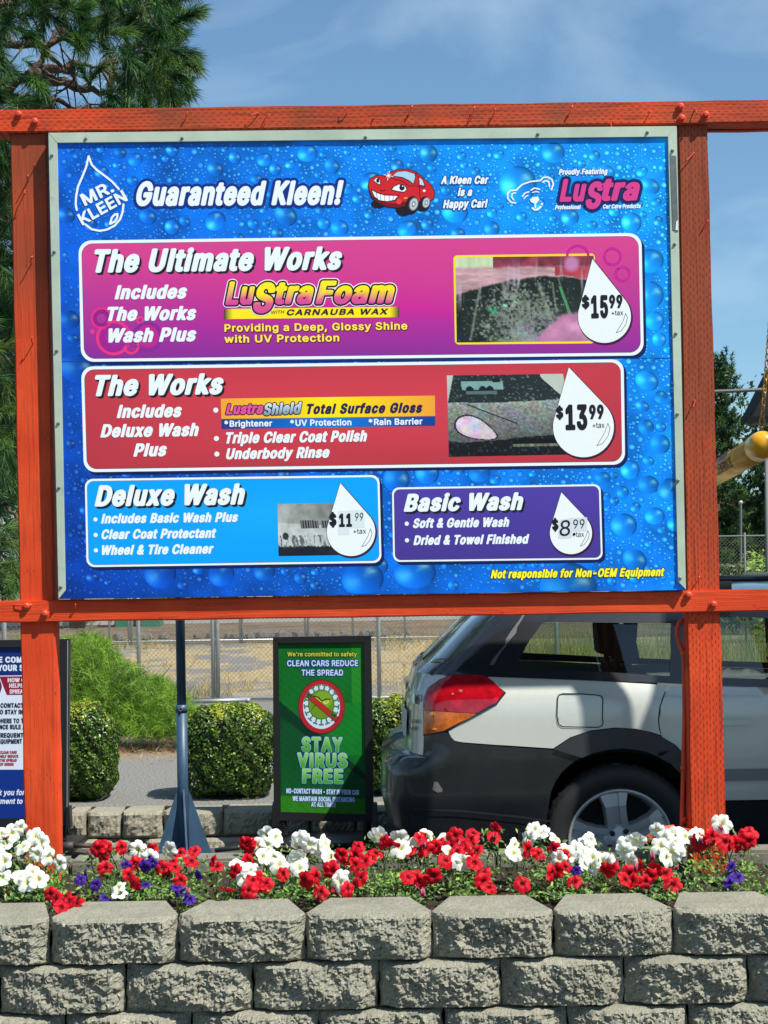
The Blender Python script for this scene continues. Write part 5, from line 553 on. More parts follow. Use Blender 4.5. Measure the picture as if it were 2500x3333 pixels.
known = [(1800, 497, 38), (1205, 590, 36), (930, 700, 40), (1105, 742, 30), (1685, 600, 62), (1972, 560, 30), (2115, 605, 34), (2055, 725, 34), (1855, 708, 30), (1325, 745, 34), (1480, 690, 44),
         (2115, 850, 46), (2115, 960, 46), (2130, 1045, 32), (2145, 1105, 24), (2105, 1240, 40), (2090, 1322, 24), (2103, 1390, 26), (2148, 1445, 34), (2110, 1500, 20), (2050, 1530, 32), (1960, 1555, 26), (2110, 1578, 36), (2180, 1595, 40),
         (2130, 1680, 34), (2030, 1710, 44), (2200, 1705, 30), (2066, 1822, 42), (1350, 1865, 70), (1850, 1915, 95), (1230, 1840, 34), (720, 1870, 44), (520, 1865, 54), (420, 1790, 24), (1180, 1885, 70), (860, 1860, 36), (300, 1880, 22), (250, 1200, 60), (225, 1040, 36), (215, 700, 30), (330, 560, 24),
         (440, 520, 26), (560, 490, 22), (700, 550, 28), (860, 520, 26), (1000, 500, 34), (1080, 540, 26), (1395, 500, 30), (1290, 1560, 44), (1390, 1540, 40), (1560, 1540, 36), (480, 705, 30), (560, 740, 26), (700, 720, 36), (1490, 760, 24), (1600, 745, 26), (1390, 730, 20)]
def add_drop(x, y, r, soft):
    if in_panel(x, y, r + 6): return
    placed.append((x, y, r)); ns_ = 10 if r < 12 else 20; rings = [0, .35, .62, .82, 1] if r >= 12 else [0, .5, 1]
    rad = bgc(x, y); br = rd.uniform(.85, 1.15); n0 = len(dV); L = .3 + len(placed) * .018 if len(placed) <= len(known) else 1.55 + (len(placed) % 7) * .03
    sq = rd.uniform(.74, 1.0); ro_ = rd.uniform(-.6, .6); c_, s_ = math.cos(ro_), math.sin(ro_); lt = rd.uniform(.5, 1.2)
    for ri_, rr in enumerate(rings):
        for k in range(1 if rr == 0 else ns_):
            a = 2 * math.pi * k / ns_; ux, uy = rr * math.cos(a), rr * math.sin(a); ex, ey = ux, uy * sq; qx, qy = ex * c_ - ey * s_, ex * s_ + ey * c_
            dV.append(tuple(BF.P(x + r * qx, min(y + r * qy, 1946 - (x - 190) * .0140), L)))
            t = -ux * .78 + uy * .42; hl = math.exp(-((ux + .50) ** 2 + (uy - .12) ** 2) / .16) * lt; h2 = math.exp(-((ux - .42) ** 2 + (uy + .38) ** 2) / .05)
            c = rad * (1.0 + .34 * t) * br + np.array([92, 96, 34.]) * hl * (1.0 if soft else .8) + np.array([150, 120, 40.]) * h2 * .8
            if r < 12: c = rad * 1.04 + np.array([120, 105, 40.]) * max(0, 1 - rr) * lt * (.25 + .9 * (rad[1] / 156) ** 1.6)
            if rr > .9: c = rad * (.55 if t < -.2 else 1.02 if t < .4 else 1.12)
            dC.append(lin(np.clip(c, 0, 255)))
    for k in range(ns_): dF.append((n0, n0 + 1 + k, n0 + 1 + (k + 1) % ns_))
    for ri_ in range(1, len(rings) - 1):
        b0 = n0 + 1 + (ri_ - 1) * ns_; b1 = b0 + ns_
        for k in range(ns_): dF.append((b0 + k, b1 + k, b1 + (k + 1) % ns_)); dF.append((b0 + k, b1 + (k + 1) % ns_, b0 + (k + 1) % ns_))
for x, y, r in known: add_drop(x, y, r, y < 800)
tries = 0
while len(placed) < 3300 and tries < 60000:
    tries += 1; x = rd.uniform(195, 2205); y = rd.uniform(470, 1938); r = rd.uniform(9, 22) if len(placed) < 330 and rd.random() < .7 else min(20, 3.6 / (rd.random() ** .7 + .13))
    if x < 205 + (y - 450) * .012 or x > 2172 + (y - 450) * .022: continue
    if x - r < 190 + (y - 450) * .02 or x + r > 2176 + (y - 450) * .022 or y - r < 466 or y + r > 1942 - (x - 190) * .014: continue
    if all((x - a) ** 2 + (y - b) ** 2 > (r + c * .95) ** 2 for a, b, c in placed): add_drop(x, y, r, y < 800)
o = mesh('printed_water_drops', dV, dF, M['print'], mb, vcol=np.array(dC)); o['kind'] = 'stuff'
m = MB(); ribbon(m, [(188, 1177), (2192, 1166)], .8, BF, 2.1, lin((0, 66, 150))); m.build('sheet_seam', M['print'], mb)
ra = [('top', [(186, 465), (2174, 445), (2203, 410), (157, 432)]), ('left', [(190, 1951), (213, 1922), (186, 465), (157, 432)]), ('right', [(2207, 1893), (2233, 1920), (2203, 410), (2174, 445)])]
rails = []
for nm, q in ra:
    m = MB(); m.slab(q, DB - .010, .03); rails.append(m.build('frame_rail', M['alu'], mb, bevel=.0012))
def screw(x, y, par):
    o = W(x, y, DB - .010); m = MB(); m.lathe([(.007, 0), (.0065, -.003), (.004, -.006), (.0001, -.0065)], (o.x, o.y, o.z), 'y', 8); m.box(o.x - .0045, o.x + .0045, o.y - .0072, o.y - .004, o.z - .001, o.z + .001); m.build('screw', M['steel'], par)
for x, y in ((279, 452), (593, 450), (1190, 447), (1751, 437), (2107, 431)): screw(x, y, rails[0])
for x, y in ((169, 506), (177, 820), (185, 1142), (190, 1378), (192, 1588), (198, 1911)): screw(x, y, rails[1])
for x, y in ((2189, 490), (2196, 795), (2200, 1086), (2205, 1348), (2207, 1564), (2214, 1882)): screw(x, y, rails[2])
m = MB(); m.slab([(2190, 748), (2208, 753), (2201, 508), (2181, 504)], DB - .012, .004); m.build('patch_plate', M['plate'], mb)
m = MB(); m.slab([(2199, 748), (2207, 750), (2207, 715), (2201, 722)], DB - .014, .003); m.build('torn_sticker', M['white'], mb)

WH = (232, 240, 240); NAVY = (8, 24, 70)
# header
text('Guaranteed Kleen!', c3(487, 441), c3(1608, 434), 117 * .6028, WH, out=[(9, (12, 44, 128))], parent=mb, L=5)
for s, a, b, cp in (('A Kleen Car', (430, 298), (665, 297), 36), ('is a', (512, 357), (585, 356), 36), ('Happy Car!', (440, 417), (662, 413), 37)):
    text(s, c4(*a), c4(*b), cp * .6631, WH, out=[(3, (14, 60, 150))], parent=mb, L=5)
text('Proudly Featuring', c4(1008, 253), c4(1250, 249), 25 * .6631, WH, out=[(2, (14, 80, 190))], parent=mb, L=5)
text('Professional', c4(990, 424), c4(1117, 422), 19 * .6631, WH, parent=mb, L=5); text('Car Care Products', c4(1226, 420), c4(1412, 417), 19 * .6631, WH, parent=mb, L=5)
PK = (214, 62, 140); DK = (24, 16, 60)
def logo(parts, fr_, rgb, outs, parent, L, grad=None, edge=None):
    for s, a, b, cp in parts:
        text(s, fr_(*a), fr_(*b), cp, rgb, out=outs, grad=grad, parent=parent, L=L, shadow=edge)
lp3 = [('Lu', (1108, 212), (1262, 209), 113 * .5787), ('tra', (1345, 207), (1562, 203), 117 * .5787), ('S', (1256, 250), (1356, 248), 134 * .5787)]
logo(lp3, f6, PK, [(4, DK), (10, (12, 40, 110))], mb, 7)
# round drop logo
m = MB()
for P_ in ([(230, 180), (216, 240), (196, 290), (172, 345), (162, 400), (160, 440), (166, 470)], [(230, 180), (246, 225), (275, 255), (312, 282), (355, 315), (393, 357)],
           [(418, 440), (414, 480), (400, 520), (370, 555), (330, 576), (290, 583), (245, 574), (212, 548)], [(345, 545), (356, 510), (372, 494), (386, 492), (384, 512), (372, 532), (345, 545)]):
    ribbon(m, [c3(*p) for p in P_], 3.4, BF, 5, lin(WH))
m.build('drop_emblem', M['print'], mb)
text('MR.', c3(209, 447), c3(370, 367), 62 * .6028, WH, st='N', sh=0, parent=mb, L=6); text('KLEEN', c3(196, 552), c3(442, 415), 60 * .6028, WH, st='N', sh=0, parent=mb, L=6)
# bear line emblem
m = MB()
for P_, w_ in (([(803, 326), (830, 302), (870, 288), (918, 283)], 2.6), ([(797, 393), (774, 390), (759, 372), (757, 348), (770, 333), (803, 330)], 2.6), ([(788, 378), (777, 364), (780, 348), (796, 342)], 2.2),
               ([(918, 283), (932, 268), (955, 266), (975, 278), (982, 300), (973, 328)], 2.6), ([(930, 291), (944, 283), (960, 290), (963, 313)], 2.4), ([(830, 361), (842, 345), (862, 338)], 2.2), ([(872, 330), (890, 320), (915, 326)], 2.4),
               ([(838, 372), (846, 362), (858, 356)], 1.8), ([(880, 342), (896, 336), (910, 340)], 1.8), ([(880, 418), (890, 427), (908, 424), (922, 408), (927, 396)], 3.2), ([(893, 390), (893, 415)], 2.4)):
    ribbon(m, [c4(*p) for p in P_], w_, BF, 5, lin(WH))
m.build('bear_emblem', M['print'], mb)
poly('bear_nose', [c4(*p) for p in ((866, 376), (884, 364), (905, 362), (914, 374), (906, 388), (899, 396), (886, 396), (872, 388))], WH, BF, 5.5, mb)
# small printed car
CR = (206, 32, 38); CD = (120, 12, 22); CB = (28, 20, 30)
def pl(pts, c, L, nm='car_print'): return poly(nm, [f6(*p) for p in pts], c, BF, L, mb)
def ell(x, y, rx, ry, n=20, a0=0): return [(x + rx * math.cos(2 * math.pi * i / n) * math.cos(a0) - ry * math.sin(2 * math.pi * i / n) * math.sin(a0), y + rx * math.cos(2 * math.pi * i / n) * math.sin(a0) + ry * math.sin(2 * math.pi * i / n) * math.cos(a0)) for i in range(n)]
bodyp = [(34, 132), (42, 92), (75, 74), (125, 74), (165, 52), (195, 38), (250, 36), (300, 52), (345, 90), (385, 125), (404, 165), (400, 200), (372, 218), (330, 214), (295, 225), (245, 240), (200, 253), (140, 246), (85, 222), (50, 192)]
m = MB(); ribbon(m, [f6(*p) for p in bodyp], 2.6, BF, 3.4, lin(CB), True); m.build('car_print', M['print'], mb)
pl(ell(90, 232, 42, 24), CB, 3.0); pl(ell(232, 258, 46, 42), CB, 3.1); pl(ell(330, 238, 40, 36), CB, 3.0)
pl(bodyp, CR, 4); pl([(38, 150), (50, 192), (85, 222), (140, 246), (200, 253), (245, 240), (240, 215), (200, 228), (140, 225), (85, 210), (58, 188)], CD, 4.4)
pl([(163, 74), (193, 47), (245, 43), (300, 60), (300, 80), (290, 122), (262, 104), (225, 86)], CB, 4.5); pl([(170, 72), (195, 51), (243, 47), (293, 62), (296, 80), (286, 116), (262, 98), (225, 80)], (170, 205, 225), 4.9)
pl([(316, 76), (340, 92), (354, 130), (352, 136), (320, 128)], CB, 4.5); pl([(319, 82), (337, 96), (348, 128), (322, 123)], (185, 215, 230), 4.9)
pl([(160, 152), (172, 132), (203, 117), (240, 124), (253, 150), (234, 168), (195, 163)], CB, 4.6); pl([(167, 150), (177, 135), (205, 122), (237, 128), (247, 150), (232, 163), (198, 158)], (240, 244, 246), 5.0)
pl(ell(222, 138, 15, 18), CB, 5.4); pl(ell(226, 131, 4, 4, 10), (240, 240, 240), 5.8)
pl([(60, 96), (78, 80), (100, 92), (102, 126), (82, 120)], CB, 4.6); pl([(64, 98), (79, 85), (97, 95), (98, 121), (83, 115)], (240, 244, 246), 5.0); pl(ell(86, 100, 9, 12), CB, 5.4)
pl([(47, 146), (62, 192), (92, 216), (140, 222), (184, 214), (208, 182), (190, 180), (125, 178), (80, 164)], CB, 4.8); pl([(54, 155), (67, 188), (95, 210), (140, 216), (180, 208), (198, 187), (188, 186), (125, 184), (80, 170)], (240, 244, 246), 5.2)
m = MB()
for a, b in (((78, 168), (84, 202)), ((100, 176), (103, 212)), ((125, 180), (126, 216)), ((150, 182), (150, 216)), ((174, 183), (170, 211))): ribbon(m, [f6(*a), f6(*b)], .7, BF, 5.6, lin(CB))
ribbon(m, [f6(*p) for p in ((120, 74), (170, 88), (220, 100), (262, 130), (300, 128), (345, 142))], 1.0, BF, 5.0, lin(CD)); ribbon(m, [f6(*p) for p in ((300, 55), (318, 90), (322, 180), (330, 212))], .9, BF, 5.0, lin(CB))
ribbon(m, [f6(*p) for p in ((100, 152), (112, 158), (128, 153))], 1.2, BF, 5.0, lin(CB)); m.build('car_print', M['print'], mb)
pl(ell(205, 218, 14, 16), (240, 60, 60), 5.1); pl([(232, 195), (252, 192), (252, 201), (233, 204)], (245, 150, 40), 5.2)
for x, y, k in ((288, 232, 1.0), (358, 224, .82)):
    pl(ell(x - 10 * k, y + 6, 38 * k, 52 * k, 22, .25), CB, 5.0); pl(ell(x, y, 26 * k, 38 * k, 20, .25), (120, 124, 130), 5.4); pl(ell(x, y, 21 * k, 32 * k, 20, .25), (190, 196, 200), 5.8); pl(ell(x, y, 11 * k, 18 * k, 16, .25), (120, 124, 130), 6.2); pl(ell(x, y, 6 * k, 10 * k, 12, .25), (215, 220, 222), 6.6)
pl(ell(347, 157, 8, 7), WH, 5.2)
m = MB()
for a in range(8):
    r_ = 26 if a % 2 == 0 else 14; t = a * math.pi / 4 + .2; ribbon(m, [f6(146, 72), f6(146 + r_ * math.cos(t), 72 + r_ * math.sin(t))], .9, BF, 6, lin((255, 255, 255)))
m.build('car_print', M['print'], mb)

# ---- price panels
def price_panel(i, fillf, label, nx, ny, bw=11):
    q, r = PANELS[i]; e = bpy.data.objects.new('price_panel', None); COL.objects.link(e); e.parent = mb; e['label'] = label
    poly('panel_shadow', [(x + 9, y + 10) for x, y in rrect(q, r)], (6, 26, 84), BF, 2.0, e)
    poly('panel_border', rrect(q, r), WH, BF, 2.5, e)
    qi = inset(q, bw); pts = rrect(qi, r - bw * .6)
    def g(x, y): return fillf((x - q[0][0]) / (q[1][0] - q[0][0]), (y - q[0][1]) / (q[3][1] - q[0][1]))
    cen = (sum(p[0] for p in pts) / len(pts), sum(p[1] for p in pts) / len(pts)); V = [cen]; F = []; K = 14
    for k in range(1, K + 1):
        for p in pts: V.append((cen[0] + (p[0] - cen[0]) * k / K, cen[1] + (p[1] - cen[1]) * k / K))
    n = len(pts)
    for j in range(n): F.append((0, 1 + j, 1 + (j + 1) % n))
    for k in range(K - 1):
        for j in range(n): F.append((1 + k * n + j, 1 + (k + 1) * n + j, 1 + (k + 1) * n + (j + 1) % n, 1 + k * n + (j + 1) % n))
    m = MB(); ribbon(m, pts, 1.2, BF, 2.9, lin((70, 70, 90)), True); m.build('panel_keyline', M['print'], e)
    mesh('panel_fill', [BF.P(x, y, 3.3) for x, y in V], F, M['print'], e, vcol=np.array([lin(g(x, y)) for x, y in V]))
    return e
def gr(stops):
    return lambda u, v: np.array([np.interp(v, [s[0] for s in stops], [s[1][k] for s in stops]) for k in range(3)])
e1 = price_panel(0, gr([(0, (214, 66, 138)), (.35, (206, 56, 140)), (.55, (204, 36, 146)), (.72, (170, 42, 148)), (1, (130, 44, 146))]), 'magenta price panel, topmost of the four', 14, 8)
e2 = price_panel(1, lambda u, v: np.array([214, 62, 76]) * (1 - .10 * (abs(u - .5) * 2) ** 2) * (1 - .07 * v), 'red price panel below the magenta one', 14, 8)
e3 = price_panel(2, lambda u, v: np.array([0, 158, 250]) * (1 - v * .0) + np.array([26, 14, 0]) * max(0, 1 - abs(u - .6) * 3) * (1 - v), 'bright blue price panel, lower left', 10, 6, 8)
e4 = price_panel(3, lambda u, v: np.array([78, 60, 158]) * (1 - .12 * v), 'purple price panel, lower right', 10, 6, 7)
BK = (28, 26, 32)
def T(s, f, a, b, cp, par, **k): return text(s, f(*a), f(*b), cp * {c3: .6028, c4: .6631, c5: .6932, c6: .6932, f4: .3918, f5: .4581}[f], k.pop('c', WH), parent=par, **k)
def rings(lst, f, par):
    m = MB()
    for x, y, r, w, c in lst: ribbon(m, [f(x + r * math.cos(2 * math.pi * i / 26), y + r * math.sin(2 * math.pi * i / 26)) for i in range(26)], w, BF, 3.9, lin(c), True)
    m.build('ring_print', M['print'], par)
rings([(300, 1055, 54, 4, (226, 44, 130)), (300, 1055, 36, 6, (150, 26, 130)), (365, 1160, 88, 5, (232, 50, 128)), (365, 1160, 60, 9, (160, 30, 140)), (548, 1155, 74, 5, (140, 34, 146)), (548, 1155, 46, 8, (190, 34, 140)), (460, 1207, 37, 4, (236, 56, 120)), (460, 1207, 20, 5, (170, 40, 140)),
       (508, 1066, 17, 3, (232, 60, 130)), (250, 1128, 8, 3, (232, 60, 130))], c3, e1)
rings([(1272, 657, 40, 4.5, (196, 34, 140)), (1322, 742, 34, 4.5, (196, 34, 140)), (1102, 655, 52, 4.5, (196, 34, 140))], c4, e1)
T('The Ultimate Works', c3, (262, 802), (1600, 785), 112, e1, shadow=(7, 7, BK), L=7)
T('Includes', c3, (370, 949), (762, 944), 68, e1, shadow=(3, 3, (90, 20, 90))); T('The Works', c3, (332, 1066), (812, 1060), 68, e1, shadow=(3, 3, (90, 20, 90))); T('Wash Plus', c3, (337, 1182), (812, 1175), 68, e1, shadow=(3, 3, (90, 20, 90)))
YG = [(0, (216, 70, 150)), (.28, (222, 90, 130)), (.5, (246, 200, 40)), (.62, (252, 232, 20)), (1, (250, 230, 20))]
poly('wax_bar', [f4(*p) for p in ((75, 322), (150, 320), (1450, 302), (1531, 304), (1531, 388), (1450, 390), (150, 404), (76, 407))], None, BF, 4.2, e1, grad=lambda x, y: (40, 20, 40) if (x < 740 or x > 1290) else (250, 228, 20))
T('WITH', f4, (470, 360), (577, 357), 26, e1, st='R', c=(40, 30, 20), L=7); T('CARNAUBA WAX', f4, (597, 370), (1440, 362), 44, e1, st='N', c=(40, 24, 46), L=7, sp=.05)
GO = [(5.2, (20, 12, 20)), (8.2, (246, 232, 250))]
for s, a, b, cp in (('Lu', (86, 277), (334, 272), 172), ('tra', (500, 272), (822, 266), 172), ('Foam', (834, 270), (1495, 262), 172), ('S', (318, 340), (506, 336), 222)):
    text(s, f4(*a), f4(*b), cp * .3918, (0, 0, 0), grad=YG, out=GO, parent=e1, L=8)
T('Providing a Deep, Glossy Shine', f4, (78, 508), (1598, 489), 58, e1, st='N', sh=0, c=(255, 226, 84), shadow=(2.6, 2.8, (110, 8, 50), 2), L=7, sp=.02); T('with UV Protection', f4, (78, 600), (1033, 588), 58, e1, st='N', sh=0, c=(255, 226, 84), shadow=(2.6, 2.8, (110, 8, 50), 2), L=7, sp=.02)
def ph1(u, v):
    def nz(sd_, fx, fy, o=4): return vnoise(u, v, sd_, (fx, fy), o)
    def cl(x): return np.clip(x, 0, 1)[..., None]
    C = lambda *c: np.array(c, float)
    yr = np.interp(u, [0, .15, .35, .6, .8, 1], [.42, .36, .28, .22, .23, .28]) + (nz(1, 20, 4) - .5) * .03
    foam = C(206, 160, 172) * (.62 + .6 * nz(2, 8, 26, 5)[..., None]) + C(10, 14, 0) * nz(3, 6, 6)[..., None]
    top = np.where((u < .27)[..., None], C(206, 222, 176) * (.85 + .2 * nz(4, 30, 2)[..., None]), C(128, 52, 66) * (.6 + .8 * nz(5, 16, 9)[..., None]))
    c = top * (1 - cl((v - .13 + .05 * nz(6, 10, 4)) * 30)) + foam * cl((v - .13 + .05 * nz(6, 10, 4)) * 30)
    c = np.where(((u > .72) & (v > .12) & (v < yr))[..., None], C(176, 62, 74) * (.8 + .4 * nz(7, 12, 8)[..., None]), c)
    blob = cl(1.3 - (((u - .84) / .06) ** 2 + ((v - .09) / .10) ** 2)); c = c * (1 - blob * .8) + C(204, 142, 196) * blob * .8
    dark = C(26, 36, 32) * (.7 + .6 * nz(8, 8, 6)[..., None])
    dens = np.exp(-((u - .46) / .30) ** 2) * np.clip((v - .2) * 3, 0, 1); sp_ = nz(9, 64, 44, 3); spk = cl((sp_ - .72 + dens * .42) * 7)
    lowc = dark * (1 - spk * .85) + C(142, 150, 134) * (.6 + .6 * nz(10, 40, 30, 2)[..., None]) * spk * .85
    mist = cl((nz(11, 9, 6) - .36) * 3 * np.exp(-((u - .55) / .28) ** 2) * np.clip((v - .45) * 4, 0, 1)); lowc = lowc * (1 - mist * .8) + C(146, 156, 146) * mist * .8
    pur = cl((nz(12, 10, 7) - .3) * 3 * np.exp(-((u - .6) / .22) ** 2) * np.clip((v - .66) * 5, 0, 1)); lowc = lowc * (1 - pur * .7) + C(158, 144, 168) * pur * .7
    for gx, gy, rx, ry, col in ((.27, .62, .05, .05, (60, 190, 130)), (.37, .57, .05, .035, (170, 240, 210)), (.45, .53, .04, .02, (150, 230, 200)), (.47, .90, .06, .02, (120, 200, 160)), (.68, .84, .02, .05, (120, 200, 90))):
        e_ = cl(1.2 - ((u - gx) / rx) ** 2 - ((v - gy) / ry) ** 2) * cl((nz(13, 60, 40, 2) - .3) * 3); lowc = lowc * (1 - e_ * .8) + C(*col) * e_ * .8
    for x0, y0, x1, y1, w in ((.17, .40, .10, .98, .012), (.74, .25, .84, .70, .006), (.60, .30, .68, .75, .022), (.34, .28, .36, .5, .02), (.46, .26, .42, .55, .014), (.70, .30, .73, .66, .010)):
        xx = x0 + (x1 - x0) * (v - y0) / (y1 - y0); e_ = cl(1.2 - np.abs(u - xx) / w) * ((v > y0) & (v < y1))[..., None]; lowc = lowc * (1 - e_ * .6) + C(150, 160, 138) * e_ * .6
    lowc = np.where((np.abs(u - .84 + (.75 - v) * .22) < .008)[..., None] & ((v > .35) & (v < .68))[..., None], C(60, 150, 90), lowc)
    m2 = cl((v - np.interp(u, [0, .68, .78, .88, 1], [2, .78, .66, .63, .68]) + (nz(14, 14, 8) - .5) * .08) * 26); lowc = lowc * (1 - m2) + C(206, 138, 176) * (.72 + .5 * nz(15, 7, 6, 5)[..., None]) * m2
    k = cl((v - yr) * 40); c = c * (1 - k) + lowc * k
    drip = cl((nz(16, 34, 2, 3) - .60) * 8) * cl((.55 - np.abs(v - yr) * 2.2) * 2) * .7; return c * (1 - drip) + C(196, 170, 186) * drip
poly('photo_border', rrect([c4(491, 650), c4(1186, 641), c4(1186, 1082), c4(499, 1088)], 13), (250, 216, 40), BF, 3.8, e1)
cgrid('printed_photo', [c4(501, 660), c4(1180, 652), c4(1180, 1071), c4(508, 1078)], 190, 120, ph1, BF, 4.3, e1)
def badge(tip, c, r, f, k, par):
    pts = drop(tip, c, r); P_ = [f(*p) for p in pts]
    m = MB(); ribbon(m, [(x + 3, y + 4) for x, y in P_], 3, BF, 4.7, lin((60, 20, 50)), True); ribbon(m, P_, 1.5, BF, 5.0, lin(BK), True); m.build('badge_outline', M['print'], par)
    poly('price_badge', P_, (234, 240, 238), BF, 5.5, par)
    m = MB(); x, y = c; sw = [(x + .80 * r, y - .12 * r), (x + .87 * r, y + .05 * r), (x + .80 * r, y + .32 * r), (x + .62 * r, y + .55 * r), (x + .44 * r, y + .62 * r), (x + .56 * r, y + .42 * r), (x + .70 * r, y + .18 * r)]
    ribbon(m, [f(*p) for p in sw], .8, BF, 6.0, lin((70, 70, 76)), True); m.build('badge_highlight', M['print'], par)
badge((1174, 668), (1233, 950), 130, c4, .6631, e1); badge((940, 66), (1009, 345), 143, c6, .6932, e2); badge((1382, 609), (1432, 838), 114, c5, .6932, e3); badge((905, 653), (950, 844), 99, c6, .6932, e4)
for s, a, b, cp, st in (('$', (1122, 905), (1160, 904), 50, 'C'), ('15', (1168, 953), (1252, 951), 100, 'C'), ('99', (1256, 906), (1322, 905), 58, 'C'), ('+tax', (1268, 944), (1325, 943), 24, 'R')): T(s, c4, a, b, cp, e1, st=st, sh=0, c=BK, L=7.4)
# red panel
T('The Works', c5, (230, 196), (835, 186), 88, e2, shadow=(7, 7, BK), L=7)
for s, a, b in (('Includes', (332, 301), (638, 296)), ('Deluxe Wash', (255, 392), (718, 385)), ('Plus', (410, 482), (568, 479))): T(s, c5, a, b, 55, e2, shadow=(3, 3, (130, 24, 40)))
T('Triple Clear Coat Polish', c5, (845, 421), (1508, 411), 47, e2, shadow=(2.5, 2.5, (130, 24, 40))); T('Underbody Rinse', c5, (845, 495), (1332, 487), 46, e2, shadow=(2.5, 2.5, (130, 24, 40)))
for x, y in ((797, 267), (800, 400), (802, 473)): poly('bullet', [c5(*p) for p in ell(x, y, 12, 12, 14)], WH, BF, 5, e2)
def mid(c0, c1): return lambda u, v: np.array(c0) * (np.abs(u - .5) * 2)[..., None] ** 1.2 + np.array(c1) * (1 - (np.abs(u - .5) * 2) ** 1.2)[..., None]
cgrid('orange_bar', [f5(85, 82), f5(1605, 60), f5(1608, 205), f5(88, 226)], 24, 2, mid((240, 160, 50), (254, 226, 4)), BF, 4.0, e2)
cgrid('blue_bar', [f5(88, 228), f5(1608, 207), f5(1608, 275), f5(90, 298)], 24, 2, mid((20, 58, 140), (0, 122, 210)), BF, 4.0, e2)
text('Lustra', f5(120, 190), f5(388, 184), 66 * .4581, (226, 80, 150), out=[(3, (40, 10, 60))], parent=e2, L=6.5); text('Shield', f5(390, 196), f5(664, 182), 74 * .4581, (0, 0, 0), grad=[(0, (130, 146, 160)), (.5, (170, 190, 205)), (1, (214, 226, 236))], out=[(3, (24, 24, 50))], parent=e2, L=6.5)
T('Total Surface Gloss', f5, (697, 187), (1518, 177), 64, e2, c=(34, 28, 78), sp=.02); T('*Brightener', f5, (110, 281), (450, 277), 41, e2, st='N', sh=0); T('*UV Protection', f5, (578, 275), (1013, 270), 41, e2, st='N', sh=0); T('*Rain Barrier', f5, (1135, 269), (1518, 263), 41, e2, st='N', sh=0)
def ph2(u, v):
    def nz(sd_, fx, fy, o=4): return vnoise(u, v, sd_, (fx, fy), o)
    def cl(x): return np.clip(x, 0, 1)[..., None]
    C = lambda *c: np.array(c, float); X = lambda m_: m_[..., None]
    c = C(34, 44, 46) * (.8 + .4 * X(nz(1, 10, 8)))
    bl = cl((nz(2, 60, 50, 2) - .68) * 8) * X(v < .33); c = c + C(70, 80, 66) * bl
    c = np.where(X((v > .075) & (v < .185) & (u > .115 + v * .05) & (u < .475)), C(120, 160, 154) * (.85 + .3 * X(nz(3, 8, 4))), c)
    for hx_ in (.19, .30, .36): c = np.where(X(((u - hx_) / .035) ** 2 + ((v - .19) / .055) ** 2 < 1), C(22, 28, 30), c)
    c = np.where(X((v > .045) & (v < .095) & (u > .385) & (u < .455)), C(30, 26, 16), c); c = np.where(X((v > .2) & (v < .235) & (u > .16) & (u < .42)), C(84, 110, 108), c)
    yh = .325 + .02 * np.sin(u * 3) - .03 * (u - .3); g = .5 + .5 * np.clip((.8 - v) * 1.4, 0, 1)
    hue = np.stack([nz(s_, 14, 12, 3) for s_ in (21, 22, 23)], -1); hood = (C(176, 182, 176) + (hue - .5) * 46) * X(g) * (.66 + .68 * X(nz(5, 70, 56, 2)))
    c = np.where(X(v > yh), hood, c); ln_ = np.abs(v - (.36 + (u - .16) * .62)); c = np.where(X((ln_ < .009) & (u > .16) & (u < .56)), C(44, 48, 50), c)
    low = v > np.interp(u, [0, .1, .45, .52, 1], [.80, .83, .80, .78, .74]); c = np.where(X(low), C(16, 19, 23) + C(46, 44, 52) * cl((nz(6, 70, 30, 2) - .62) * 6), c)
    c = np.where(X(low & (u > .50) & (v > .80) & (v < .855)), C(10, 12, 14), c); c = np.where(X(low & (u > .5) & (v > .862) & (v < .888)), C(104, 110, 92) * (.5 + X(nz(7, 40, 4))), c)
    a_ = .50; du = (u - .225) * 1.25; dv = v - .665; p = du * math.cos(a_) + dv * math.sin(a_); q = -du * math.sin(a_) + dv * math.cos(a_); hl = (p / .215) ** 2 + (q / (.115 * (1 - p * 1.6))) ** 2 < 1
    c = np.where(X(((p / .235) ** 2 + (q / (.13 * (1 - p * 1.6))) ** 2 < 1)), C(30, 30, 34), c); c = np.where(X(hl), C(214, 200, 212) * (.78 + .35 * X(nz(8, 22, 16))) + (hue - .5) * 60, c)
    c = np.where(X((u < .055 - v * .16) | ((u > .80) & (v < (u - .78) * 1.55) & (v < .34))), C(186, 194, 180) * (.9 + .15 * X(nz(9, 6, 6))), c)
    c = np.where(X((u > .70) & (v > (u - .70) * 1.55 - .02) & (v < (u - .70) * 1.55 + .012) & (v < .30)), C(40, 44, 44), c); return c
cgrid('printed_photo', [c6(367, 104), c6(912, 96), c6(985, 474), c6(377, 486)], 180, 124, ph2, BF, 4.3, e2)
for s, a, b, cp, st in (('$', (880, 303), (915, 302), 48, 'C'), ('13', (925, 354), (1028, 352), 106, 'C'), ('99', (1036, 306), (1105, 304), 60, 'C'), ('+tax', (1052, 350), (1108, 349), 25, 'R')): T(s, c6, a, b, cp, e2, st=st, sh=0, c=BK, L=7.4)
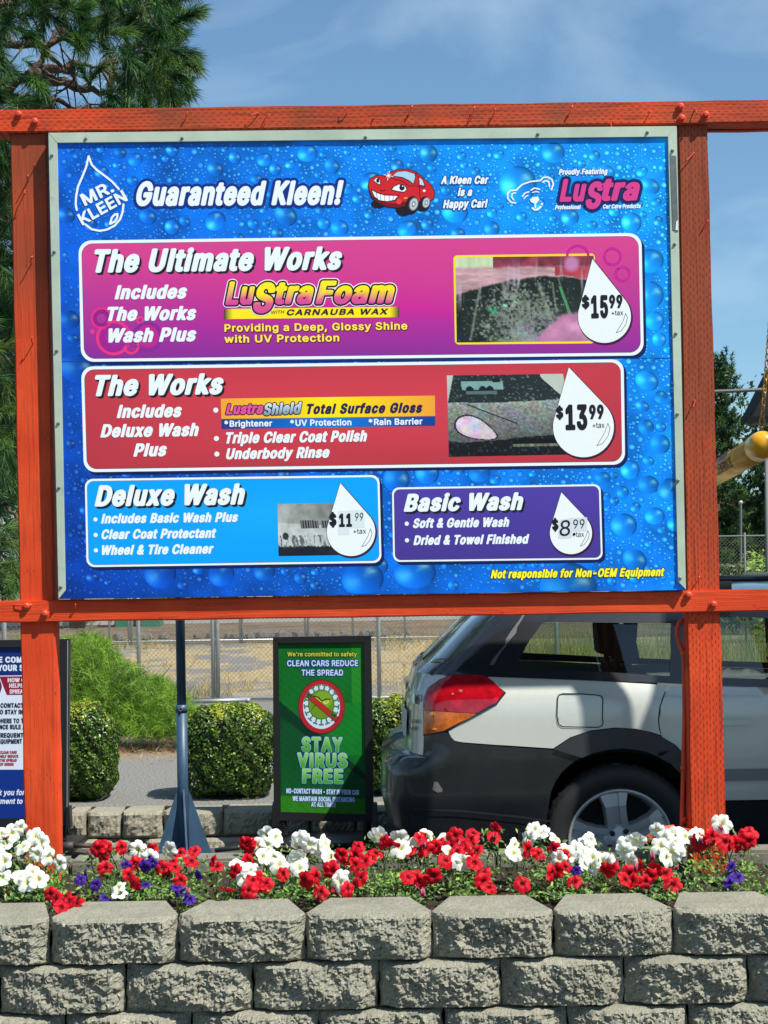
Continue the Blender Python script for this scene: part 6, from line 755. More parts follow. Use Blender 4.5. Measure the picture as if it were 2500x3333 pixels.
# blue panel
T('Deluxe Wash', c5, (228, 714), (935, 704), 88, e3, shadow=(7, 7, BK), L=7)
for s, a, b in (('Includes Basic Wash Plus', (258, 797), (902, 789)), ('Clear Coat Protectant', (260, 871), (800, 864)), ('Wheel & Tire Cleaner', (262, 945), (788, 938))): T(s, c5, a, b, 41, e3, shadow=(2, 2, (10, 80, 150)))
for x, y in ((232, 780), (233, 853), (234, 925)): poly('bullet', [c5(*p) for p in ell(x, y, 10, 10, 14)], WH, BF, 5, e3)
def ph3(u, v):
    n = vnoise(u, v, 91, (8, 6), 5)[..., None]; s = vnoise(u, v, 95, (40, 7), 3)[..., None]
    c = np.array([184, 190, 186.]) * (.78 + .4 * n); c = np.where((v < .36 + .08 * u)[..., None], np.array([170, 174, 168.]) * (.75 + .4 * n) * (1 - .25 * u[..., None]), c)
    gr_ = ((np.abs(v - .385 - .03 * u) < .075) & (u > .38) & (u < .97) & ~((u > .68) & (u < .73)))[..., None]; c = np.where(gr_, np.where((np.sin(u * 150) > 0)[..., None], 24., 120.) * np.ones(3), c)
    c = np.where((v > .86 - .1 * s[..., 0])[..., None], np.array([26, 28, 36.]) * (.6 + n), c); c = np.where(((v > .60) & (v < .84) & (s[..., 0] > .56) & (u < .75))[..., None], np.array([96, 100, 104.]), c)
    l_ = ((u - .12) / .05) ** 2 + ((v - .62) / .07) ** 2 < 1; return np.where(l_[..., None], np.array([50, 52, 56.]), c)
cgrid('printed_photo', [c5(1087, 708), c5(1345, 703), c5(1400, 947), c5(1092, 952)], 90, 70, ph3, BF, 4.3, e3)
T('$', c5, (1330, 808), (1365, 807), 52, e3, sh=0, c=BK, L=7.4); T('11', c5, (1376, 812), (1437, 811), 56, e3, sh=0, c=BK, L=7.4); T('99', c5, (1452, 786), (1490, 785), 36, e3, sh=.1, st='R', c=BK, L=7.4); T('+tax', c5, (1443, 847), (1503, 846), 24, e3, sh=0, st='R', c=(70, 70, 76), L=7.4)
poly('price_sticker', [c5(*p) for p in ((1370, 740), (1493, 734), (1496, 818), (1425, 822), (1425, 852), (1372, 854))], (214, 224, 226), BF, 6.2, e3)
# purple panel
T('Basic Wash', c6, (165, 739), (727, 731), 74, e4, shadow=(7, 7, BK), L=7)
for s, a, b in (('Soft & Gentle Wash', (208, 818), (661, 812)), ('Dried & Towel Finished', (210, 898), (755, 891))): T(s, c6, a, b, 40, e4, shadow=(2, 2, (30, 20, 70)))
for x, y in ((179, 800), (180, 878)): poly('bullet', [c6(*p) for p in ell(x, y, 10, 10, 14)], WH, BF, 5, e4)
poly('price_sticker', [c6(*p) for p in ((893, 782), (960, 772), (1026, 770), (1026, 835), (955, 838), (955, 868), (890, 870))], (208, 216, 222), BF, 6.2, e4)
T('$', c6, (862, 828), (892, 827), 46, e4, sh=0, c=BK, L=7.4); T('8.', c6, (897, 857), (972, 855), 72, e4, sh=.1, st='R', c=BK, L=7.4); T('99', c6, (962, 823), (1015, 821), 42, e4, sh=.05, st='R', c=BK, L=7.4); T('+tax', c6, (958, 862), (1012, 861), 24, e4, sh=0, st='R', c=(70, 70, 76), L=7.4)
T('Not responsible for Non-OEM Equipment', c6, (573, 1055), (1390, 1044), 36, mb, c=(250, 240, 40), out=[(2.2, (10, 40, 90))], L=5)
# ------------------------------------------------------------------ pavement signs
GD = 8.9
gs = empty('pavement_sign', W(1055, 2735, GD), 'black framed green sign reading stay virus free, standing behind the wagon bumper', 'sign')
def sign_frame(q, qi, D, par, side=True):
    m = MB(); dp = .05
    for a in range(4):
        b = (a + 1) % 4; m.hexa([W(*q[a], D), W(*q[b], D), W(*qi[b], D), W(*qi[a], D)], [W(*q[a], D) + Vector((0, dp, 0)), W(*q[b], D) + Vector((0, dp, 0)), W(*qi[b], D) + Vector((0, dp, 0)), W(*qi[a], D) + Vector((0, dp, 0))])
    return m.build('frame', M['black'], par, bevel=.002)
gq = [(891, 2671), (1217, 2675), (1208, 2069), (888, 2074)]; gi = [(914, 2643), (1190, 2651), (1183, 2092), (906, 2094)]
sign_frame(gq, gi, GD, gs); m = MB(); m.slab([(905, 2655), (1200, 2662), (1192, 2080), (898, 2083)], GD + .02, .02); m.build('backing', M['black'], gs)
GF = Face(GD + .014)
def gposter(u, v):  # greens kept low, the shade over the sign is in the colour
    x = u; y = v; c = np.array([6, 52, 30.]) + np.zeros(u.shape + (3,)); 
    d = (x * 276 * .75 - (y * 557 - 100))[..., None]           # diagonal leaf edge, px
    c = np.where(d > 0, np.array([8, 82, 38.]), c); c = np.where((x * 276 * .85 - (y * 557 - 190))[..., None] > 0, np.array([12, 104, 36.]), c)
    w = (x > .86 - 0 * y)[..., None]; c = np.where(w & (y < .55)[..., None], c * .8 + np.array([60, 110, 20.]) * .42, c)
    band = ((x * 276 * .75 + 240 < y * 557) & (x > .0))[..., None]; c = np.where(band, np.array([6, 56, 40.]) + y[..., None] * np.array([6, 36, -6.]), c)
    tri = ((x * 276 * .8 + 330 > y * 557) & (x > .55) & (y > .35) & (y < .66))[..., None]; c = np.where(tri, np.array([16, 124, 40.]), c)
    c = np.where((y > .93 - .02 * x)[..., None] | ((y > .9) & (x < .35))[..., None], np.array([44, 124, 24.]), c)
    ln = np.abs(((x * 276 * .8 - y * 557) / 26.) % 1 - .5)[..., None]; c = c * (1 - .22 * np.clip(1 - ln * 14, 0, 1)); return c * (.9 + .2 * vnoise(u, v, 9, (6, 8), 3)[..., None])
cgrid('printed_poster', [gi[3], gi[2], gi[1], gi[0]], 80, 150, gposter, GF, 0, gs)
GB = (10, 56, 130)
def TG(s, x0, x1, yb, cp, c, yb2=None, **k): return text(s, f7(x0, yb), f7(x1, yb2 if yb2 is not None else yb), cp * .2712, c, face=GF, parent=gs, st=k.pop('st', 'N'), sh=0, **k)
TG("We're committed to safety", 130, 965, 206, 50, (190, 196, 70), out=[(1.6, (12, 40, 20))], L=4); LB = (196, 216, 250)  # white lettering toned bluish, shade included in the colour
TG('CLEAN CARS REDUCE', 128, 980, 324, 66, LB, 322, out=[(2.6, GB)], L=4); TG('THE SPREAD', 300, 800, 436, 66, LB, out=[(2.6, GB)], L=4)
VG = [(0, (70, 150, 60)), (.5, (90, 170, 70)), (1, (150, 205, 130))]
for s, a, b, y, cp in (('STAY', 302, 790, 1343, 158), ('VIRUS', 250, 850, 1533, 158), ('FREE', 310, 797, 1722, 156)): TG(s, a, b, y, cp, (0, 0, 0), y + 4, st='C', grad=VG, out=[(1.2, (150, 210, 190)), (3.6, GB)], L=5, sp=.02)
TG('NO-CONTACT WASH - STAY IN YOUR CAR', 118, 992, 1848, 54, LB, 1868, st='C', out=[(1.0, GB)], L=4); TG('WE MAINTAIN SOCIAL DISTANCING', 192, 940, 1940, 52, LB, 1955, st='C', out=[(1.0, GB)], L=4); TG('AT ALL TIMES', 417, 710, 2010, 50, LB, 2015, st='C', out=[(1.0, GB)], L=4)
def gp(pts, c, L, nm='germ_print'): return poly(nm, [f7(*p) for p in pts], c, GF, L, gs)
gp(ell(540, 813, 282, 328, 40), (40, 10, 20), 2); gp(ell(540, 813, 276, 320, 40), (176, 34, 44), 2.6); gp(ell(540, 813, 222, 266, 40), (206, 222, 245), 3.2)
m = MB()
for k in range(17):
    a = 2 * math.pi * k / 17 + .1; p0 = (540 + 140 * math.cos(a), 790 + 160 * math.sin(a)); p1 = (540 + 205 * math.cos(a), 790 + 238 * math.sin(a)); t_ = (-math.sin(a) * 22, math.cos(a) * 22)
    ribbon(m, [f7(*p0), f7(*p1)], 2.6, GF, 3.8, lin((70, 130, 90))); ribbon(m, [f7(p1[0] - t_[0], p1[1] - t_[1]), f7(p1[0] + t_[0], p1[1] + t_[1])], 2.6, GF, 3.8, lin((70, 130, 90)))
m.build('germ_print', M['print'], gs)
gp(ell(538, 785, 158, 180, 32), (30, 70, 20), 4.2); gp(ell(538, 785, 151, 173, 32), (104, 146, 32), 4.7); gp(ell(560, 730, 110, 105, 24), (124, 166, 40), 5.1)
gp([(462, 695), (545, 750), (520, 768), (480, 752), (465, 725)], (206, 206, 90), 5.5); gp([(552, 748), (632, 730), (630, 765), (600, 784), (565, 778)], (206, 206, 90), 5.5)
m = MB(); ribbon(m, [f7(*p) for p in ((452, 685), (500, 695), (545, 745))], 1.6, GF, 6, lin((20, 30, 10))); ribbon(m, [f7(*p) for p in ((550, 742), (590, 722), (645, 722))], 1.6, GF, 6, lin((20, 30, 10)))
ribbon(m, [f7(*p) for p in ((420, 850), (450, 800), (520, 790), (600, 830), (640, 860))], .9, GF, 6, lin((30, 50, 14)))
m.build('germ_print', M['print'], gs); gp(ell(503, 740, 5, 9, 8), (30, 30, 10), 6); gp(ell(598, 752, 5, 9, 8), (30, 30, 10), 6)
gp([(345, 685), (385, 635), (748, 940), (705, 995)], (40, 10, 20), 6.6); gp([(350, 684), (385, 642), (742, 941), (704, 988)], (186, 40, 40), 7.1)
for x, y in ((400, 680), (425, 685), (378, 668), (660, 905), (685, 915), (706, 925)): gp(ell(x, y, 15, 30, 12, -.2), (50, 100, 40), 7.6)
m = MB(); m.slab([(882, 2692), (899, 2692), (899, 2612), (887, 2612)], GD - .012, .075); m.build('side_bracket', M['black'], gs, bevel=.003)
m = MB(); m.slab([(1212, 2692), (1231, 2692), (1228, 2616), (1214, 2616)], GD - .012, .075); m.build('side_bracket', mat('grey plastic', (.05, .055, .06), .5), gs, bevel=.003)
for x in (922, 1194):
    m = MB(); o = W(x, 2722, GD + .03); m.tube([o, o + Vector((0, 0, .085))], .016, 10)
    P_ = [o + Vector((.023 * math.cos(t), .023 * math.sin(t), .003 + .0125 * t / 6.28)) for t in np.linspace(0, 6.28 * 6.2, 70)]; m.tube(P_, .004, 5); m.build('spring', M['black'], gs)
m = MB(); o = W(1058, 2735, GD + .03); zb = o.z - .004; m.box(o.x - .33, o.x + .33, GD - .19, GD + .24, zb - .01, zb + .022); m.build('base_plate', M['black'], gs, bevel=.006)

BD = 8.75
bs_ = empty('pavement_sign', W(60, 2735, BD), 'black framed blue and white car wash notice, partly hidden by the left post', 'sign')
bq = [(-112, 2700), (219, 2689), (226, 2080), (-112, 2086)]; bi = [(-86, 2666), (193, 2660), (194, 2106), (-86, 2108)]
sign_frame(bq, bi, BD, bs_); m = MB(); m.slab([(-100, 2680), (206, 2675), (206, 2092), (-100, 2096)], BD + .02, .02); m.build('backing', M['black'], bs_)
m = MB(); m.slab([(217, 2640), (219, 2640), (222, 2084), (219, 2084)], BD - .002, .004); m.build('frame_edge', M['galv'], bs_)
SF = Face(BD + .014); NB = (12, 40, 110)
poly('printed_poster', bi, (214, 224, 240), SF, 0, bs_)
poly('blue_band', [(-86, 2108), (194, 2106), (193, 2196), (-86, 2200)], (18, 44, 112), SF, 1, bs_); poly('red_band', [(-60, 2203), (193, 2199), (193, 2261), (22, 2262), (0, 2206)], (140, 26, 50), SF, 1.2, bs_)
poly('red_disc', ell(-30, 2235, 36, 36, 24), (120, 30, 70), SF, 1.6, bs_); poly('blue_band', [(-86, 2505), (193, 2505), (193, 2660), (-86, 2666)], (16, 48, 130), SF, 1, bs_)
def TS(s, x0, x1, yb, cp, c, **k): return text(s, (x0, yb), (x1, yb - .5), cp, c, face=SF, parent=bs_, st=k.pop('st', 'C'), sh=k.pop('sh', 0), L=4, **k)
TS("WE'RE COMMITTED", -68, 166, 2156, 17, (220, 228, 245)); TS('TO YOUR SAFETY', -46, 150, 2183, 18, (220, 228, 245))
for s, a, b, y in (('HOW CAR WASHING', 25, 186, 2220), ('HELPS STOP', 30, 118, 2238), ('SPREAD', 31, 84, 2257)): TS(s, a, b, y, 12.5, (226, 214, 226))
for s, a, b, y in (('NO CONTACT CAR WASH', -26, 165, 2303), ('TO STAY IN YOUR CAR', -10, 158, 2324), ('ADHERE TO THE', -18, 96, 2353), ('DISTANCE RULE AT', -44, 92, 2373), ('FREQUENTLY SANITIZE', -8, 176, 2400), ('EQUIPMENT', -5, 72, 2420)): TS(s, a, b, y, 13.5, (34, 44, 60))
for s, a, b, y in (('CLEAN CARS', 0, 55, 2453), ('HELP REDUCE', 0, 60, 2466), ('THE SPREAD', 0, 55, 2479), ('OF GERMS', 0, 45, 2492)): TS(s, a, b, y, 8.5, (166, 40, 60))
TS('Thank you for your', -50, 130, 2588, 17, (226, 232, 245), st='N', sh=.22); TS('commitment to', -70, 74, 2616, 16, (226, 232, 245), st='N', sh=.22)
m = MB(); m.slab([(213, 2698), (229, 2696), (226, 2626), (214, 2628)], BD - .012, .075); m.build('side_bracket', M['black'], bs_, bevel=.003)
for x in (-78, 203):
    m = MB(); o = W(x, 2740, BD + .03); m.tube([o, o + Vector((0, 0, .085))], .016, 10); P_ = [o + Vector((.023 * math.cos(t), .023 * math.sin(t), .003 + .0125 * t / 6.28)) for t in np.linspace(0, 6.28 * 6.2, 70)]; m.tube(P_, .004, 5); m.build('spring', M['black'], bs_)
m = MB(); o = W(60, 2752, BD + .03); m.box(o.x - .34, o.x + .34, BD - .19, BD + .24, o.z - .012, o.z + .02); m.build('base_plate', M['black'], bs_, bevel=.006)

# ------------------------------------------------------------------ blue steel post with gusset plates
PD = 8.55
po = W(598, 2745, PD); pp = empty('steel_post', (po.x, PD, 0), 'blue painted steel post with triangular base plates between two clipped shrubs', 'post')
def px_(y): return Vector((W(599, y, PD).x, PD, W(599, y, PD).z))
bx = po.x
m = MB(); m.tube([(bx, PD, .02), (bx, PD, W(598, 2310, PD).z)], .0285, 20); m.tube([(bx, PD, W(598, 2310, PD).z), (bx, PD, 3.2)], .0245, 20); m.build('pole', M['bluesteel'], pp, smooth=True)
zc = W(598, 2306, PD).z; m = MB(); m.lathe([(.0245, .02), (.031, .02), (.031, -.02), (.028, -.02)], (bx, PD, zc), 'z', 20); m.build('collar', M['bluesteel'], pp, smooth=True)
m = MB(); m.lathe([(.011, -.030), (.011, -.046), (.006, -.046), (.0058, -.040)], (bx, PD, zc), 'y', 10); m.build('bolt', M['steel'], pp)
ztop = W(598, 2568, PD).z
for k, (a, w_) in enumerate(((math.pi * 1.0, .155), (math.pi * 1.50, .155), (0, .155), (math.pi * .5, .155))):
    d = Vector((math.cos(a + .25), math.sin(a + .25), 0)); n = Vector((-d.y, d.x, 0)) * .005; c = Vector((bx, PD, 0)); pts = [c + d * .026 + Vector((0, 0, .02)), c + d * w_ + Vector((0, 0, .02)), c + d * w_ + Vector((0, 0, .035)), c + d * .03 + Vector((0, 0, ztop))]
    m = MB(); m.hexa([p + n for p in pts], [p - n for p in pts]); m.build('gusset_plate', M['bluesteel'], pp)
m = MB(); m.box(bx - .17, bx + .17, PD - .17, PD + .17, .002, .022); m.build('base_plate', M['bluesteel'], pp)
m = MB(); m.tube([W(205, 2756, 8.3), W(240, 2752, 8.3)], .022, 10); m.tube([W(240, 2752, 8.3), W(300, 2753, 8.3)], .012, 8)
tag(m.build('hose', mat('hose', (.05, .035, .03), .6), smooth=True), 'dark hose lying on the lane at the foot of the left post', 'hose')
m = MB(); m.tube([W(700, 2768, 8.2), W(760, 2761, 8.2), W(860, 2752, 8.2), W(960, 2762, 8.2), W(1120, 2752, 8.2)], .012, 8)
tag(m.build('hose', mat('hose black', (.015, .015, .016), .6), smooth=True), 'thin black hose lying behind the middle petunias', 'hose')

# ------------------------------------------------------------------ leaves
def leaves(C, Nn, size, asp, bend=.25, jit=1.0):
    """one folded four-sided leaf for each centre; Nn preferred normals"""
    n = len(C); Nn = Nn + RG.normal(0, .45 * jit, (n, 3)); Nn /= np.linalg.norm(Nn, axis=1)[:, None]
    t = RG.normal(0, 1, (n, 3)); t -= Nn * (t * Nn).sum(1)[:, None]; t /= np.linalg.norm(t, axis=1)[:, None]; b = np.cross(Nn, t)
    s = (size * RG.uniform(.65, 1.3, n))[:, None]
    p0 = C - t * s; p1 = C + b * s * asp + Nn * s * bend; p2 = C + t * s; p3 = C - b * s * asp + Nn * s * bend
    V = np.stack([p0, p1, p2, p3], 1).reshape(-1, 3); i = np.arange(n) * 4
    F = np.concatenate([np.stack([i, i + 1, i + 2], 1), np.stack([i, i + 2, i + 3], 1)]); return V, F
def pal(n, cols, w=None):
    cols = lin(np.array(cols)); k = RG.choice(len(cols), n, p=w); return cols[k] * RG.uniform(.75, 1.25, (n, 1))
# clipped shrubs
def shrub(pxa, pxb, pyt, D, dep, label, seed, z0=.2):
    x0, x1 = W(pxa, 2450, D).x, W(pxb, 2450, D).x; zt = W((pxa + pxb) / 2, pyt, D).z; cx, hx, hz = (x0 + x1) / 2, (x1 - x0) / 2, (zt - z0) / 2; cz = z0 + hz - .005
    e = empty('clipped_shrub', (cx, D + dep, z0), label, 'shrub', 'clipped box shrubs along the low wall'); r = np.random.default_rng(seed); n = 15000
    d = r.normal(0, 1, (n, 3)); d /= np.linalg.norm(d, axis=1)[:, None]; p = 3.4; k = (np.abs(d) ** p).sum(1) ** (-1 / p); P_ = d * k[:, None]
    nn = np.sign(P_) * np.abs(P_) ** (p - 1); nn /= np.linalg.norm(nn, axis=1)[:, None]
    rr = 1 + .06 * np.sin(P_[:, 0] * 5 + seed) * np.cos(P_[:, 2] * 6 + seed) + .03 * np.sin(P_[:, 0] * 17 + P_[:, 2] * 13); low = np.clip((-P_[:, 2] - .55) / .45, 0, 1); rr = rr * (1 - .05 * low) - np.abs(r.normal(0, .035, n))
    C = P_ * rr[:, None] * np.array([hx, dep, hz]) + np.array([cx, D + dep, cz])
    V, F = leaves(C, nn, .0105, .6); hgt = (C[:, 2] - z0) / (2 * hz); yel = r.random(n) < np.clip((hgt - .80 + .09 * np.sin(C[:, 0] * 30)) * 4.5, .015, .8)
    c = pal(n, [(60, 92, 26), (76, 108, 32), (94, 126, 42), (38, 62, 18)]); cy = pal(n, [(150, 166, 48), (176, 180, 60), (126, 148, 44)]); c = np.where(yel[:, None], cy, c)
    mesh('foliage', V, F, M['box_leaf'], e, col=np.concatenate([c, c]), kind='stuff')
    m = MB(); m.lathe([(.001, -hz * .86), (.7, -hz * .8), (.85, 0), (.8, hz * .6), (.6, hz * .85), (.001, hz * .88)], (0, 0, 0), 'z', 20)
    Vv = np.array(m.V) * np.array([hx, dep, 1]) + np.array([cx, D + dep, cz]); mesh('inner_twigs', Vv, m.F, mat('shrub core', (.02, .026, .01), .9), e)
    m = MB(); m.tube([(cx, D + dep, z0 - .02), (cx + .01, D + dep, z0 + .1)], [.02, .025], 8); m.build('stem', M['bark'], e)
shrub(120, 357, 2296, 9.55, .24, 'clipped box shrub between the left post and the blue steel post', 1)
shrub(574, 900, 2300, 9.55, .27, 'clipped box shrub with yellow tips between blue steel post and green sign', 2)
shrub(1130, 1420, 2276, 9.6, .27, 'clipped box shrub between the green sign and the wagon', 3)
# feathery shrub
def in_poly(x, y, P_):
    return inside(x, y, [P_])
fe = empty('feathery_shrub', W(400, 2400, 12.6), 'wispy bright green feathery shrub sprawling behind the clipped shrubs', 'shrub')
fp = [(60, 2420), (60, 2080), (200, 2085), (290, 2058), (345, 2078), (400, 2150), (470, 2185), (540, 2215), (610, 2260), (650, 2330), (655, 2400), (600, 2405), (480, 2400), (360, 2385), (250, 2350)]
VV = []; CCs = []
def frond(c, a, n, ln, w, colr, spread=.9, droop=.0):
    d = RG.normal(0, spread, (n, 3)) + np.array(a); d /= np.linalg.norm(d, axis=1)[:, None]; L_ = ln * RG.uniform(.6, 1.15, (n, 1)); b = np.cross(d, RG.normal(0, 1, (n, 3))); b /= np.linalg.norm(b, axis=1)[:, None]
    st = np.array(c) + RG.normal(0, ln * .12, (n, 3)); tip = st + d * L_ + np.array([0, 0, -droop]) * L_
    VV.append(np.stack([st - b * w, st + b * w, tip], 1).reshape(-1, 3)); CCs.append(np.repeat(np.array(colr)[None] , n, 0) * RG.uniform(.8, 1.2, (n, 1)))
cnt = 0
while cnt < 3400:
    x, y = rnd.uniform(50, 670), rnd.uniform(2050, 2410)
    if not in_poly(x, y, fp): continue
    cnt += 1; t = (y - 2050) / 360; D = 12.95 - .5 * t + rnd.uniform(-.25, .5) ; o = W(x, y, D)
    if o.z < .22: continue
    g = rnd.choice([(118, 158, 48), (136, 176, 58), (96, 136, 42), (152, 184, 72), (66, 98, 30)]); 
    frond(o, (rnd.uniform(-.5, .6), -.25, rnd.uniform(-.2, .9)), 20, rnd.uniform(.06, .12), .0016, lin(g), .75, .15)
for k in range(160):
    x = rnd.uniform(70, 640); D = 12.9; yb = 2400; yt = 2400 - rnd.uniform(60, 300)
    if not in_poly(x, yt, fp): continue
    a = W(x, yb - 4, 12.6); b = W(x + rnd.uniform(-50, 60), yt, 12.9); 
    for q in range(10): frond(a.lerp(b, q / 10), (.2, 0, .9), 6, .1, .0018, lin((96, 128, 44)), .5)
V = np.concatenate(VV); c = np.concatenate(CCs); F = np.arange(len(V)).reshape(-1, 3); mesh('foliage', V, F, M['leaf'], fe, col=c, kind='stuff')
m = MB()
for k in range(14):
    a = W(rnd.uniform(200, 560), 2396, 12.7); m.tube([a, a + Vector((rnd.uniform(-.1, .1), .05, .3)), a + Vector((rnd.uniform(-.25, .25), .1, .55))], [.008, .006, .003], 5)
m.build('stem', mat('green stem', (.06, .09, .03), .7), fe)
# dry needles and dry grass tufts
VV = []; CCs = []
for k in range(900):
    x, y = rnd.uniform(340, 640), rnd.gauss(2415, 22); D = FPX * 1.3 / max(500, (y - HZ)); o = W(x, y, D); frond((o.x, D, .203), (rnd.uniform(-1, 1), rnd.uniform(-.3, .3), .12), 3, .09, .0016, lin(rnd.choice([(176, 140, 96), (150, 112, 76), (196, 166, 120)])), .5)
V = np.concatenate(VV); tag(mesh('dry_needles', V, np.arange(len(V)).reshape(-1, 3), M['leaf'], col=np.concatenate(CCs)), 'brown dry needles lying under the feathery shrub', 'dry needles', kind='stuff')
VV = []; CCs = []
def tuft(px, D, n, h, cols, sp=.25):
    x = W(px, 2300, D).x
    for k in range(n): frond((x + rnd.gauss(0, sp), D + rnd.gauss(0, sp), .2), (rnd.uniform(-.4, .4), 0, 1), 9, h * rnd.uniform(.5, 1.1), .003, lin(rnd.choice(cols)), .25)
ST = [(196, 170, 110), (176, 150, 96), (214, 190, 134)]; GN = [(120, 138, 60), (150, 150, 80), (96, 120, 48)]
tuft(665, 17.6, 26, .25, ST + GN, .16); tuft(735, 19, 20, .3, ST, .3); tuft(380, 31, 40, .35, ST + GN, .5); tuft(1340, 30, 60, .5, GN + ST, .8)
for k in range(70): tuft(rnd.uniform(400, 1500), rnd.uniform(18.5, 33), 5, .14, ST, .5)
for k in range(150): tuft(rnd.uniform(1560, 2700), rnd.uniform(17.5, 26), 12, rnd.uniform(.25, .75), GN + GN + ST, .5)
V = np.concatenate(VV); tag(mesh('dry_grass', V, np.arange(len(V)).reshape(-1, 3), M['leaf'], col=np.concatenate(CCs)), 'dry straw coloured grass scattered over the empty lot', 'grass', kind='stuff')

# ------------------------------------------------------------------ petunias
def flower_mesh(kind, seed):
    r = random.Random(seed); K = 40; V = []; F = []; C = []
    pr = {'red': ((205, 12, 34), (120, 2, 20), (225, 24, 44)), 'white': ((236, 238, 228), (206, 212, 150), (244, 246, 240)), 'purple': ((66, 30, 140), (30, 10, 70), (84, 44, 168)), 'wilted': ((150, 52, 84), (110, 50, 70), (186, 110, 130))}[kind]
    ph = r.uniform(0, 6.28); dr = r.uniform(.02, .55); fo = r.uniform(.4, 1.6); rg = [(0.06, -.42, 1), (.16, -.30, 1), (.34, -.10, .25), (.7, .02, 0), (1, .0, 2)]
    for j, (rr, z, ci) in enumerate(rg):
        for k in range(K):
            a = 2 * math.pi * k / K; lobe = abs(math.cos(2.5 * a)); R_ = rr * (1 if j < 3 else (.78 + .22 * lobe ** .5))
            zz = z + (0 if j < 3 else (.10 * math.sin(5 * a + ph) * rr + .07 * math.sin(11 * a + ph * 2) * (rr - .3) * fo - dr * (rr ** 2) * (1 - .8 * math.sin(a + ph))))
            V.append((R_ * math.cos(a), R_ * math.sin(a), zz))
            base = np.array(pr[0]) if ci != 1 else np.array(pr[1]); 
            if ci == .25: base = np.array(pr[0]) * .6 + np.array(pr[1]) * .4
            if ci == 2: base = np.array(pr[2])
            vein = 1 - (.16 if kind != 'white' else .04) * (abs(math.sin(2.5 * a)) < .16) * (j > 1); C.append(lin(base * vein))
    for j in range(len(rg) - 1):
        for k in range(K): F.append((j * K + k, j * K + (k + 1) % K, (j + 1) * K + (k + 1) % K, (j + 1) * K + k))
    o = mesh('flower', V, F, M['petal'], vcol=np.array(C), smooth=True); me = o.data; bpy.data.objects.remove(o); return me
FM = {k: [flower_mesh(k, 10 + i) for i in range(4)] for k in ('red', 'white', 'purple', 'wilted')}
d4 = fr(0, 2550, .5425); d5 = fr(800, 2550, .5425); d6 = fr(1600, 2550, .5425)
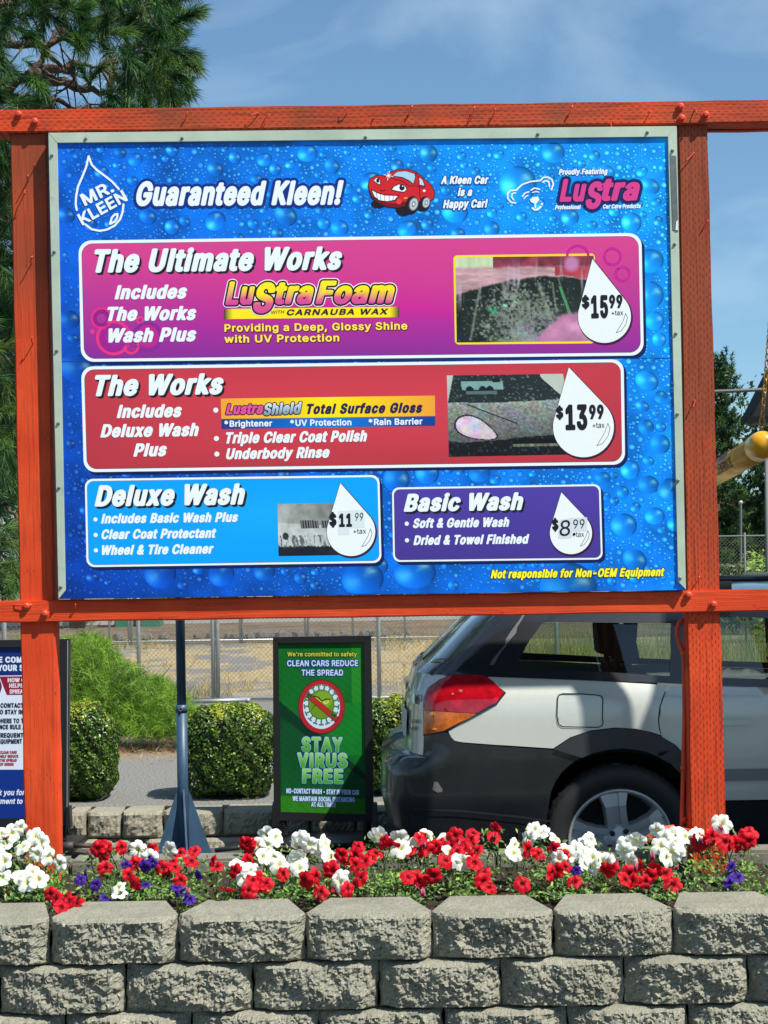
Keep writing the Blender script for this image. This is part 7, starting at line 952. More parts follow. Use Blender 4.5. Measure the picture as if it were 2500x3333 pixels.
CL = [('white petunias in front of the left post, with red ones low beside them', [
        (d4, 'white', [(-30, 330), (20, 300), (75, 300), (130, 265), (210, 310), (130, 372), (30, 350), (20, 460), (-30, 420), (220, 425), (240, 350), (300, 440), (350, 480), (130, 560), (190, 530), (225, 570), (5, 560), (160, 590), (-40, 540)]), (d4, 'red', [(330, 690), (390, 675), (375, 740), (450, 715), (300, 665), (410, 700)])], 1.0),
      ('red petunias mixed with purple ones between left post and blue steel post', [
        (d4, 'red', [(595, 365), (635, 385), (580, 395), (735, 385), (640, 505), (780, 545), (790, 605), (615, 440), (900, 390), (975, 505), (1030, 470), (1055, 500), (1080, 410), (1165, 400), (1155, 465), (1270, 460), (1085, 585), (810, 485), (1300, 490)]), (d4, 'white', [(825, 400), (705, 620), (715, 655), (1010, 395), (900, 450)]),
        (d4, 'purple', [(505, 545), (580, 610), (885, 445), (760, 490), (1180, 550), (1085, 650), (870, 600), (1135, 690), (630, 680), (870, 505), (1060, 620), (480, 570), (915, 475)])], .9),
      ('white petunias over red ones in front of the green sign', [
        (d4, 'red', [(1480, 370), (1500, 350), (1490, 465), (1540, 580), (1590, 600), (1500, 640), (1362, 650), (1400, 520)]), (d4, 'white', [(1430, 480), (1500, 520), (1470, 560)]),
        (d5, 'white', [(130, 310), (190, 325), (130, 372), (70, 370), (110, 435), (170, 445), (320, 345), (315, 385), (385, 370), (430, 385), (490, 360), (310, 430), (200, 480), (300, 480), (325, 505), (35, 530), (580, 560), (560, 590), (510, 430)]),
        (d5, 'red', [(15, 370), (25, 460), (40, 570), (100, 600), (20, 640), (220, 540), (345, 585), (430, 560), (515, 505), (445, 650), (570, 430), (605, 445), (560, 620), (620, 630), (375, 385), (60, 600), (520, 530)])], 1.0),
      ('red petunias with small white ones behind, under the wagon bumper', [
        (d5, 'red', [(670, 380), (650, 440), (710, 460), (780, 410), (820, 345), (870, 375), (660, 490), (680, 560), (980, 400), (1050, 330), (1070, 380), (1090, 310), (1150, 380), (980, 555), (1040, 590), (1030, 550), (1125, 560), (1150, 360), (740, 450)]), (d5, 'white', [(800, 320), (915, 330), (985, 350), (930, 380), (1080, 310), (770, 335)])], 1.0),
      ('tall red petunias leaning right in front of the rear wheel', [
        (d5, 'red', [(1255, 310), (1290, 350), (1300, 385), (1370, 295), (1345, 330), (1490, 270), (1490, 315), (1270, 400), (1380, 400), (1205, 455), (1375, 470), (1425, 530), (1430, 590), (1460, 615), (1195, 390)]), (d5, 'white', [(1195, 345), (1230, 405), (1290, 460), (1310, 475)])], .95),
      ('white petunias over red ones in front of the alloy wheel', [
        (d6, 'red', [(225, 400), (290, 420), (365, 390), (430, 440), (390, 520), (440, 495), (185, 595), (495, 585), (690, 530), (720, 500), (370, 540)]), (d6, 'white', [(260, 270), (220, 325), (290, 285), (150, 370), (140, 410), (395, 335), (455, 390), (460, 430), (545, 375), (600, 345), (560, 420), (610, 440), (665, 460), (690, 480), (580, 480), (400, 450), (520, 400), (600, 500)]), (d6, 'purple', [(505, 520)])], 1.0),
      ('white and red petunias just left of the right post', [
        (d6, 'white', [(820, 370), (790, 410), (870, 350), (830, 470), (990, 285), (1030, 330), (1120, 310), (1170, 310), (1080, 410), (1135, 385), (1060, 440), (1010, 370), (1100, 350)]), (d6, 'red', [(830, 540), (865, 495), (810, 570), (945, 560), (1040, 530), (975, 520), (930, 590), (840, 580)])], 1.0),
      ('red petunias with one tall white bloom at the foot of the right post', [
        (d6, 'white', [(1385, 235), (1260, 300), (1235, 310)]), (d6, 'red', [(1240, 345), (1330, 320), (1405, 345), (1475, 360), (1540, 310), (1545, 350), (1090, 600)]), (d6, 'purple', [(1445, 505), (1475, 555), (1430, 600)])], 1.1)]
def fdepth(py): return 6.08 - .0026 * (py - 2700)
for ci_, (lab, groups, fsz) in enumerate(CL):
    pts = [(f(*p), k) for f, k, L_ in groups for p in L_]; mxp = sum(p[0][0] for p in pts) / len(pts); e = empty('petunia_plant', (W(mxp, 2900, 5.8).x, 5.85, .335), lab, 'flowers', 'petunias in the flower bed')
    LC = []; pts += [(groups[0][0](x_ + rnd.uniform(-60, 60), y_ + rnd.uniform(20, 90)), 'wilted') for x_, y_ in rnd.sample(groups[0][2], 3)]
    for (x, y), k in pts:
        D = fdepth(y) + rnd.uniform(-.05, .05); me = rnd.choice(FM[k]); o = bpy.data.objects.new('flower', me); COL.objects.link(o); o.parent = e
        n = Vector((rnd.gauss(.1, .6), -1, rnd.gauss(.45, .55))).normalized(); q = n.to_track_quat('Z', 'Y').to_matrix().to_4x4(); s = rnd.uniform(.029, .037) * fsz * {'purple': .74, 'white': 1.1, 'red': .98, 'wilted': .8}[k]
        p = W(x, y, D); p.z = max(p.z, .36); wl = k == 'wilted'
        if wl: n = Vector((rnd.uniform(-.8, .8), -.6, -.5)).normalized(); q = n.to_track_quat('Z', 'Y').to_matrix().to_4x4()
        Mx = Matrix.Translation(p - e.location) @ q @ Matrix.Rotation(rnd.uniform(0, 6.28), 4, 'Z') @ Matrix.Diagonal((s * (.4 if wl else 1), s * (.35 if wl else rnd.uniform(.8, 1.05)), s * (1.5 if wl else 1), 1)); o.matrix_local = Mx
        for j in range(24):
            t = rnd.random(); LC.append((p.x + rnd.gauss(0, .024), p.y + .03 + abs(rnd.gauss(0, .05)), max(.345, p.z - .018 - t * (p.z - .34) * rnd.random() + rnd.gauss(0, .008))))
    ax0, ax1 = min(p[0][0] for p in pts), max(p[0][0] for p in pts)
    if ci_ == 7: ax1 = 2640
    for j in range(int((ax1 - ax0) * 1.3)):
        x = (rnd.gauss((ax0 + ax1) / 2, (ax1 - ax0) * .21)) if ci_ < 7 else rnd.uniform(2230, ax1); y = rnd.uniform(2835 if ci_ < 7 else 2800, 2925); LC.append(tuple(W(x, y, fdepth(y) + .07 + rnd.uniform(0, .1))))
    C = np.array(LC); C[:, 2] = np.maximum(C[:, 2], .345); n = len(C); V, F = leaves(C, np.tile([.3, -.8, .9], (n, 1)), .0115, .42, .2); c = pal(n, [(54, 90, 30), (74, 112, 36), (100, 138, 50), (36, 64, 24), (128, 158, 66)])
    mesh('foliage', V, F, M['leaf'], e, col=np.concatenate([c, c]), kind='stuff')
    m = MB()
    for (x, y), k in pts:
        p = W(x, y, fdepth(y)); p.y += .03; b = Vector((p.x + rnd.uniform(-.05, .05), min(6.3, p.y + .05), .335)); m.tube([b, (b + p) / 2 + Vector((0, .02, .02)), p], .0022, 4, cap=False)
    m.build('stems', mat('petunia stem', (.07, .12, .03), .6), e, kind='stuff')

# ------------------------------------------------------------------ chain link fences
def fence(name, pxs, D, label, ztop, z0, pitch, wr, posts, rail_z, par=None, feet=True, D2=None, rr=.018, gm='galv'):
    x0, x1 = W(pxs[0], 2100, D).x, W(pxs[1], 2100, D).x; e = empty(name, ((x0 + x1) / 2, D, z0), label, 'fence', 'wire fences round the lot'); H_ = ztop - z0; Wd = x1 - x0
    D2 = D2 or D; yy = lambda x: D + (D2 - D) * (x - x0) / Wd
    m = MB(); sp_ = pitch * math.sqrt(2) * .707
    for s_ in (1, -1):
        k = -int(H_ / sp_) - 1
        while k * sp_ < Wd + H_:
            a = x0 + k * sp_; pts = []
            for t0, t1 in ((0, H_),):
                xa, xb = (a, a + H_) if s_ > 0 else (a + H_, a); za, zb = z0, ztop
                # clip to the panel
                def cl(xa, za, xb, zb):
                    if max(xa, xb) < x0 or min(xa, xb) > x1: return None
                    ta, tb = 0., 1.; d = xb - xa
                    for lim, sg in ((x0, 1), (x1, -1)):
                        fa, fb = sg * (xa - lim), sg * (xb - lim)
                        if fa < 0: ta = max(ta, fa / (fa - fb))
                        if fb < 0: tb = min(tb, fa / (fa - fb))
                    if ta >= tb: return None
                    return (xa + d * ta, za + (zb - za) * ta, xa + d * tb, za + (zb - za) * tb)
                c = cl(xa, za, xb, zb)
                if c: m.tube([(c[0], yy(c[0]) + s_ * wr, c[1]), (c[2], yy(c[2]) + s_ * wr, c[3])], wr, 4, cap=False)
            k += 1
    m.build('wire_mesh', M['wire'], e, kind='stuff')
    for px in posts:
        x = W(px, 2150, D).x; m = MB(); m.tube([(x, yy(x), z0 - .15 if not feet else z0 - .02), (x, yy(x), ztop + .05)], rr * 1.25, 10); m.build('post', M[gm], e, smooth=True)
    for z in rail_z:
        m = MB(); m.tube([(x0, D, z), (x1, D2, z)], rr, 8); m.build('rail', M[gm], e, smooth=True)
    return e
f1 = fence('wire_fence', (440, 1800), 17.6, 'chain link fence panels just behind the green sign', 2.03, .225, .05, .0015, (452, 698, 713, 1234, 1790), (2.03, .235), D2=16.9)
for px in (705,):
    o = W(px, 2262, 17.5); m = MB()
    for dx in (-.06, .06): m.tube([(o.x - .24, 17.2, .225), (o.x + .36, 17.35 + dx, .225)], .018, 8)
    m.tube([(o.x + .36, 17.2, .225), (o.x + .36, 17.45, .225)], .018, 8); m.build('foot', M['galv'], f1, smooth=True)
fence('wire_fence', (-700, 1560), 32.5, 'temporary fence panels across the far side of the lot', 2.0, .25, .065, .0016, (180, 300, 358, 420, 430, 783, 790, 995, 1005, 1150, 1320), (2.0, .30))
fence('wire_fence', (1560, 3100), 24.0, 'chain link fence seen through the wagon windows', 2.03, .22, .055, .0018, (1560, 1975, 1990, 2340, 2430, 2900), (2.03, .24), rr=.013, gm='galv2')
fence('wire_fence', (-900, 120), 15.0, 'chain link fence left of the menu board', 2.05, .2, .05, .0016, (-420, 15, 112), (2.05, .25))

# ------------------------------------------------------------------ far edge of the lot
def far_hedge(px0, px1, D, zt, label, seed, dep=.8, n=5000, cols=((40, 60, 28), (56, 80, 34), (30, 46, 22), (84, 104, 44)), ls=.07):
    r = np.random.default_rng(seed); x0, x1 = W(px0, 2000, D).x, W(px1, 2000, D).x; u = r.random(n); v = r.random(n) ** .8
    top = zt * (.85 + .25 * np.sin(u * 17 + seed) * np.cos(u * 7)); C = np.stack([x0 + u * (x1 - x0), D + r.uniform(-dep, dep, n), .4 + v * (top - .4)], 1)
    V, F = leaves(C, np.tile([.2, -.7, .5], (n, 1)), ls, .55); c = pal(n, cols)
    return tag(mesh('far_hedge', V, F, M['leaf'], col=np.concatenate([c, c])), label, 'hedge', 'shrubs along the far side of the lot')
far_hedge(520, 800, 43, 1.5, 'low green shrubs behind the far kerb, left of the white building', 1, cols=((70, 96, 40), (96, 124, 50), (50, 70, 30)))
far_hedge(895, 1060, 43, 1.3, 'dark hedge right of the white building', 2)
far_hedge(1100, 1560, 44, 1.6, 'dark green shrubs in front of the parked blue cars', 3)
m = MB(); x0, x1 = W(800, 2000, 46).x, W(905, 2000, 46).x; m.box(x0, x1, 46, 52, .4, 3.2); m.box(x0 - .2, x1 + .2, 45.8, 52.2, 3.2, 3.45); m.box((x0 + x1) / 2 - .3, (x0 + x1) / 2 + .3, 45.97, 46.02, 1.4, 2.2)
wb = empty('white_shed', ((x0 + x1) / 2, 46, .4), 'small white building beyond the far kerb', 'building'); o = m.build('wall', M['white'], wb)
for a, b, nm in ((372, 432, 'the left one'), (456, 520, 'next to the white fence post, its twin')):
    x0, x1 = W(a, 2000, 40).x, W(b, 2000, 40).x; e = empty('green_bin', ((x0 + x1) / 2, 40, .38), 'dark green utility bin on the mulch bank, ' + nm, 'bin', 'green bins'); m = MB(); m.box(x0, x1, 40, 40.7, .36, 1.2); m.build('body', M['green'], e, bevel=.02); m = MB(); m.box(x0 - .03, x1 + .03, 39.97, 40.73, 1.2, 1.27); m.build('lid', M['green'], e, bevel=.01)
m = MB()
for k in range(60):
    x = W(rnd.uniform(300, 1350), 2080, 35).x; r_ = rnd.uniform(.06, .16); m.lathe([(.001, r_), (r_ * .8, r_ * .6), (r_, 0), (r_ * .8, -r_ * .3)], (x, 35 + rnd.uniform(-.4, .4), .27), 'z', 7)
tag(m.build('rocks', mat('rock', (.12, .11, .10), .9, bmp=(9, 1, .05))), 'dark rocks along the foot of the mulch bank', 'rocks', kind='stuff')
def far_tree(px, D, h, tr, cr_, label, seed, cols=((50, 76, 30), (70, 100, 38), (36, 56, 24)), n=5000):
    r = np.random.default_rng(seed); x = W(px, 2000, D).x; e = empty('broadleaf_tree', (x, D, .35), label, 'tree', 'trees beyond the lot'); m = MB(); m.tube([(x, D, .3), (x + .05, D, h * .35), (x, D, h * .7)], [tr, tr * .8, tr * .4], 9)
    for k in range(7): a = k * .9; m.tube([(x, D, h * .38 + k * .1), (x + math.cos(a) * cr_ * .6, D + math.sin(a) * cr_ * .6, h * .6 + k * .15)], [tr * .4, tr * .15], 6)
    m.build('trunk', M['bark'], e, smooth=True); d = r.normal(0, 1, (n, 3)); d /= np.linalg.norm(d, axis=1)[:, None]; cl = r.normal(0, 1, (30, 3)); cl /= np.linalg.norm(cl, axis=1)[:, None]; cl *= r.uniform(.4, .85, (30, 1))
    C = cl[r.integers(0, 30, n)] + d * r.uniform(.15, .38, (n, 1)); C = C * np.array([cr_, cr_, h * .36]) + np.array([x, D, h * .68]); V, F = leaves(C, d, .1, .6); c = pal(n, cols); mesh('crown', V, F, M['leaf'], e, col=np.concatenate([c, c]), kind='stuff')
far_tree(1042, 43, 5.5, .16, 2.0, 'tree with grey trunk on the far kerb, above the green sign', 5); far_tree(1400, 47, 7, .2, 3.0, 'round tree beyond the parked cars', 6); far_tree(640, 48, 7, .2, 3, 'round tree behind the low green shrubs', 7); far_tree(1900, 50, 7, .25, 4, 'leafy tree beyond the fence, seen through the wagon', 8, n=7000); far_tree(2800, 44, 7, .25, 4, 'leafy tree beyond the fence on the right', 9)
far_tree(250, 40, 6, .2, 3, 'leafy tree behind the feathery shrub', 15); far_tree(-100, 30, 7, .2, 3.2, 'leafy tree behind the fence at far left', 16, cols=((26, 40, 18), (36, 54, 24)))
def simple_car(px, D, ccol, label):
    x = W(px, 2000, D).x; e = empty('parked_car', (x, D, .4), label, 'car', 'cars parked beyond the lot'); z = .42
    prof = [(-2.2, z + .3), (2.2, z + .3), (2.25, z + .75), (1.5, z + .9), (.85, z + 1.42), (-1.2, z + 1.45), (-2.0, z + .95), (-2.25, z + .85)]
    m = MB(); m.prism([(x + a, D, b) for a, b in prof], 1.75); m.build('body', mat('car blue', ccol, .3, coat=.6), e, bevel=.06)
    m = MB(); m.prism([(x + a, D - .012, b) for a, b in [(-1.7, z + .95), (1.2, z + .95), (.75, z + 1.34), (-1.15, z + 1.36)]], .01); m.build('window', M['black'], e)
    for s_ in (-1.4, 1.4):
        m = MB(); m.lathe([(.001, -.02), (.2, -.03), (.33, -.02), (.33, .2), (.001, .2)], (x + s_, D, z + .32), 'y', 18); m.build('wheel', M['black'], e, smooth=False)
simple_car(1130, 46.5, (.03, .07, .2), 'dark blue parked car right of the far tree trunk'); simple_car(1285, 50, (.05, .09, .16), 'blue parked car farthest right beyond the lot')
# ------------------------------------------------------------------ near pine
pe = empty('pine_tree', W(-420, 2400, 12.2), 'tall long-needled pine behind the upper left of the menu board', 'tree')
VV = []; CCs = []; BR = MB()
trunk = [W(-430, 2430, 12.2), W(-415, 1500, 12.2), W(-400, 500, 12.2), W(-380, -600, 12.2)]
m = MB(); m.tube(trunk, [.22, .19, .15, .08], 14); m.build('trunk', M['bark'], pe, smooth=True)
crown = [(-120, -160), (560, -160), (615, -60), (628, 60), (642, 150), (628, 200), (632, 262), (600, 320), (560, 352), (480, 380), (330, 470), (-120, 470)]
def needles(c, a, n, ln, colr, w=.0021):
    a = np.array(a) / np.linalg.norm(a); t = RG.uniform(0, 1, (n, 1)) ** .8; st = np.array(c) + a * (t - .75) * .17 + RG.normal(0, .003, (n, 3))
    d = a * (.55 + .75 * t) + RG.normal(0, .42, (n, 3)); d /= np.linalg.norm(d, axis=1)[:, None]; b = np.cross(d, RG.normal(0, 1, (n, 3))); b /= np.linalg.norm(b, axis=1)[:, None]
    L_ = ln * RG.uniform(.7, 1.1, (n, 1)); md = st + d * L_ * .55; tip = st + d * L_ + np.array([0, 0, -.16]) * L_
    VV.append(np.stack([st - b * w, st + b * w, md + b * w, md - b * w, tip], 1).reshape(-1, 3)); CCs.append(np.array(colr)[None] * RG.uniform(.8, 1.2, (n, 1)))
tfts = []
def try_tuft(x, y, D, md):
    for a, b, d in tfts:
        if abs(d - D) < .35 and (a - x) ** 2 + (b - y) ** 2 < md * md: return False
    tfts.append((x, y, D)); return True
TC = [(52, 88, 42), (66, 106, 50), (40, 72, 40), (88, 126, 58), (58, 98, 46), (106, 136, 62)]
knots = []
n_ = 0
while n_ < 880:
    n_ += 1; x, y = rnd.uniform(-110, 640), rnd.uniform(-150, 460)
    if not inside(x, y, [crown]): continue
    if 165 < x < 355 and 160 < y < 350 and rnd.random() < .93: continue
    if 20 < x < 235 and 90 < y < 270 and rnd.random() < .8: continue
    if y > 280 and x < 340 and rnd.random() < .6: continue
    D = rnd.choice([11.2, 11.7, 12.2, 12.7, 13.2]) + rnd.uniform(-.1, .1)
    if not try_tuft(x, y, D, 42): continue
    e_ = min(abs(x - 640), 200) / 200; a = (rnd.uniform(-.3, .7) + (1 - e_) * .5, rnd.uniform(-.8, .5), rnd.uniform(-.7, .35)); o = W(x, y, D); c_ = lin(rnd.choice(TC)) * rnd.uniform(.7, 1.2)
    needles(o, a, 170, rnd.uniform(.13, .17), c_); knots.append((o, Vector(a).normalized()))
for k in range(420):
    x = rnd.uniform(-110, 66); y = rnd.uniform(430, 1930); D = rnd.uniform(11.4, 13.4)
    if 1560 < y < 1700 and rnd.random() < .4: continue
    a = (rnd.uniform(-.2, .7), rnd.uniform(-.6, .5), rnd.uniform(-.9, .2)); o = W(x, y, D); needles(o, a, 110, rnd.uniform(.13, .17), lin(rnd.choice(TC)) * rnd.uniform(.6, 1.0)); 
    if k % 3 == 0: knots.append((o, Vector(a).normalized()))
V = np.concatenate(VV); n = len(V) // 5; i = np.arange(n) * 5; c = np.concatenate(CCs)
F3 = np.concatenate([np.stack([i, i + 1, i + 2], 1), np.stack([i, i + 2, i + 3], 1), np.stack([i + 3, i + 2, i + 4], 1)])
mesh('needles', V, F3, M['needle'], pe, col=np.concatenate([c, c, c]), kind='stuff')
def pt(x, y, D): return W(x, y, D)
limbs = [[pt(-420, 330, 12.2), pt(-120, 150, 12.2), pt(20, 138, 12.1), pt(150, 142, 12.0), pt(260, 110, 12), pt(400, 60, 12), pt(560, 90, 12)],
         [pt(-400, 420, 12.2), pt(-60, 330, 12.3), pt(60, 270, 12.3), pt(120, 230, 12.2), pt(160, 150, 12.2), pt(220, 40, 12.3), pt(260, -80, 12.3)],
         [pt(120, 232, 12.2), pt(180, 262, 12.1), pt(250, 285, 12.0), pt(330, 300, 12), pt(470, 262, 12), pt(590, 240, 12)],
         [pt(100, 244, 12.2), pt(190, 225, 12.5), pt(260, 205, 12.6), pt(330, 215, 12.6)], [pt(150, 170, 12.2), pt(185, 200, 12), pt(225, 240, 11.9), pt(265, 300, 11.9), pt(290, 345, 11.9)],
         [pt(-400, 20, 12.2), pt(-40, 30, 12), pt(60, 10, 12), pt(200, -60, 12)], [pt(-390, 800, 12.2), pt(-80, 700, 12), pt(40, 690, 12)], [pt(-390, 1300, 12.2), pt(-80, 1180, 12), pt(50, 1170, 12)], [pt(-60, 330, 12.3), pt(90, 320, 12.4), pt(190, 330, 12.4), pt(300, 372, 12.4)],
         [pt(-400, 1750, 12.2), pt(-60, 1620, 12.2), pt(20, 1640, 12.2), pt(60, 1700, 12.1)]]
for L_ in limbs:
    w0 = .045 if L_[0].x < -2.5 else .018; n = len(L_); P_ = []
    for i in range(n - 1):
        for q in range(3): P_.append(L_[i].lerp(L_[i + 1], q / 3) + Vector((rnd.uniform(-.015, .015), rnd.uniform(-.015, .015), rnd.uniform(-.02, .02))))
    P_.append(L_[-1]); m = MB(); m.tube(P_, [w0 + (.006 - w0) * i / (len(P_) - 1) for i in range(len(P_))], 8); m.build('branch', M['bark'], pe, smooth=True)
allp = [L_[i].lerp(L_[i + 1], q / 8) for L_ in limbs for i in range(len(L_) - 1) for q in range(8)]
m = MB()
for o, a in knots:
    b = o - a * .12; q = min(allp, key=lambda p: (p - b).length)
    if (q - b).length < .55: mid_ = (q + b) / 2 + Vector((0, 0, -.03)); m.tube([q, mid_, b, o], [.008, .006, .005, .003], 5, cap=False)
m.build('twigs', M['bark'], pe, smooth=True, kind='stuff')
m = MB()
for x, y in ((204, 100), (520, 40), (550, 285), (85, 330)):
    o = W(x, y, 11.6); m.lathe([(.001, .03), (.013, .018), (.018, 0), (.012, -.018), (.001, -.025)], o, 'z', 9)
m.build('cones', mat('cone', (.09, .04, .02), .8, bmp=(90, 1, .01)), pe, kind='stuff')

# ------------------------------------------------------------------ far pines on the right
def far_pine(px, ytop, D, wpx, label, seed, nb=46, lean=0, n_needle=26):
    r = random.Random(seed); base = W(px, 1990, D); base.z = .2; top = W(px + lean, ytop, D); e = empty('far_pine', base, label, 'tree', 'pines beyond the lot on the right'); Hh = top.z - .2; wm = wpx * D / FPX
    m = MB(); m.tube([base, base.lerp(top, .5) + Vector((.1, 0, 0)), top], [.24, .17, .03], 9); m.build('trunk', M['bark'], e, smooth=True)
    VV.clear(); CCs.clear(); bmB = MB()
    for k in range(nb):
        t = .10 + .9 * (k + r.random()) / nb; o = base.lerp(top, t); a = r.uniform(0, 6.28); ln = wm * (1 - t) ** .55 * r.uniform(.55, 1.1) + .25; tip = o + Vector((math.cos(a) * ln, math.sin(a) * ln, ln * r.uniform(-.05, .45)))
        bmB.tube([o, (o + tip) / 2 + Vector((0, 0, -.06 * ln)), tip], [.05, .03, .01], 5, cap=False)
        q = int(9 + ln * 14)
        for j in range(q):
            s_ = .35 + .65 * (j + r.random()) / q; c_ = o.lerp(tip, s_) + Vector((r.gauss(0, .22), r.gauss(0, .22), r.gauss(.03, .12))); g = r.choice([(46, 76, 42), (60, 94, 48), (36, 60, 36), (74, 106, 52)])
            for _ in range(2): 
                up = np.array([r.gauss(.2, .5), r.gauss(0, .5), 1.0]); up /= np.linalg.norm(up); nn_ = n_needle; st = np.array(c_) + RG.normal(0, .05, 3) + up * RG.uniform(0, .2, (nn_, 1)); d = up * .7 + RG.normal(0, .6, (nn_, 3)); d /= np.linalg.norm(d, axis=1)[:, None]; b = np.cross(d, RG.normal(0, 1, (nn_, 3))); b /= np.linalg.norm(b, axis=1)[:, None]; w = .013; tipn = st + d * .12
                VV.append(np.stack([st - b * w, st + b * w, tipn], 1).reshape(-1, 3)); CCs.append(lin(g)[None] * RG.uniform(.75, 1.25, (nn_, 1)))
    bmB.build('branches', M['bark'], e, smooth=True, kind='stuff'); V = np.concatenate(VV); mesh('crown', V, np.arange(len(V)).reshape(-1, 3), M['needle'], e, col=np.concatenate(CCs), kind='stuff')
far_pine(2312, 1195, 40, 105, 'tall narrow pine whose crown shows just right of the right post', 1, 56, n_needle=30); far_pine(2345, 1540, 46, 150, 'wide lower pine behind the lamp post', 11, 46)
far_pine(2530, 1290, 43, 130, 'pine at the right edge of the photo behind the grey pole', 2, 40)
far_pine(2420, 1640, 48, 110, 'lower dark pine between the other two pines', 3, 44)
far_pine(2700, 1100, 40, 200, 'tall pine beyond the canopy, right of the others', 4, 40, n_needle=18)
far_pine(2360, 1700, 52, 120, 'shortest pine, right beside the foot of the tall narrow pine', 5, 36)
# house with grey roof
hx0, hx1 = W(2150, 1880, 58).x, W(2620, 1880, 58).x; hz = W(2450, 1888, 58).z; e = empty('low_house', ((hx0 + hx1) / 2, 58, .2), 'low house with a grey ribbed roof beyond the wagon roof', 'house'); tz = W(2450, 1840, 58).z
m = MB(); m.box(hx0 + .4, hx1 - .4, 58.4, 64, .2, hz); m.build('wall', mat('house wall', (.35, .31, .25), .8), e)
m = MB(); ym = 61.2; m.add([(hx0, 58, hz), (hx1, 58, hz), (hx1 - 1, ym, tz), (hx0 + 1, ym, tz), (hx1, 64.4, hz), (hx0, 64.4, hz)], [(0, 1, 2, 3), (2, 4, 5, 3), (1, 4, 2), (0, 3, 5), (0, 5, 4, 1)]); rf = m.build('roof', mat('grey roof', (.24, .22, .20), .6, var=(3, .2)), e)
m = MB()
for k in range(26):
    t = (k + .5) / 26; x = hx0 + (hx1 - hx0) * t; x2 = hx0 + 1 + (hx1 - hx0 - 2) * t; m.tube([(x, 58, hz + .02), (x2, ym, tz + .02)], .025, 4)
m.build('roof_ribs', mat('roof rib', (.34, .32, .29), .5), e, kind='stuff')
VV.clear(); CCs.clear()
C = np.stack([RG.uniform(W(2430, 1880, 30).x, W(2600, 1880, 30).x, 3000), 30 + RG.uniform(-.6, .6, 3000), .2 + RG.random(3000) ** .7 * (1.42 + .28 * np.sin(RG.uniform(0, 6, 3000)))], 1); V, F = leaves(C, np.tile([.3, -.6, .7], (3000, 1)), .05, .45); c = pal(3000, [(120, 156, 50), (150, 180, 70), (90, 124, 40)])
tag(mesh('bright_shrub', V, F, M['leaf'], col=np.concatenate([c, c])), 'bright yellow-green shrub in front of the grey roofed house', 'shrub')
C = np.stack([RG.uniform(W(2330, 1880, 34).x, W(2440, 1880, 34).x, 2500), 34 + RG.uniform(-.6, .6, 2500), .2 + RG.random(2500) ** .7 * 1.45], 1); V, F = leaves(C, np.tile([.3, -.6, .7], (2500, 1)), .06, .5); c = pal(2500, [(60, 84, 36), (80, 104, 44), (44, 66, 30)])
tag(mesh('dark_shrub', V, F, M['leaf'], col=np.concatenate([c, c])), 'dark green shrub left of the bright one, behind the wagon roof', 'shrub')
o = W(2411, 1990, 36); o.z = .2; e = empty('lamp_post', o, 'slim grey lamp post with a small round head in front of the pines', 'lamp post'); t_ = W(2411, 1636, 36); m = MB(); m.tube([o, t_], .03, 8); m.build('pole', M['galv2'], e); m = MB(); m.lathe([(.001, .05), (.04, .035), (.055, 0), (.035, -.035), (.02, -.045)], t_, 'z', 12); m.build('lamp_head', M['galv'], e, smooth=True)
o = W(2497, 1990, 20); o.z = .2; m = MB(); m.tube([o, W(2494, 1430, 20)], [.026, .022], 10); tag(m.build('grey_pole', M['galv2'], smooth=True), 'grey metal pole at the right edge under the yellow bar', 'pole')

# ------------------------------------------------------------------ canopy roofs, chain and clearance bar
def gable(name, X0, Z0, y0, y1, wd, label, post=True, sl_=1.9):
    e = empty(name, (X0 + wd / 2, y0, 0), label, 'canopy'); hh = wd / 2 * sl_; m = MB(); t = .02
    for s_ in (0, 1):
        xa = X0 if s_ == 0 else X0 + wd; xm = X0 + wd / 2; q = [(xa, y0, Z0), (xm, y0, Z0 + hh), (xm, y1, Z0 + hh), (xa, y1, Z0)]; dn = Vector((0, 0, -t * 1.6)); m.hexa(q, [Vector(p) + dn for p in q])
    m.build('roof_slope', M['roof'], e)
    m = MB(); m.prism([(X0 + .01, y0 + .02, Z0 - .003), (X0 + wd - .01, y0 + .02, Z0 - .003), (X0 + wd / 2, y0 + .02, Z0 + hh - .02)], .05); m.build('gable_panel', mat('gable', (.006, .008, .011), .8), e)
    m = MB(); m.box(X0 - .02, X0 + wd + .02, y0 - .03, y0 + .02, Z0 - .035, Z0 - .005); m.build('fascia', M['roof'], e)
    m = MB(); m.box(X0 + .04, X0 + wd - .04, y0 + .05, y1 - .02, Z0 - .034, Z0 - .012); m.build('soffit', mat('soffit', (.03, .035, .045), .7), e)
    if post:
        for x in (X0 + .5, X0 + wd - .3):
            m = MB(); m.box(x - .06, x + .06, y1 - .4, y1 - .28, 0, Z0 - .06); m.build('post', M['bluesteel'], e)
    return e
a = W(2440, 1354, 9.0)
gable('lane_canopy', a.x, a.z, 9.0, 9.22, 3.2, 'dark steep canopy roof at the right edge above the yellow bar', False)
kz = 2.60; gable('shade_canopy', 2.30, kz, 5.95, 6.2, 3.4, 'unseen steep canopy roof added right of the menu board to shade the wagon', False, 2.3)  # added out of view to cast the slanted shade on the wagon doors
pb = empty('shade_booth', (4.0, 5.8, 0), 'unseen grey booth added under the shade canopy, right of the menu board', 'booth'); m = MB(); m.box(2.7, 5.4, 6.03, 6.18, -.05, kz - .04); m.build('wall', mat('booth wall', (.3, .31, .32), .7), pb)  # added wall that blocks the sun below that roof
m = MB(); m.box(3.0, 4.9, 6.015, 6.03, 1.0, 1.9); m.build('window', mat('booth glass', (.03, .04, .05), .08, coat=.5), pb)
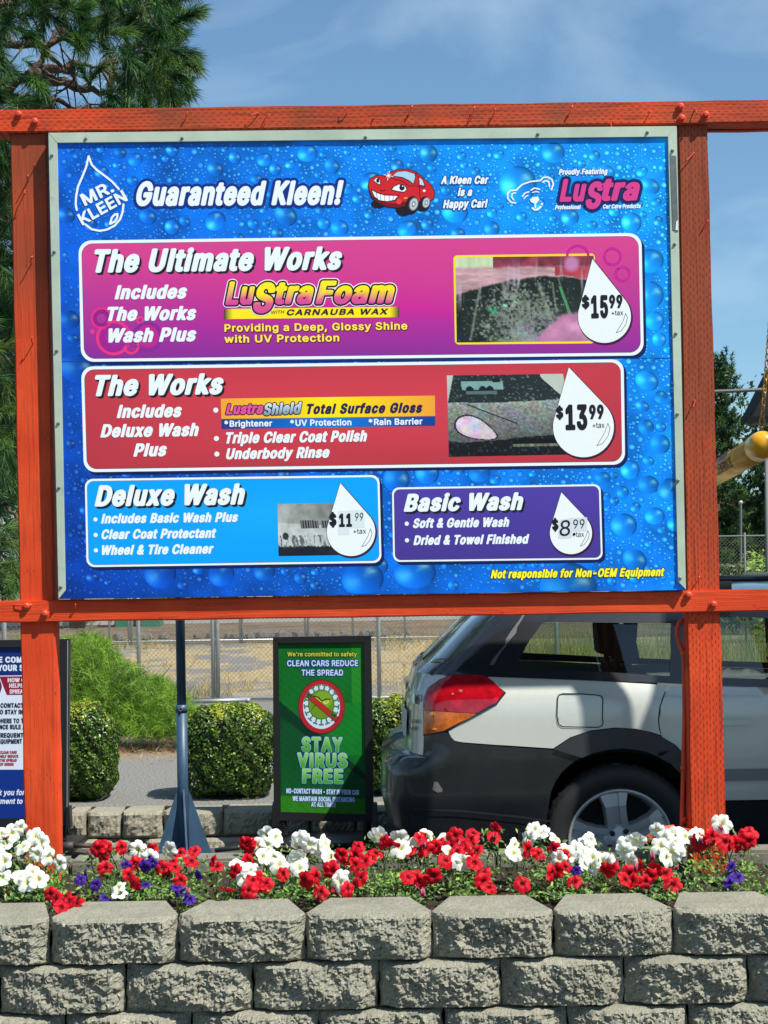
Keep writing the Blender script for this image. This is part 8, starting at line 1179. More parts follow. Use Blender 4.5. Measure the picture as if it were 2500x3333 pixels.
A_ = W(2482, 1450, 7.2); B_ = W(2332, 1541, 8.9); dr = (B_ - A_).normalized(); C_ = A_ + dr * 2.4; R_ = .062
cb = empty('clearance_bar', A_, 'yellow clearance bar hanging from a chain, with dark red lettering', 'barrier bar')
m = MB(); m.tube([A_, C_], R_, 28); m.build('tube', M['yellow2'], cb, smooth=True)
m = MB(); P_ = []; Rr = []
for s_, r_ in ((.10, R_ + .003), (.0, R_ + .003), (-.02, R_ + .001), (-.04, R_ * .93), (-.056, R_ * .75), (-.068, R_ * .45), (-.072, R_ * .1)): P_.append(A_ + dr * s_); Rr.append(r_)
m.tube(P_, Rr, 28); m.build('end_cap', M['yellow'], cb, smooth=True)
def bar_text(s, along, ang, cap, rgb):
    ex = dr; up = Vector((0, 0, 1)); up = (up - ex * up.dot(ex)).normalized(); sd_ = ex.cross(up); 
    if sd_.x > 0: sd_ = -sd_
    x = 0; m = MB(); k = cap / CAP; tot = sum(glyph('N', ch)[0] for ch in s) * k
    for ch in s:
        adv, lp2, V, T_ = glyph('N', ch)
        V3 = []
        for v in V:
            al = along + 1.7 * (tot - (x + v[0] * k)); th = ang + v[1] * k / R_; nrm = (sd_ * math.cos(th) + up * math.sin(th)); V3.append(A_ + ex * al + nrm * (R_ + .005))
        m.add(V3, T_, lin(rgb)); x += adv * k
    m.build('lettering', M['print'], cb)
bar_text('MAXIMUM BAR', .80, .22, .046, (96, 18, 20)); bar_text('CLEARANCE', .62, -.72, .046, (96, 18, 20))
ch = empty('chain', W(2482, 1385, 7.3), 'rusty yellow chain holding up the end of the clearance bar', 'chain')
yz = A_ + Vector((0, 0, R_)); top_ = W(2488, 1040, 7.3); o = W(2481, 1397, 7.3); nL = 14; ln = .026
cur = W(2482, 1352, 7.3); k = 0
while cur.z < 3.0:
    P_ = []; tw = (k % 2) * math.pi / 2 + .5
    for j in range(13):
        t = 2 * math.pi * j / 12; lx = .0085 * math.cos(t); lz = .019 * math.sin(t); P_.append(cur + Vector((lx * math.cos(tw), lx * math.sin(tw), lz)))
    m = MB(); m.tube(P_, .0032, 6, cap=False); m.build('chain_link', M['gold'], ch, smooth=True); cur = cur + Vector((.0028, 0, .029)); k += 1
m = MB(); m.tube([cur, (cur.x + .4, 7.8, 3.15), (a.x + 1.3, 8.98, 3.6)], .02, 10); m.build('support_arm', M['galv2'], ch, smooth=True)
m = MB(); m.tube([W(2481, 1392, 7.3), W(2481, 1404, 7.3)], .006, 8); P_ = [W(2481, 1375, 7.3) + Vector((.011 * math.cos(t), 0, .028 * math.sin(t))) for t in np.linspace(0, 6.28, 15)]; m.tube(P_, .004, 6, cap=False); m.build('shackle', M['gold'], ch, smooth=True)
m = MB(); a, b = W(2150, 1282, 8.95), W(2490, 1268, 8.95); m.tube([a, b], .010, 8); m.build('tie_rod', M['galv2'], bpy.data.objects['lane_canopy'])
# ------------------------------------------------------------------ the wagon
CARY = 8.085; RGc = lambda z: None
def hw(z): return np.interp(z, [.10, .15, .3, .5, .7, .9, .965, .985, 1.03, 1.07, 1.2, 1.32, 1.40], [.74, .78, .845, .876, .885, .880, .870, .858, .835, .812, .742, .675, .60])
def xr(z): return np.interp(z, [.10, .15, .25, .36, .5, .66, .685, .70, .95, 1.06, 1.31, 1.40], [.20, .16, .09, .0, -.03, -.02, .0, .085, .10, .14, .40, .52])
def xf(z): return np.interp(z, [.10, .15, .3, .6, .72, .80, .9, 1.0, 1.06, 1.32, 1.40], [4.55, 4.6, 4.7, 4.72, 4.66, 4.45, 3.95, 3.4, 3.2, 2.6, 2.35])
LC_, LF_ = .27, .75; ARC = .95
def surf(u, z):
    """u: 0..1 rear corner, then metres along the side, front corner at the end; returns x, half width"""
    u = np.asarray(u, float); z = np.asarray(z, float); w = hw(z); a = xr(z); b = xf(z); ph = np.clip(u, 0, 1) * math.pi / 2; e = .5
    x = a + LC_ * (1 - np.cos(ph) ** e); y = w * np.sin(ph) ** e; ls = b - LF_ - a - LC_; us = np.clip(u - 1, 0, ls); x = x + us
    pf = np.clip(u - 1 - ls, 0, 1) * math.pi / 2; x = x + LF_ * np.sin(pf) ** .8; y = np.where(u - 1 - ls > 0, w * np.cos(pf) ** .8, y); return x, y
def uz(px, py):
    D = 7.25; best = None
    for it in range(10):
        z = W(px, py, D).z; z = min(max(z, .1), 1.4); us = np.concatenate([np.linspace(0, 1, 240), np.linspace(1.004, 4.6, 700)]); x, y = surf(us, np.full(us.shape, z)); Dd = CARY - y
        P_ = CX + ((x) * cr - (z - CZ) * sr) * FPX / Dd
        vis = np.where(us < .0, 1e9, np.abs(P_ - px)); k = int(vis.argmin()); Dn = Dd[k]; best = (us[k], z)
        if abs(Dn - D) < 1e-3: break
        D = .5 * D + .5 * Dn
    return best
def UM(u): return u * ARC if u < 1 else u - 1 + ARC
def MU(m): return m / ARC if m < ARC else m - ARC + 1
def dens(P_, step, closed=True):
    out = []; n = len(P_)
    for i in range(n if closed else n - 1):
        a, b = P_[i], P_[(i + 1) % n]; k = max(1, int(math.hypot(b[0] - a[0], b[1] - a[1]) / step)); out += [(a[0] + (b[0] - a[0]) * j / k, a[1] + (b[1] - a[1]) * j / k) for j in range(k)]
    return out
def to_uz(pxs): return [(UM(u), z) for u, z in (uz(*p) for p in dens(pxs, 24))]
def panel(P_, off, holes=(), sp=.055):
    """triangulated skin over the car surface; P_ outline in (metres along, z)"""
    V = [Vector(p) for p in P_]; E = [(i, (i + 1) % len(P_)) for i in range(len(P_))]
    for h in holes: n = len(V); V += [Vector(p) for p in h]; E += [(n + i, n + (i + 1) % len(h)) for i in range(len(h))]
    x0, x1 = min(p[0] for p in P_), max(p[0] for p in P_); z0, z1 = min(p[1] for p in P_), max(p[1] for p in P_); loops = [P_] + list(holes)
    xs = np.arange(x0 + sp / 2, x1, sp); zs = np.arange(z0 + sp / 3, z1, sp * .7)
    for x in xs:
        for z in zs:
            if inside(x, z, loops) and all(math.hypot(x - p[0], z - p[1]) > sp * .4 for L_ in loops for p in L_): V.append(Vector((x, z)))
    r = geometry.delaunay_2d_cdt(V, E, [], 0, 1e-7); V2 = [(v.x, v.y) for v in r[0]]
    F = [tuple(f) for f in r[2] if inside(sum(V2[i][0] for i in f) / 3, sum(V2[i][1] for i in f) / 3, loops)]
    u = np.array([MU(max(0, v[0])) for v in V2]); z = np.array([v[1] for v in V2]); x, y = surf(u, z); e = 1e-3
    xa, ya = surf(u + e, z); xb, yb = surf(np.maximum(u - e, 0), z); xc, yc = surf(u, z + e); xd, yd = surf(u, z - e); du = np.stack([xa - xb, -(ya - yb), 0 * x], 1); dz = np.stack([xc - xd, -(yc - yd), 0 * x + 2 * e], 1); n = np.cross(du, dz); ln = np.linalg.norm(n, axis=1)[:, None]; n = n / np.where(ln > 0, ln, 1)
    n = np.where(n[:, 1:2] > 0, -n, n) if False else n
    P3 = np.stack([x, CARY - y, z], 1) + n * off; return P3, F
def make(name, P_, mt, off, par, side=0, holes=(), sp=.055, label=None, both=False):
    """side 0 near, 1 far; both joins the two halves into one part"""
    V, F = panel(P_, off, holes, sp); Vm = V.copy(); Vm[:, 1] = 2 * CARY - Vm[:, 1]; Fm = [f[::-1] for f in F]
    if both: n = len(V); V = np.vstack([V, Vm]); F = F + [tuple(i + n for i in f) for f in Fm]
    elif side: V, F = Vm, Fm
    o = mesh(name, V, F, mt, par, smooth=True)
    if label: o['label'] = label
    return o
M['silver'] = mat('silver white paint', (.58, .61, .56), .30, .12, coat=.9, var=(40, .02)); M['clad'] = mat('charcoal cladding', (.014, .017, .019), .33, spec=.5, coat=.35, var=(5, .3), bmp=(7, .05, .01))
M['flare'] = mat('arch cladding', (.030, .034, .038), .45, spec=.45); M['lampred'] = mat('tail lamp red', (.36, .003, .010), .12, coat=.6, var=(22, .35)); M['lampamb'] = mat('tail lamp amber', (.62, .13, .008), .1, coat=1.0, var=(30, .4)); M['trim'] = mat('black trim', (.014, .016, .019), .22, coat=.6)
M['rubber'] = mat('tyre rubber', (.014, .014, .014), .62, bmp=(120, .2, .002)); M['rim'] = mat('alloy', (.50, .51, .51), .38, .45); M['seat'] = mat('seat fabric', (.035, .038, .042), .9); M['chrome'] = mat('bright trim', (.5, .52, .55), .2, .9)
mg, Ng, Lg, pg_ = newmat('tinted glass'); tr_ = Ng.new('ShaderNodeBsdfTransparent'); tr_.inputs[0].default_value = (.70, .80, .74, 1); gl_ = Ng.new('ShaderNodeBsdfGlossy'); gl_.inputs['Roughness'].default_value = .02; gl_.inputs[0].default_value = (.9, .95, 1, 1); lw = Ng.new('ShaderNodeLayerWeight'); fz = Ng.new('ShaderNodeMath'); fz.operation = 'MULTIPLY_ADD'; Lg.new(lw.outputs['Facing'], fz.inputs[0]); fz.inputs[1].default_value = .16; fz.inputs[2].default_value = .05
ms_ = Ng.new('ShaderNodeMixShader'); Lg.new(fz.outputs[0], ms_.inputs[0]); Lg.new(tr_.outputs[0], ms_.inputs[1]); Lg.new(gl_.outputs[0], ms_.inputs[2]); Lg.new(ms_.outputs[0], Ng['Material Output'].inputs['Surface']); M['glass'] = mg
M['frost'] = mat('dark rear glass', (.02, .03, .033), .06, coat=.6)
wc = empty('wagon', (2.3, CARY, 0), 'silver estate wagon with charcoal lower cladding, parked behind the menu board', 'car')
belt = lambda px: 2202 + (px - 1370) * .0 + np.interp(px, [1370, 1600, 1904, 2178, 2349, 2500], [0, 0, 11, 27, 38, 46])
lampR = [(1386, 2312), (1384, 2275), (1397, 2243), (1432, 2218), (1473, 2199), (1576, 2201), (1612, 2226), (1641, 2256), (1614, 2289), (1549, 2321)]
lampA = [(1386, 2314), (1549, 2323), (1521, 2338), (1443, 2378), (1383, 2392)]
quarter = [(1578, 2203), (1600, 2203), (1904, 2214), (2176, 2230), (2163, 2250), (2147, 2300), (2142, 2340), (2144, 2370), (2150, 2393), (2120, 2383), (2072, 2372), (2001, 2368), (1925, 2377), (1855, 2400), (1801, 2436), (1614, 2424), (1505, 2416), (1480, 2411), (1468, 2398), (1459, 2380), (1524, 2341), (1617, 2291), (1645, 2257), (1614, 2225)]
tail = [(1290, 2204), (1380, 2203), (1466, 2201), (1430, 2218), (1394, 2243), (1382, 2275), (1383, 2312), (1379, 2392), (1372, 2426), (1345, 2439), (1280, 2452)]
def U0(P_):   # snap the left end to the car centre line
    return [(0.0 if p[0] < .10 else p[0], p[1]) for p in P_]
Q = to_uz(quarter); make('quarter_panel', Q, M['silver'], 0, wc); make('quarter_panel', Q, M['silver'], 0, wc, 1)
ta_z = [(0, 1.058), (0, .705)]; tz_ = to_uz([(1380, 2203), (1466, 2201), (1430, 2218), (1394, 2243), (1382, 2275), (1383, 2312), (1379, 2392), (1374, 2424)]); tz_ = tz_[:-1] if tz_[-1][0] < tz_[0][0] - .2 else tz_
def chainz(pxs): return [(UM(u), z) for u, z in (uz(*p) for p in dens(pxs, 20, False))] + [(lambda r: (UM(r[0]), r[1]))(uz(*pxs[-1]))]
tg = chainz([(1466, 2201), (1430, 2218), (1394, 2243), (1382, 2275), (1383, 2312), (1380, 2392)])
TGT = [(0, 1.06)] + [(x, 1.06) for x in np.linspace(.1, tg[0][0] - .05, 6)] + tg + [(tg[-1][0], .705)] + [(x, .705) for x in np.linspace(tg[-1][0] - .08, .1, 5)] + [(0, .705)]
make('tailgate', TGT, M['silver'], 0, wc, both=True)
LR, LA = to_uz(lampR), to_uz(lampA)
for s_ in (0, 1):
    tl = make('tail_lamp', LR, M['lampred'], .010, wc, s_, sp=.03); V_ = None
    o = make('indicator_lens', LA, M['lampamb'], .009, tl, s_, sp=.03)
    make('lamp_gasket', to_uz([(1380, 2396), (1380, 2275), (1394, 2240), (1430, 2214), (1472, 2196), (1579, 2198), (1647, 2256), (1617, 2294), (1524, 2344), (1445, 2384)]), M['trim'], .004, tl, s_)
# bulb glints on the lens, painted as pale discs
for x, y, r_ in ((1500, 2252, 7), (1474, 2262, 5)):
    P3, F3_ = panel(to_uz([(x + r_ * math.cos(t), y + r_ * .7 * math.sin(t)) for t in np.linspace(0, 5.8, 9)]), .0115); mesh('reflector_glint', P3, F3_, mat('reflector_glint', (.9, .25, .22), .1, .6), wc, smooth=True)
for x, y, r_ in ((1418, 2372, 8), (1412, 2322, 10)):
    P3, F3_ = panel(to_uz([(x + r_ * math.cos(t), y + r_ * .45 * math.sin(t)) for t in np.linspace(0, 5.8, 9)]), .0105); mesh('reflector_glint', P3, F3_, mat('amber reflector', (1, .5, .1), .1, .5), wc, smooth=True)
def XZ(P_, step=.09): return [(x - float(xr(z)) - LC_ + ARC, z) for x, z in dens(P_, step)]
# bumper
arc_in = [(1893, 2463), (1860, 2484), (1828, 2514), (1808, 2544), (1795, 2574), (1784, 2625), (1779, 2690)]
bt = chainz([(1383, 2396), (1443, 2384), (1461, 2384), (1470, 2402), (1484, 2414), (1505, 2419), (1614, 2428), (1798, 2440), (1893, 2463)] ); bi_ = chainz(arc_in)
BP = [(0, .70), (.25, .70), (.5, .70), (.75, .703)] + [(bt[0][0], .705)] + bt + bi_ + [(bi_[-1][0], .17)] + [(x, .17) for x in np.linspace(bi_[-1][0] - .06, .06, 14)] + [(0, .17)]
make('bumper', BP, M['clad'], .004, wc, both=True)
# ledge highlight painted as a paler strip along the crease, and bumper scuff
for pxs, nm, mt_, of in (([(1345, 2628), (1500, 2634), (1700, 2654), (1790, 2668), (1790, 2673), (1700, 2660), (1500, 2640), (1345, 2633)], 'crease_highlight', M['flare'], .012), ([(1408, 2566), (1416, 2543), (1424, 2545), (1440, 2568), (1436, 2577), (1425, 2579), (1409, 2570)], 'paint_scuff', mat('scuff', (.14, .14, .13), .7), .0055)):
    P3, F3_ = panel(to_uz(pxs), of, sp=.03); mesh(nm, P3, F3_, mt_, wc, smooth=True)
# arch flare
ao = [(1801, 2438), (1855, 2402), (1925, 2379), (2001, 2370), (2072, 2373), (2120, 2385), (2153, 2398), (2195, 2424), (2232, 2462), (2262, 2510), (2280, 2570), (2290, 2690)]
ai = [(2272, 2690), (2264, 2620), (2250, 2575), (2218, 2520), (2180, 2484), (2142, 2462), (2100, 2446), (2061, 2438), (2020, 2435), (1980, 2439), (1935, 2449), (1893, 2465)]
AO = chainz(ao); AI = chainz(ai); ARCH = AO + AI
for s_ in (0, 1): make('arch_flare', ARCH, M['flare'], .014, wc, s_, sp=.03)
SH = 2.67; ARCH2 = [(x + SH, z) for x, z in ARCH]
lm = [(x, z) for x, z in chainz([(1779, 2690), (1784, 2625), (1795, 2574), (1828, 2514), (1893, 2465), (1855, 2470), (1801, 2440)])]
# doors
seam = chainz([(2182, 2232), (2168, 2252), (2152, 2300), (2147, 2340), (2149, 2370), (2155, 2398), (2197, 2424), (2234, 2462), (2264, 2510), (2282, 2570), (2288, 2606)])
zb_ = seam[-1][1]; RX = 2.28; FX = 3.33
ZB = lambda x: float(np.interp(x, [.1, .45, 1.2, 1.5, 3.0, 3.4], [1.062, 1.056, 1.018, 1.0, .93, .92]))
def XO(P_, step=.09, closed=False): return [(x - float(xr(z)) - LC_ + ARC, z) for x, z in dens(P_, step, closed)]
D1 = seam + XO([(1.46, zb_), (RX, zb_), (RX, ZB(RX) - .006), (1.30, ZB(1.3) - .006)])
for s_ in (0, 1):
    make('rear_door', D1, M['silver'], 0, wc, s_); make('front_door', XZ([(RX + .008, ZB(RX) - .006), (RX + .008, zb_), (FX, zb_), (FX, .6), (FX + .02, ZB(FX) - .006)]), M['silver'], 0, wc, s_)
    AOo = [(x + SH, z) for x, z in AO]; lo_ = (FX + .008 + .53, .32)
    fend = XO([(FX + .028, .915), (FX + .008, .6), (FX + .008, .33)]) + [p for p in AOo if p[0] > lo_[0] + .02 and p[1] > .33] + XO([(4.28, .33), (4.5, .33)]) + [(5.1, .34), (5.1, .78)] + XO([(4.2, .82), (3.9, .87), (3.7, .89)])
    make('front_fender', fend, M['silver'], 0, wc, s_, sp=.07); make('arch_flare', ARCH2, M['flare'], .014, wc, s_, sp=.04)
    m_ = chainz([(2290, 2498), (2349, 2499), (2500, 2500)]); zt_, zl_ = m_[-1][1], m_[-1][1] - .052
    make('door_moulding', XZ([(1.47, zt_), (1.47, zl_), (FX - .02, zl_), (FX - .02, zt_)], .12), mat('moulding', (.20, .215, .225), .35, coat=.4), .012, wc, s_)
    make('sill', XZ([(1.44, zb_ - .004), (1.44, .19), (FX - .1, .19), (FX + .02, zb_ - .004)], .12), M['clad'], .004, wc, s_)
    make('door_handle', XZ([(1.44, .85), (1.60, .85), (1.60, .825), (1.44, .825)], .04), M['silver'], .03, wc, s_)
make('front_bumper', [(x, z) for x, z in dens([(4.86, .72), (4.86, .2), (5.25, .2), (5.30, .2), (5.30, .72)], .1)], M['clad'], .01, wc, both=True)
# fuel door: a shallow groove line
def groove(pxs, w, par, closed=True, off=.0012, nm='panel_gap'):
    P_ = [uz(*p) for p in dens(pxs, 8, closed)]; m = MB(); 
    pts = [(UM(u), z) for u, z in P_]; n = len(pts)
    def S3(mm, z):
        x, y = surf(MU(max(0, mm)), z); return Vector((float(x), CARY - float(y) - off, float(z)))
    for i in range(n if closed else n - 1):
        a, b = pts[i], pts[(i + 1) % n]; d = (b[0] - a[0], b[1] - a[1]); l = math.hypot(*d)
        if l < 1e-5: continue
        nx, nz = -d[1] / l * w, d[0] / l * w; ex, ez = d[0] / l * w * .6, d[1] / l * w * .6
        m.add([S3(a[0] + nx - ex, a[1] + nz - ez), S3(b[0] + nx + ex, b[1] + nz + ez), S3(b[0] - nx + ex, b[1] - nz + ez), S3(a[0] - nx - ex, a[1] - nz - ez)], [(0, 1, 2, 3)])
    return m.build(nm, M['dark'], par)
fd = [(1600 + x * .5425, 1950 + y * .5425) for x, y in ((398, 590), (405, 574), (425, 567), (540, 568), (630, 575), (655, 582), (665, 600), (667, 735), (660, 758), (640, 769), (520, 767), (425, 765), (403, 752), (395, 735))]
fo = make('fuel_door', to_uz(fd), M['silver'], .0012, wc); groove(fd, .0022, fo, off=.0035)
# black belt strip, pillars and glass
qwin = [(1688, 2150), (1690, 2166), (1702, 2174), (1760, 2178), (2000, 2190), (2166, 2201), (2180, 2201), (2182, 2120), (2184, 2030), (1775, 2026), (1762, 2034), (1725, 2085)]
QW = to_uz(qwin); RW = chainz([(2236, 2222), (2350, 2229), (2520, 2236)]); 
QW = [(x, min(z, 1.325)) for x, z in QW]
topz = 1.40; gl0 = [(x, ZB(x) - .006) for x in np.linspace(.52, 3.05, 30)]
GH = [(0, 1.056), (.3, 1.056), (.6, 1.056), (.8, 1.055)] + XO(gl0 + [(3.06, .93), (2.9, 1.02), (2.72, 1.1), (2.4, 1.25), (2.12, 1.34), (1.85, topz), (.95, topz)]) + [(x, topz) for x in np.linspace(.9, .1, 9)] + [(0, topz), (0, 1.3), (0, 1.18)]
rd_ = XZ([(1.37, ZB(1.37) + .028), (2.20, ZB(2.2) + .028), (2.20, 1.25), (1.37, 1.315)]); fd_ = XZ([(2.32, ZB(2.32) + .028), (2.86, ZB(2.86) + .03), (2.62, 1.09), (2.32, 1.21)])
rearw = [(.0, 1.10), (.30, 1.10), (.62, 1.11), (.70, 1.14), (.62, 1.34), (.3, 1.345), (0, 1.345)]
holes = [QW, rd_, fd_]
for s_ in (0, 1):
    make('pillars', GH, M['trim'], .003, wc, s_, holes=holes[:3] + [dens([(p[0] + .02, p[1]) for p in rearw], .1)], sp=.07)
    for h_ in holes[:3]: make('side_window', h_, M['glass'], -.004, wc, s_, sp=.1)
make('rear_window', [(max(0, p[0]), p[1]) for p in dens(rearw, .1)], M['frost'], -.002, wc, both=True, sp=.1)
P3, F3_ = panel(to_uz([(1592, 2166), (1604, 2168), (1660, 2085), (1712, 2000), (1704, 1997), (1650, 2082)]), .007, sp=.03); mesh('window_trim', P3, F3_, M['chrome'], wc, smooth=True)
# roof skin, hood side closing, rails
xs = []; us = np.concatenate([np.linspace(0, 1, 12), np.linspace(1.1, 3.0, 16)]); V = []; F = []; rws = 8
ls = float(xf(1.4) - LF_ - xr(1.4) - LC_); us = np.concatenate([np.linspace(0, 1, 12), np.linspace(1, 1 + ls, 8)[1:], np.linspace(1 + ls, 2 + ls, 10)[1:]]); X_, Y_ = surf(us, np.full(us.shape, 1.40))
for x, y in zip(X_, Y_):
    for j in range(rws + 1): t = -1 + 2 * j / rws; V.append((x, CARY - y * t, 1.402 + .05 * (1 - t * t) * min(1, (x - .5) * 2.5 + .05) * min(1, (2.4 - x) * 2 + .05)))
for i in range(len(us) - 1):
    for j in range(rws): a = i * (rws + 1) + j; F.append((a, a + rws + 1, a + rws + 2, a + 1))
mesh('roof', V, F, M['silver'], wc, smooth=True)
zs = [1.33, 1.28, 1.2, 1.1, 1.03, .98, .94, .90, .86, .82, .80]; V = []; F = []
def strip(zs, mt_, nm, fr_):
    V = []; F = []
    for z in zs:
        w = float(hw(z)) * fr_; b = float(xf(z))
        for j in range(rws + 1): t = -1 + 2 * j / rws; V.append((b - LF_ + LF_ * (1 - abs(t) ** 2.2 * .9), CARY - w * t, z))
    for i in range(len(zs) - 1):
        for j in range(rws): a = i * (rws + 1) + j; F.append((a, a + 1, a + rws + 2, a + rws + 1))
    mesh(nm, V, F, mt_, wc, smooth=True)
strip([1.40, 1.33, 1.2, 1.1, 1.02], M['frost'], 'windscreen', .93); strip([1.02, .98, .94, .90, .86, .82, .78, .74, .70, .68], M['silver'], 'bonnet', .97)
for s_ in (-1, 1):
    yy_ = CARY + s_ * .575; m = MB(); m.tube([(.72, yy_, 1.405), (.80, yy_, 1.452), (1.2, yy_, 1.468), (2.0, yy_, 1.468), (2.3, yy_, 1.452), (2.38, yy_, 1.41)], [.010, .016, .016, .016, .016, .010], 8)
    for x in (.9, 1.55, 2.2): m.box(x - .05, x + .05, yy_ - .014, yy_ + .014, 1.40, 1.46)
    m.build('roof_rail', M['trim'], wc, smooth=False)
for x in (1.12, 1.95): m = MB(); m.box(x - .03, x + .03, CARY - .62, CARY + .62, 1.475, 1.50); m.build('cross_bar', M['trim'], wc, bevel=.006)
# interior
m = MB(); m.box(.45, 3.6, CARY - .60, CARY + .60, .26, .55); m.box(.42, 4.3, CARY - .38, CARY + .38, .22, .78); m.box(2.9, 3.5, CARY - .7, CARY + .7, .5, .93); m.build('cabin_floor', M['dark'], wc)
for xs_, nm in ((1.15, 'rear_seat'), (2.05, 'front_seat')):
    for yy_ in ((-.38, .0, .38) if nm == 'rear_seat' else (-.36, .36)):
        m = MB(); a = Vector((xs_, CARY + yy_, 0)); hz_ = 1.05 if nm == 'rear_seat' else 1.08
        m.hexa([(a.x + .18, a.y - .2, .5), (a.x + .34, a.y - .2, .5), (a.x + .08, a.y - .19, hz_), (a.x - .05, a.y - .19, hz_)], [(a.x + .18, a.y + .2, .5), (a.x + .34, a.y + .2, .5), (a.x + .08, a.y + .19, hz_), (a.x - .05, a.y + .19, hz_)])
        m.box(a.x + .2, a.x + .7, a.y - .2, a.y + .2, .5, .62); st_ = m.build(nm, M['seat'], wc, bevel=.03)
        m = MB(); m.hexa([(a.x - .05, a.y - .12, hz_ + .04), (a.x + .04, a.y - .12, hz_ + .04), (a.x + .01, a.y - .10, hz_ + .21), (a.x - .06, a.y - .10, hz_ + .21)], [(a.x - .05, a.y + .12, hz_ + .04), (a.x + .04, a.y + .12, hz_ + .04), (a.x + .01, a.y + .10, hz_ + .21), (a.x - .06, a.y + .10, hz_ + .21)])
        m.box(a.x - .01, a.x + .01, a.y - .05, a.y + .05, hz_ - .01, hz_ + .05); m.build('headrest', M['seat'], st_, bevel=.02)
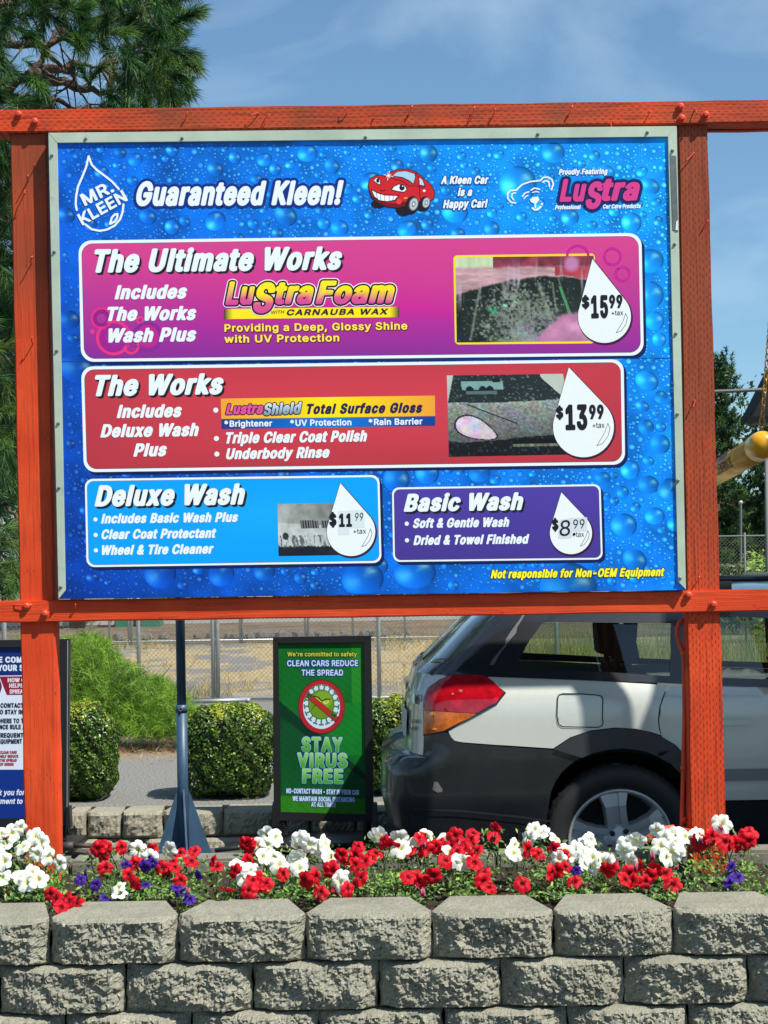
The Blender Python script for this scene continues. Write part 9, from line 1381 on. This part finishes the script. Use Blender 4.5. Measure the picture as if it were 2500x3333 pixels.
# wheels
HZ_ = W(2024, 2745, 7.2); hx, hzz = HZ_.x, HZ_.z
def wheel(x, side):
    yb = CARY - side * (CARY - 7.235); s = side; e = bpy.data.objects.new('wheel', None); COL.objects.link(e); e.parent = wc
    def L(prof, k=48): m = MB(); m.lathe([(r, t * s) for r, t in prof], (x, yb, hzz), 'y', k); return m
    RT = .345
    L([(.232, .01), (.245, -.004), (.27, -.016), (.30, -.018), (.325, -.010), (.338, .004), (RT - .002, .018), (RT, .03), (RT, .18), (RT - .01, .2), (.3, .21), (.232, .2)]).build('tyre', M['rubber'], e, smooth=True)
    m = MB()
    for k in range(46):
        a = 2 * math.pi * k / 46; ca, sa = math.cos(a), math.sin(a); p = lambda r, y, da: (x + r * math.cos(a + da), yb + y * s, hzz + r * math.sin(a + da))
        m.hexa([p(.327, -.0115, -.02), p(.327, -.0115, .02), p(.3475, .022, .02), p(.3475, .022, -.02)], [p(.325, .03, -.02), p(.325, .03, .02), p(.3485, .06, .02), p(.3485, .06, -.02)])
    m.build('tread_lugs', M['rubber'], e)
    rm = L([(.200, .12), (.214, .03), (.219, .006), (.226, -.004), (.234, -.004), (.237, .004), (.236, .02)]).build('rim', M['rim'], e, smooth=True)
    L([(.001, .14), (.12, .14), (.205, .12)]).build('brake_disc', mat('brake', (.02, .02, .02), .6), e)
    m = MB()
    for k in range(5):
        a = math.radians(97 + 72 * k); ex = Vector((math.cos(a), 0, math.sin(a))); ez = Vector((-math.sin(a), 0, math.cos(a))); o = Vector((x, yb, hzz)); Y = lambda v: Vector((0, v * s, 0))
        for j in (-1, 0, 1):
            # two raised ribs with a groove between
            def q(r, w0, w1, y): return [o + ex * r + ez * w0 + Y(y), o + ex * r + ez * w1 + Y(y)]
            w = {-1: (-.5, -.17), 0: (-.17, .17), 1: (.17, .5)}[j]; yt = .012 if j == 0 else 0
            secs = [(.045, .095, .012), (.10, .088, .005), (.16, .092, -.001), (.219, .125, .004)]
            for (r0, wd0, y0), (r1, wd1, y1) in zip(secs[:-1], secs[1:]):
                m.hexa([o + ex * r0 + ez * w[0] * wd0 + Y(y0 + yt), o + ex * r0 + ez * w[1] * wd0 + Y(y0 + yt), o + ex * r1 + ez * w[1] * wd1 + Y(y1 + yt), o + ex * r1 + ez * w[0] * wd1 + Y(y1 + yt)],
                       [o + ex * r0 + ez * w[0] * wd0 * 1.15 + Y(.06), o + ex * r0 + ez * w[1] * wd0 * 1.15 + Y(.06), o + ex * r1 + ez * w[1] * wd1 * 1.2 + Y(.06), o + ex * r1 + ez * w[0] * wd1 * 1.2 + Y(.06)])
    m.build('spokes', M['rim'], rm) if False else m.build('spokes', M['rim'], e)
    L([(.001, .004), (.03, .004), (.034, .008), (.06, .010), (.075, .016), (.08, .05)]).build('hub', M['rim'], e, smooth=True)
    for k in range(5):
        a = math.radians(97 + 36 + 72 * k); m = MB(); m.lathe([(.0125, .02 * s), (.0125, -.001 * s), (.008, -.004 * s), (.0001, -.004 * s)], (x + .053 * math.cos(a), yb, hzz + .053 * math.sin(a)), 'y', 8); m.build('lug_nut', M['black'], e)
    m = MB(); n = 26; V = []; F = []
    for k in range(n + 1):
        a = -.25 + (math.pi + .5) * k / n
        for y in (.02, .34): V.append((x + .42 * math.cos(a), yb + y * s, hzz + .40 * math.sin(a)))
    F = [(2 * k, 2 * k + 1, 2 * k + 3, 2 * k + 2) for k in range(n)]; nV = len(V); V += [(x + .42 * math.cos(-.25 + (math.pi + .5) * k / n), yb + .34 * s, hzz + .40 * math.sin(-.25 + (math.pi + .5) * k / n)) for k in range(n + 1)]; F.append(tuple(range(nV, len(V))))
    mesh('wheel_well', V, F, M['dark'], wc)
    return e
wheel(hx, 1); wheel(hx + SH, 1); wheel(hx, -1); wheel(hx + SH, -1)
# tailgate details: plate recess, badges, handle, wiper, mud flap, tow cover
P3, F3_ = panel(dens([(0, .955), (.42, .955), (.42, .915), (0, .915)], .08), .02); 
make('tailgate_handle', dens([(0, .965), (.44, .965), (.48, .955), (.48, .925), (0, .925)], .08), M['silver'], .016, wc, both=True)
make('number_plate', dens([(0, .885), (.26, .885), (.26, .76), (0, .76)], .06), mat('number plate', (.55, .56, .52), .5), .012, wc, both=True)
for s, x0_, x1_, y_, cp in (('OUTBACK', 1337, 1370, 2353, 11), ('AWD', 1338, 1362, 2377, 12)):
    m = MB(); x = 0; G = []; tot = sum(glyph('N', c_)[0] for c_ in s)
    for c_ in s:
        adv, lp2, V2, T2 = glyph('N', c_); V3 = []
        for v in V2:
            u_, z_ = uz(x0_ + (x + v[0]) / tot * (x1_ - x0_), y_ - v[1] / CAP * cp); xx, yv = surf(u_, z_); V3.append((float(xx) - .006, CARY - float(yv) - .003, z_))
        m.add(V3, T2); x += adv
    m.build('badge_lettering', M['trim'], wc)
lz = to_uz([(1341, 2262), (1375, 2262), (1373, 2283), (1339, 2282)]); make('plate_lamp', lz, mat('lamp lens', (.3, .32, .33), .1, .4), .004, wc, sp=.03)
m = MB(); a = W(1366, 2172, 8.0); m.tube([a + Vector((.05, 0, -.03)), a, a + Vector((-.02, 0, .02))], [.008, .014, .008], 8); m.tube([a, a + Vector((.12, -.3, .06))], .006, 6); m.build('rear_wiper', M['trim'], wc, smooth=True)
for s_ in (-1, 1):
    m = MB(); y0 = CARY + s_ * .80; m.box(hx - .46, hx - .445, y0 - .09, y0 + .06, .12, .36); m.build('mud_flap', M['clad'], wc)
    if s_ < 0: 
        m = MB(); m.box(2.85, 3.0, CARY - 1.02, CARY - .85, .93, 1.05); m.build('door_mirror', M['silver'], wc, bevel=.03)
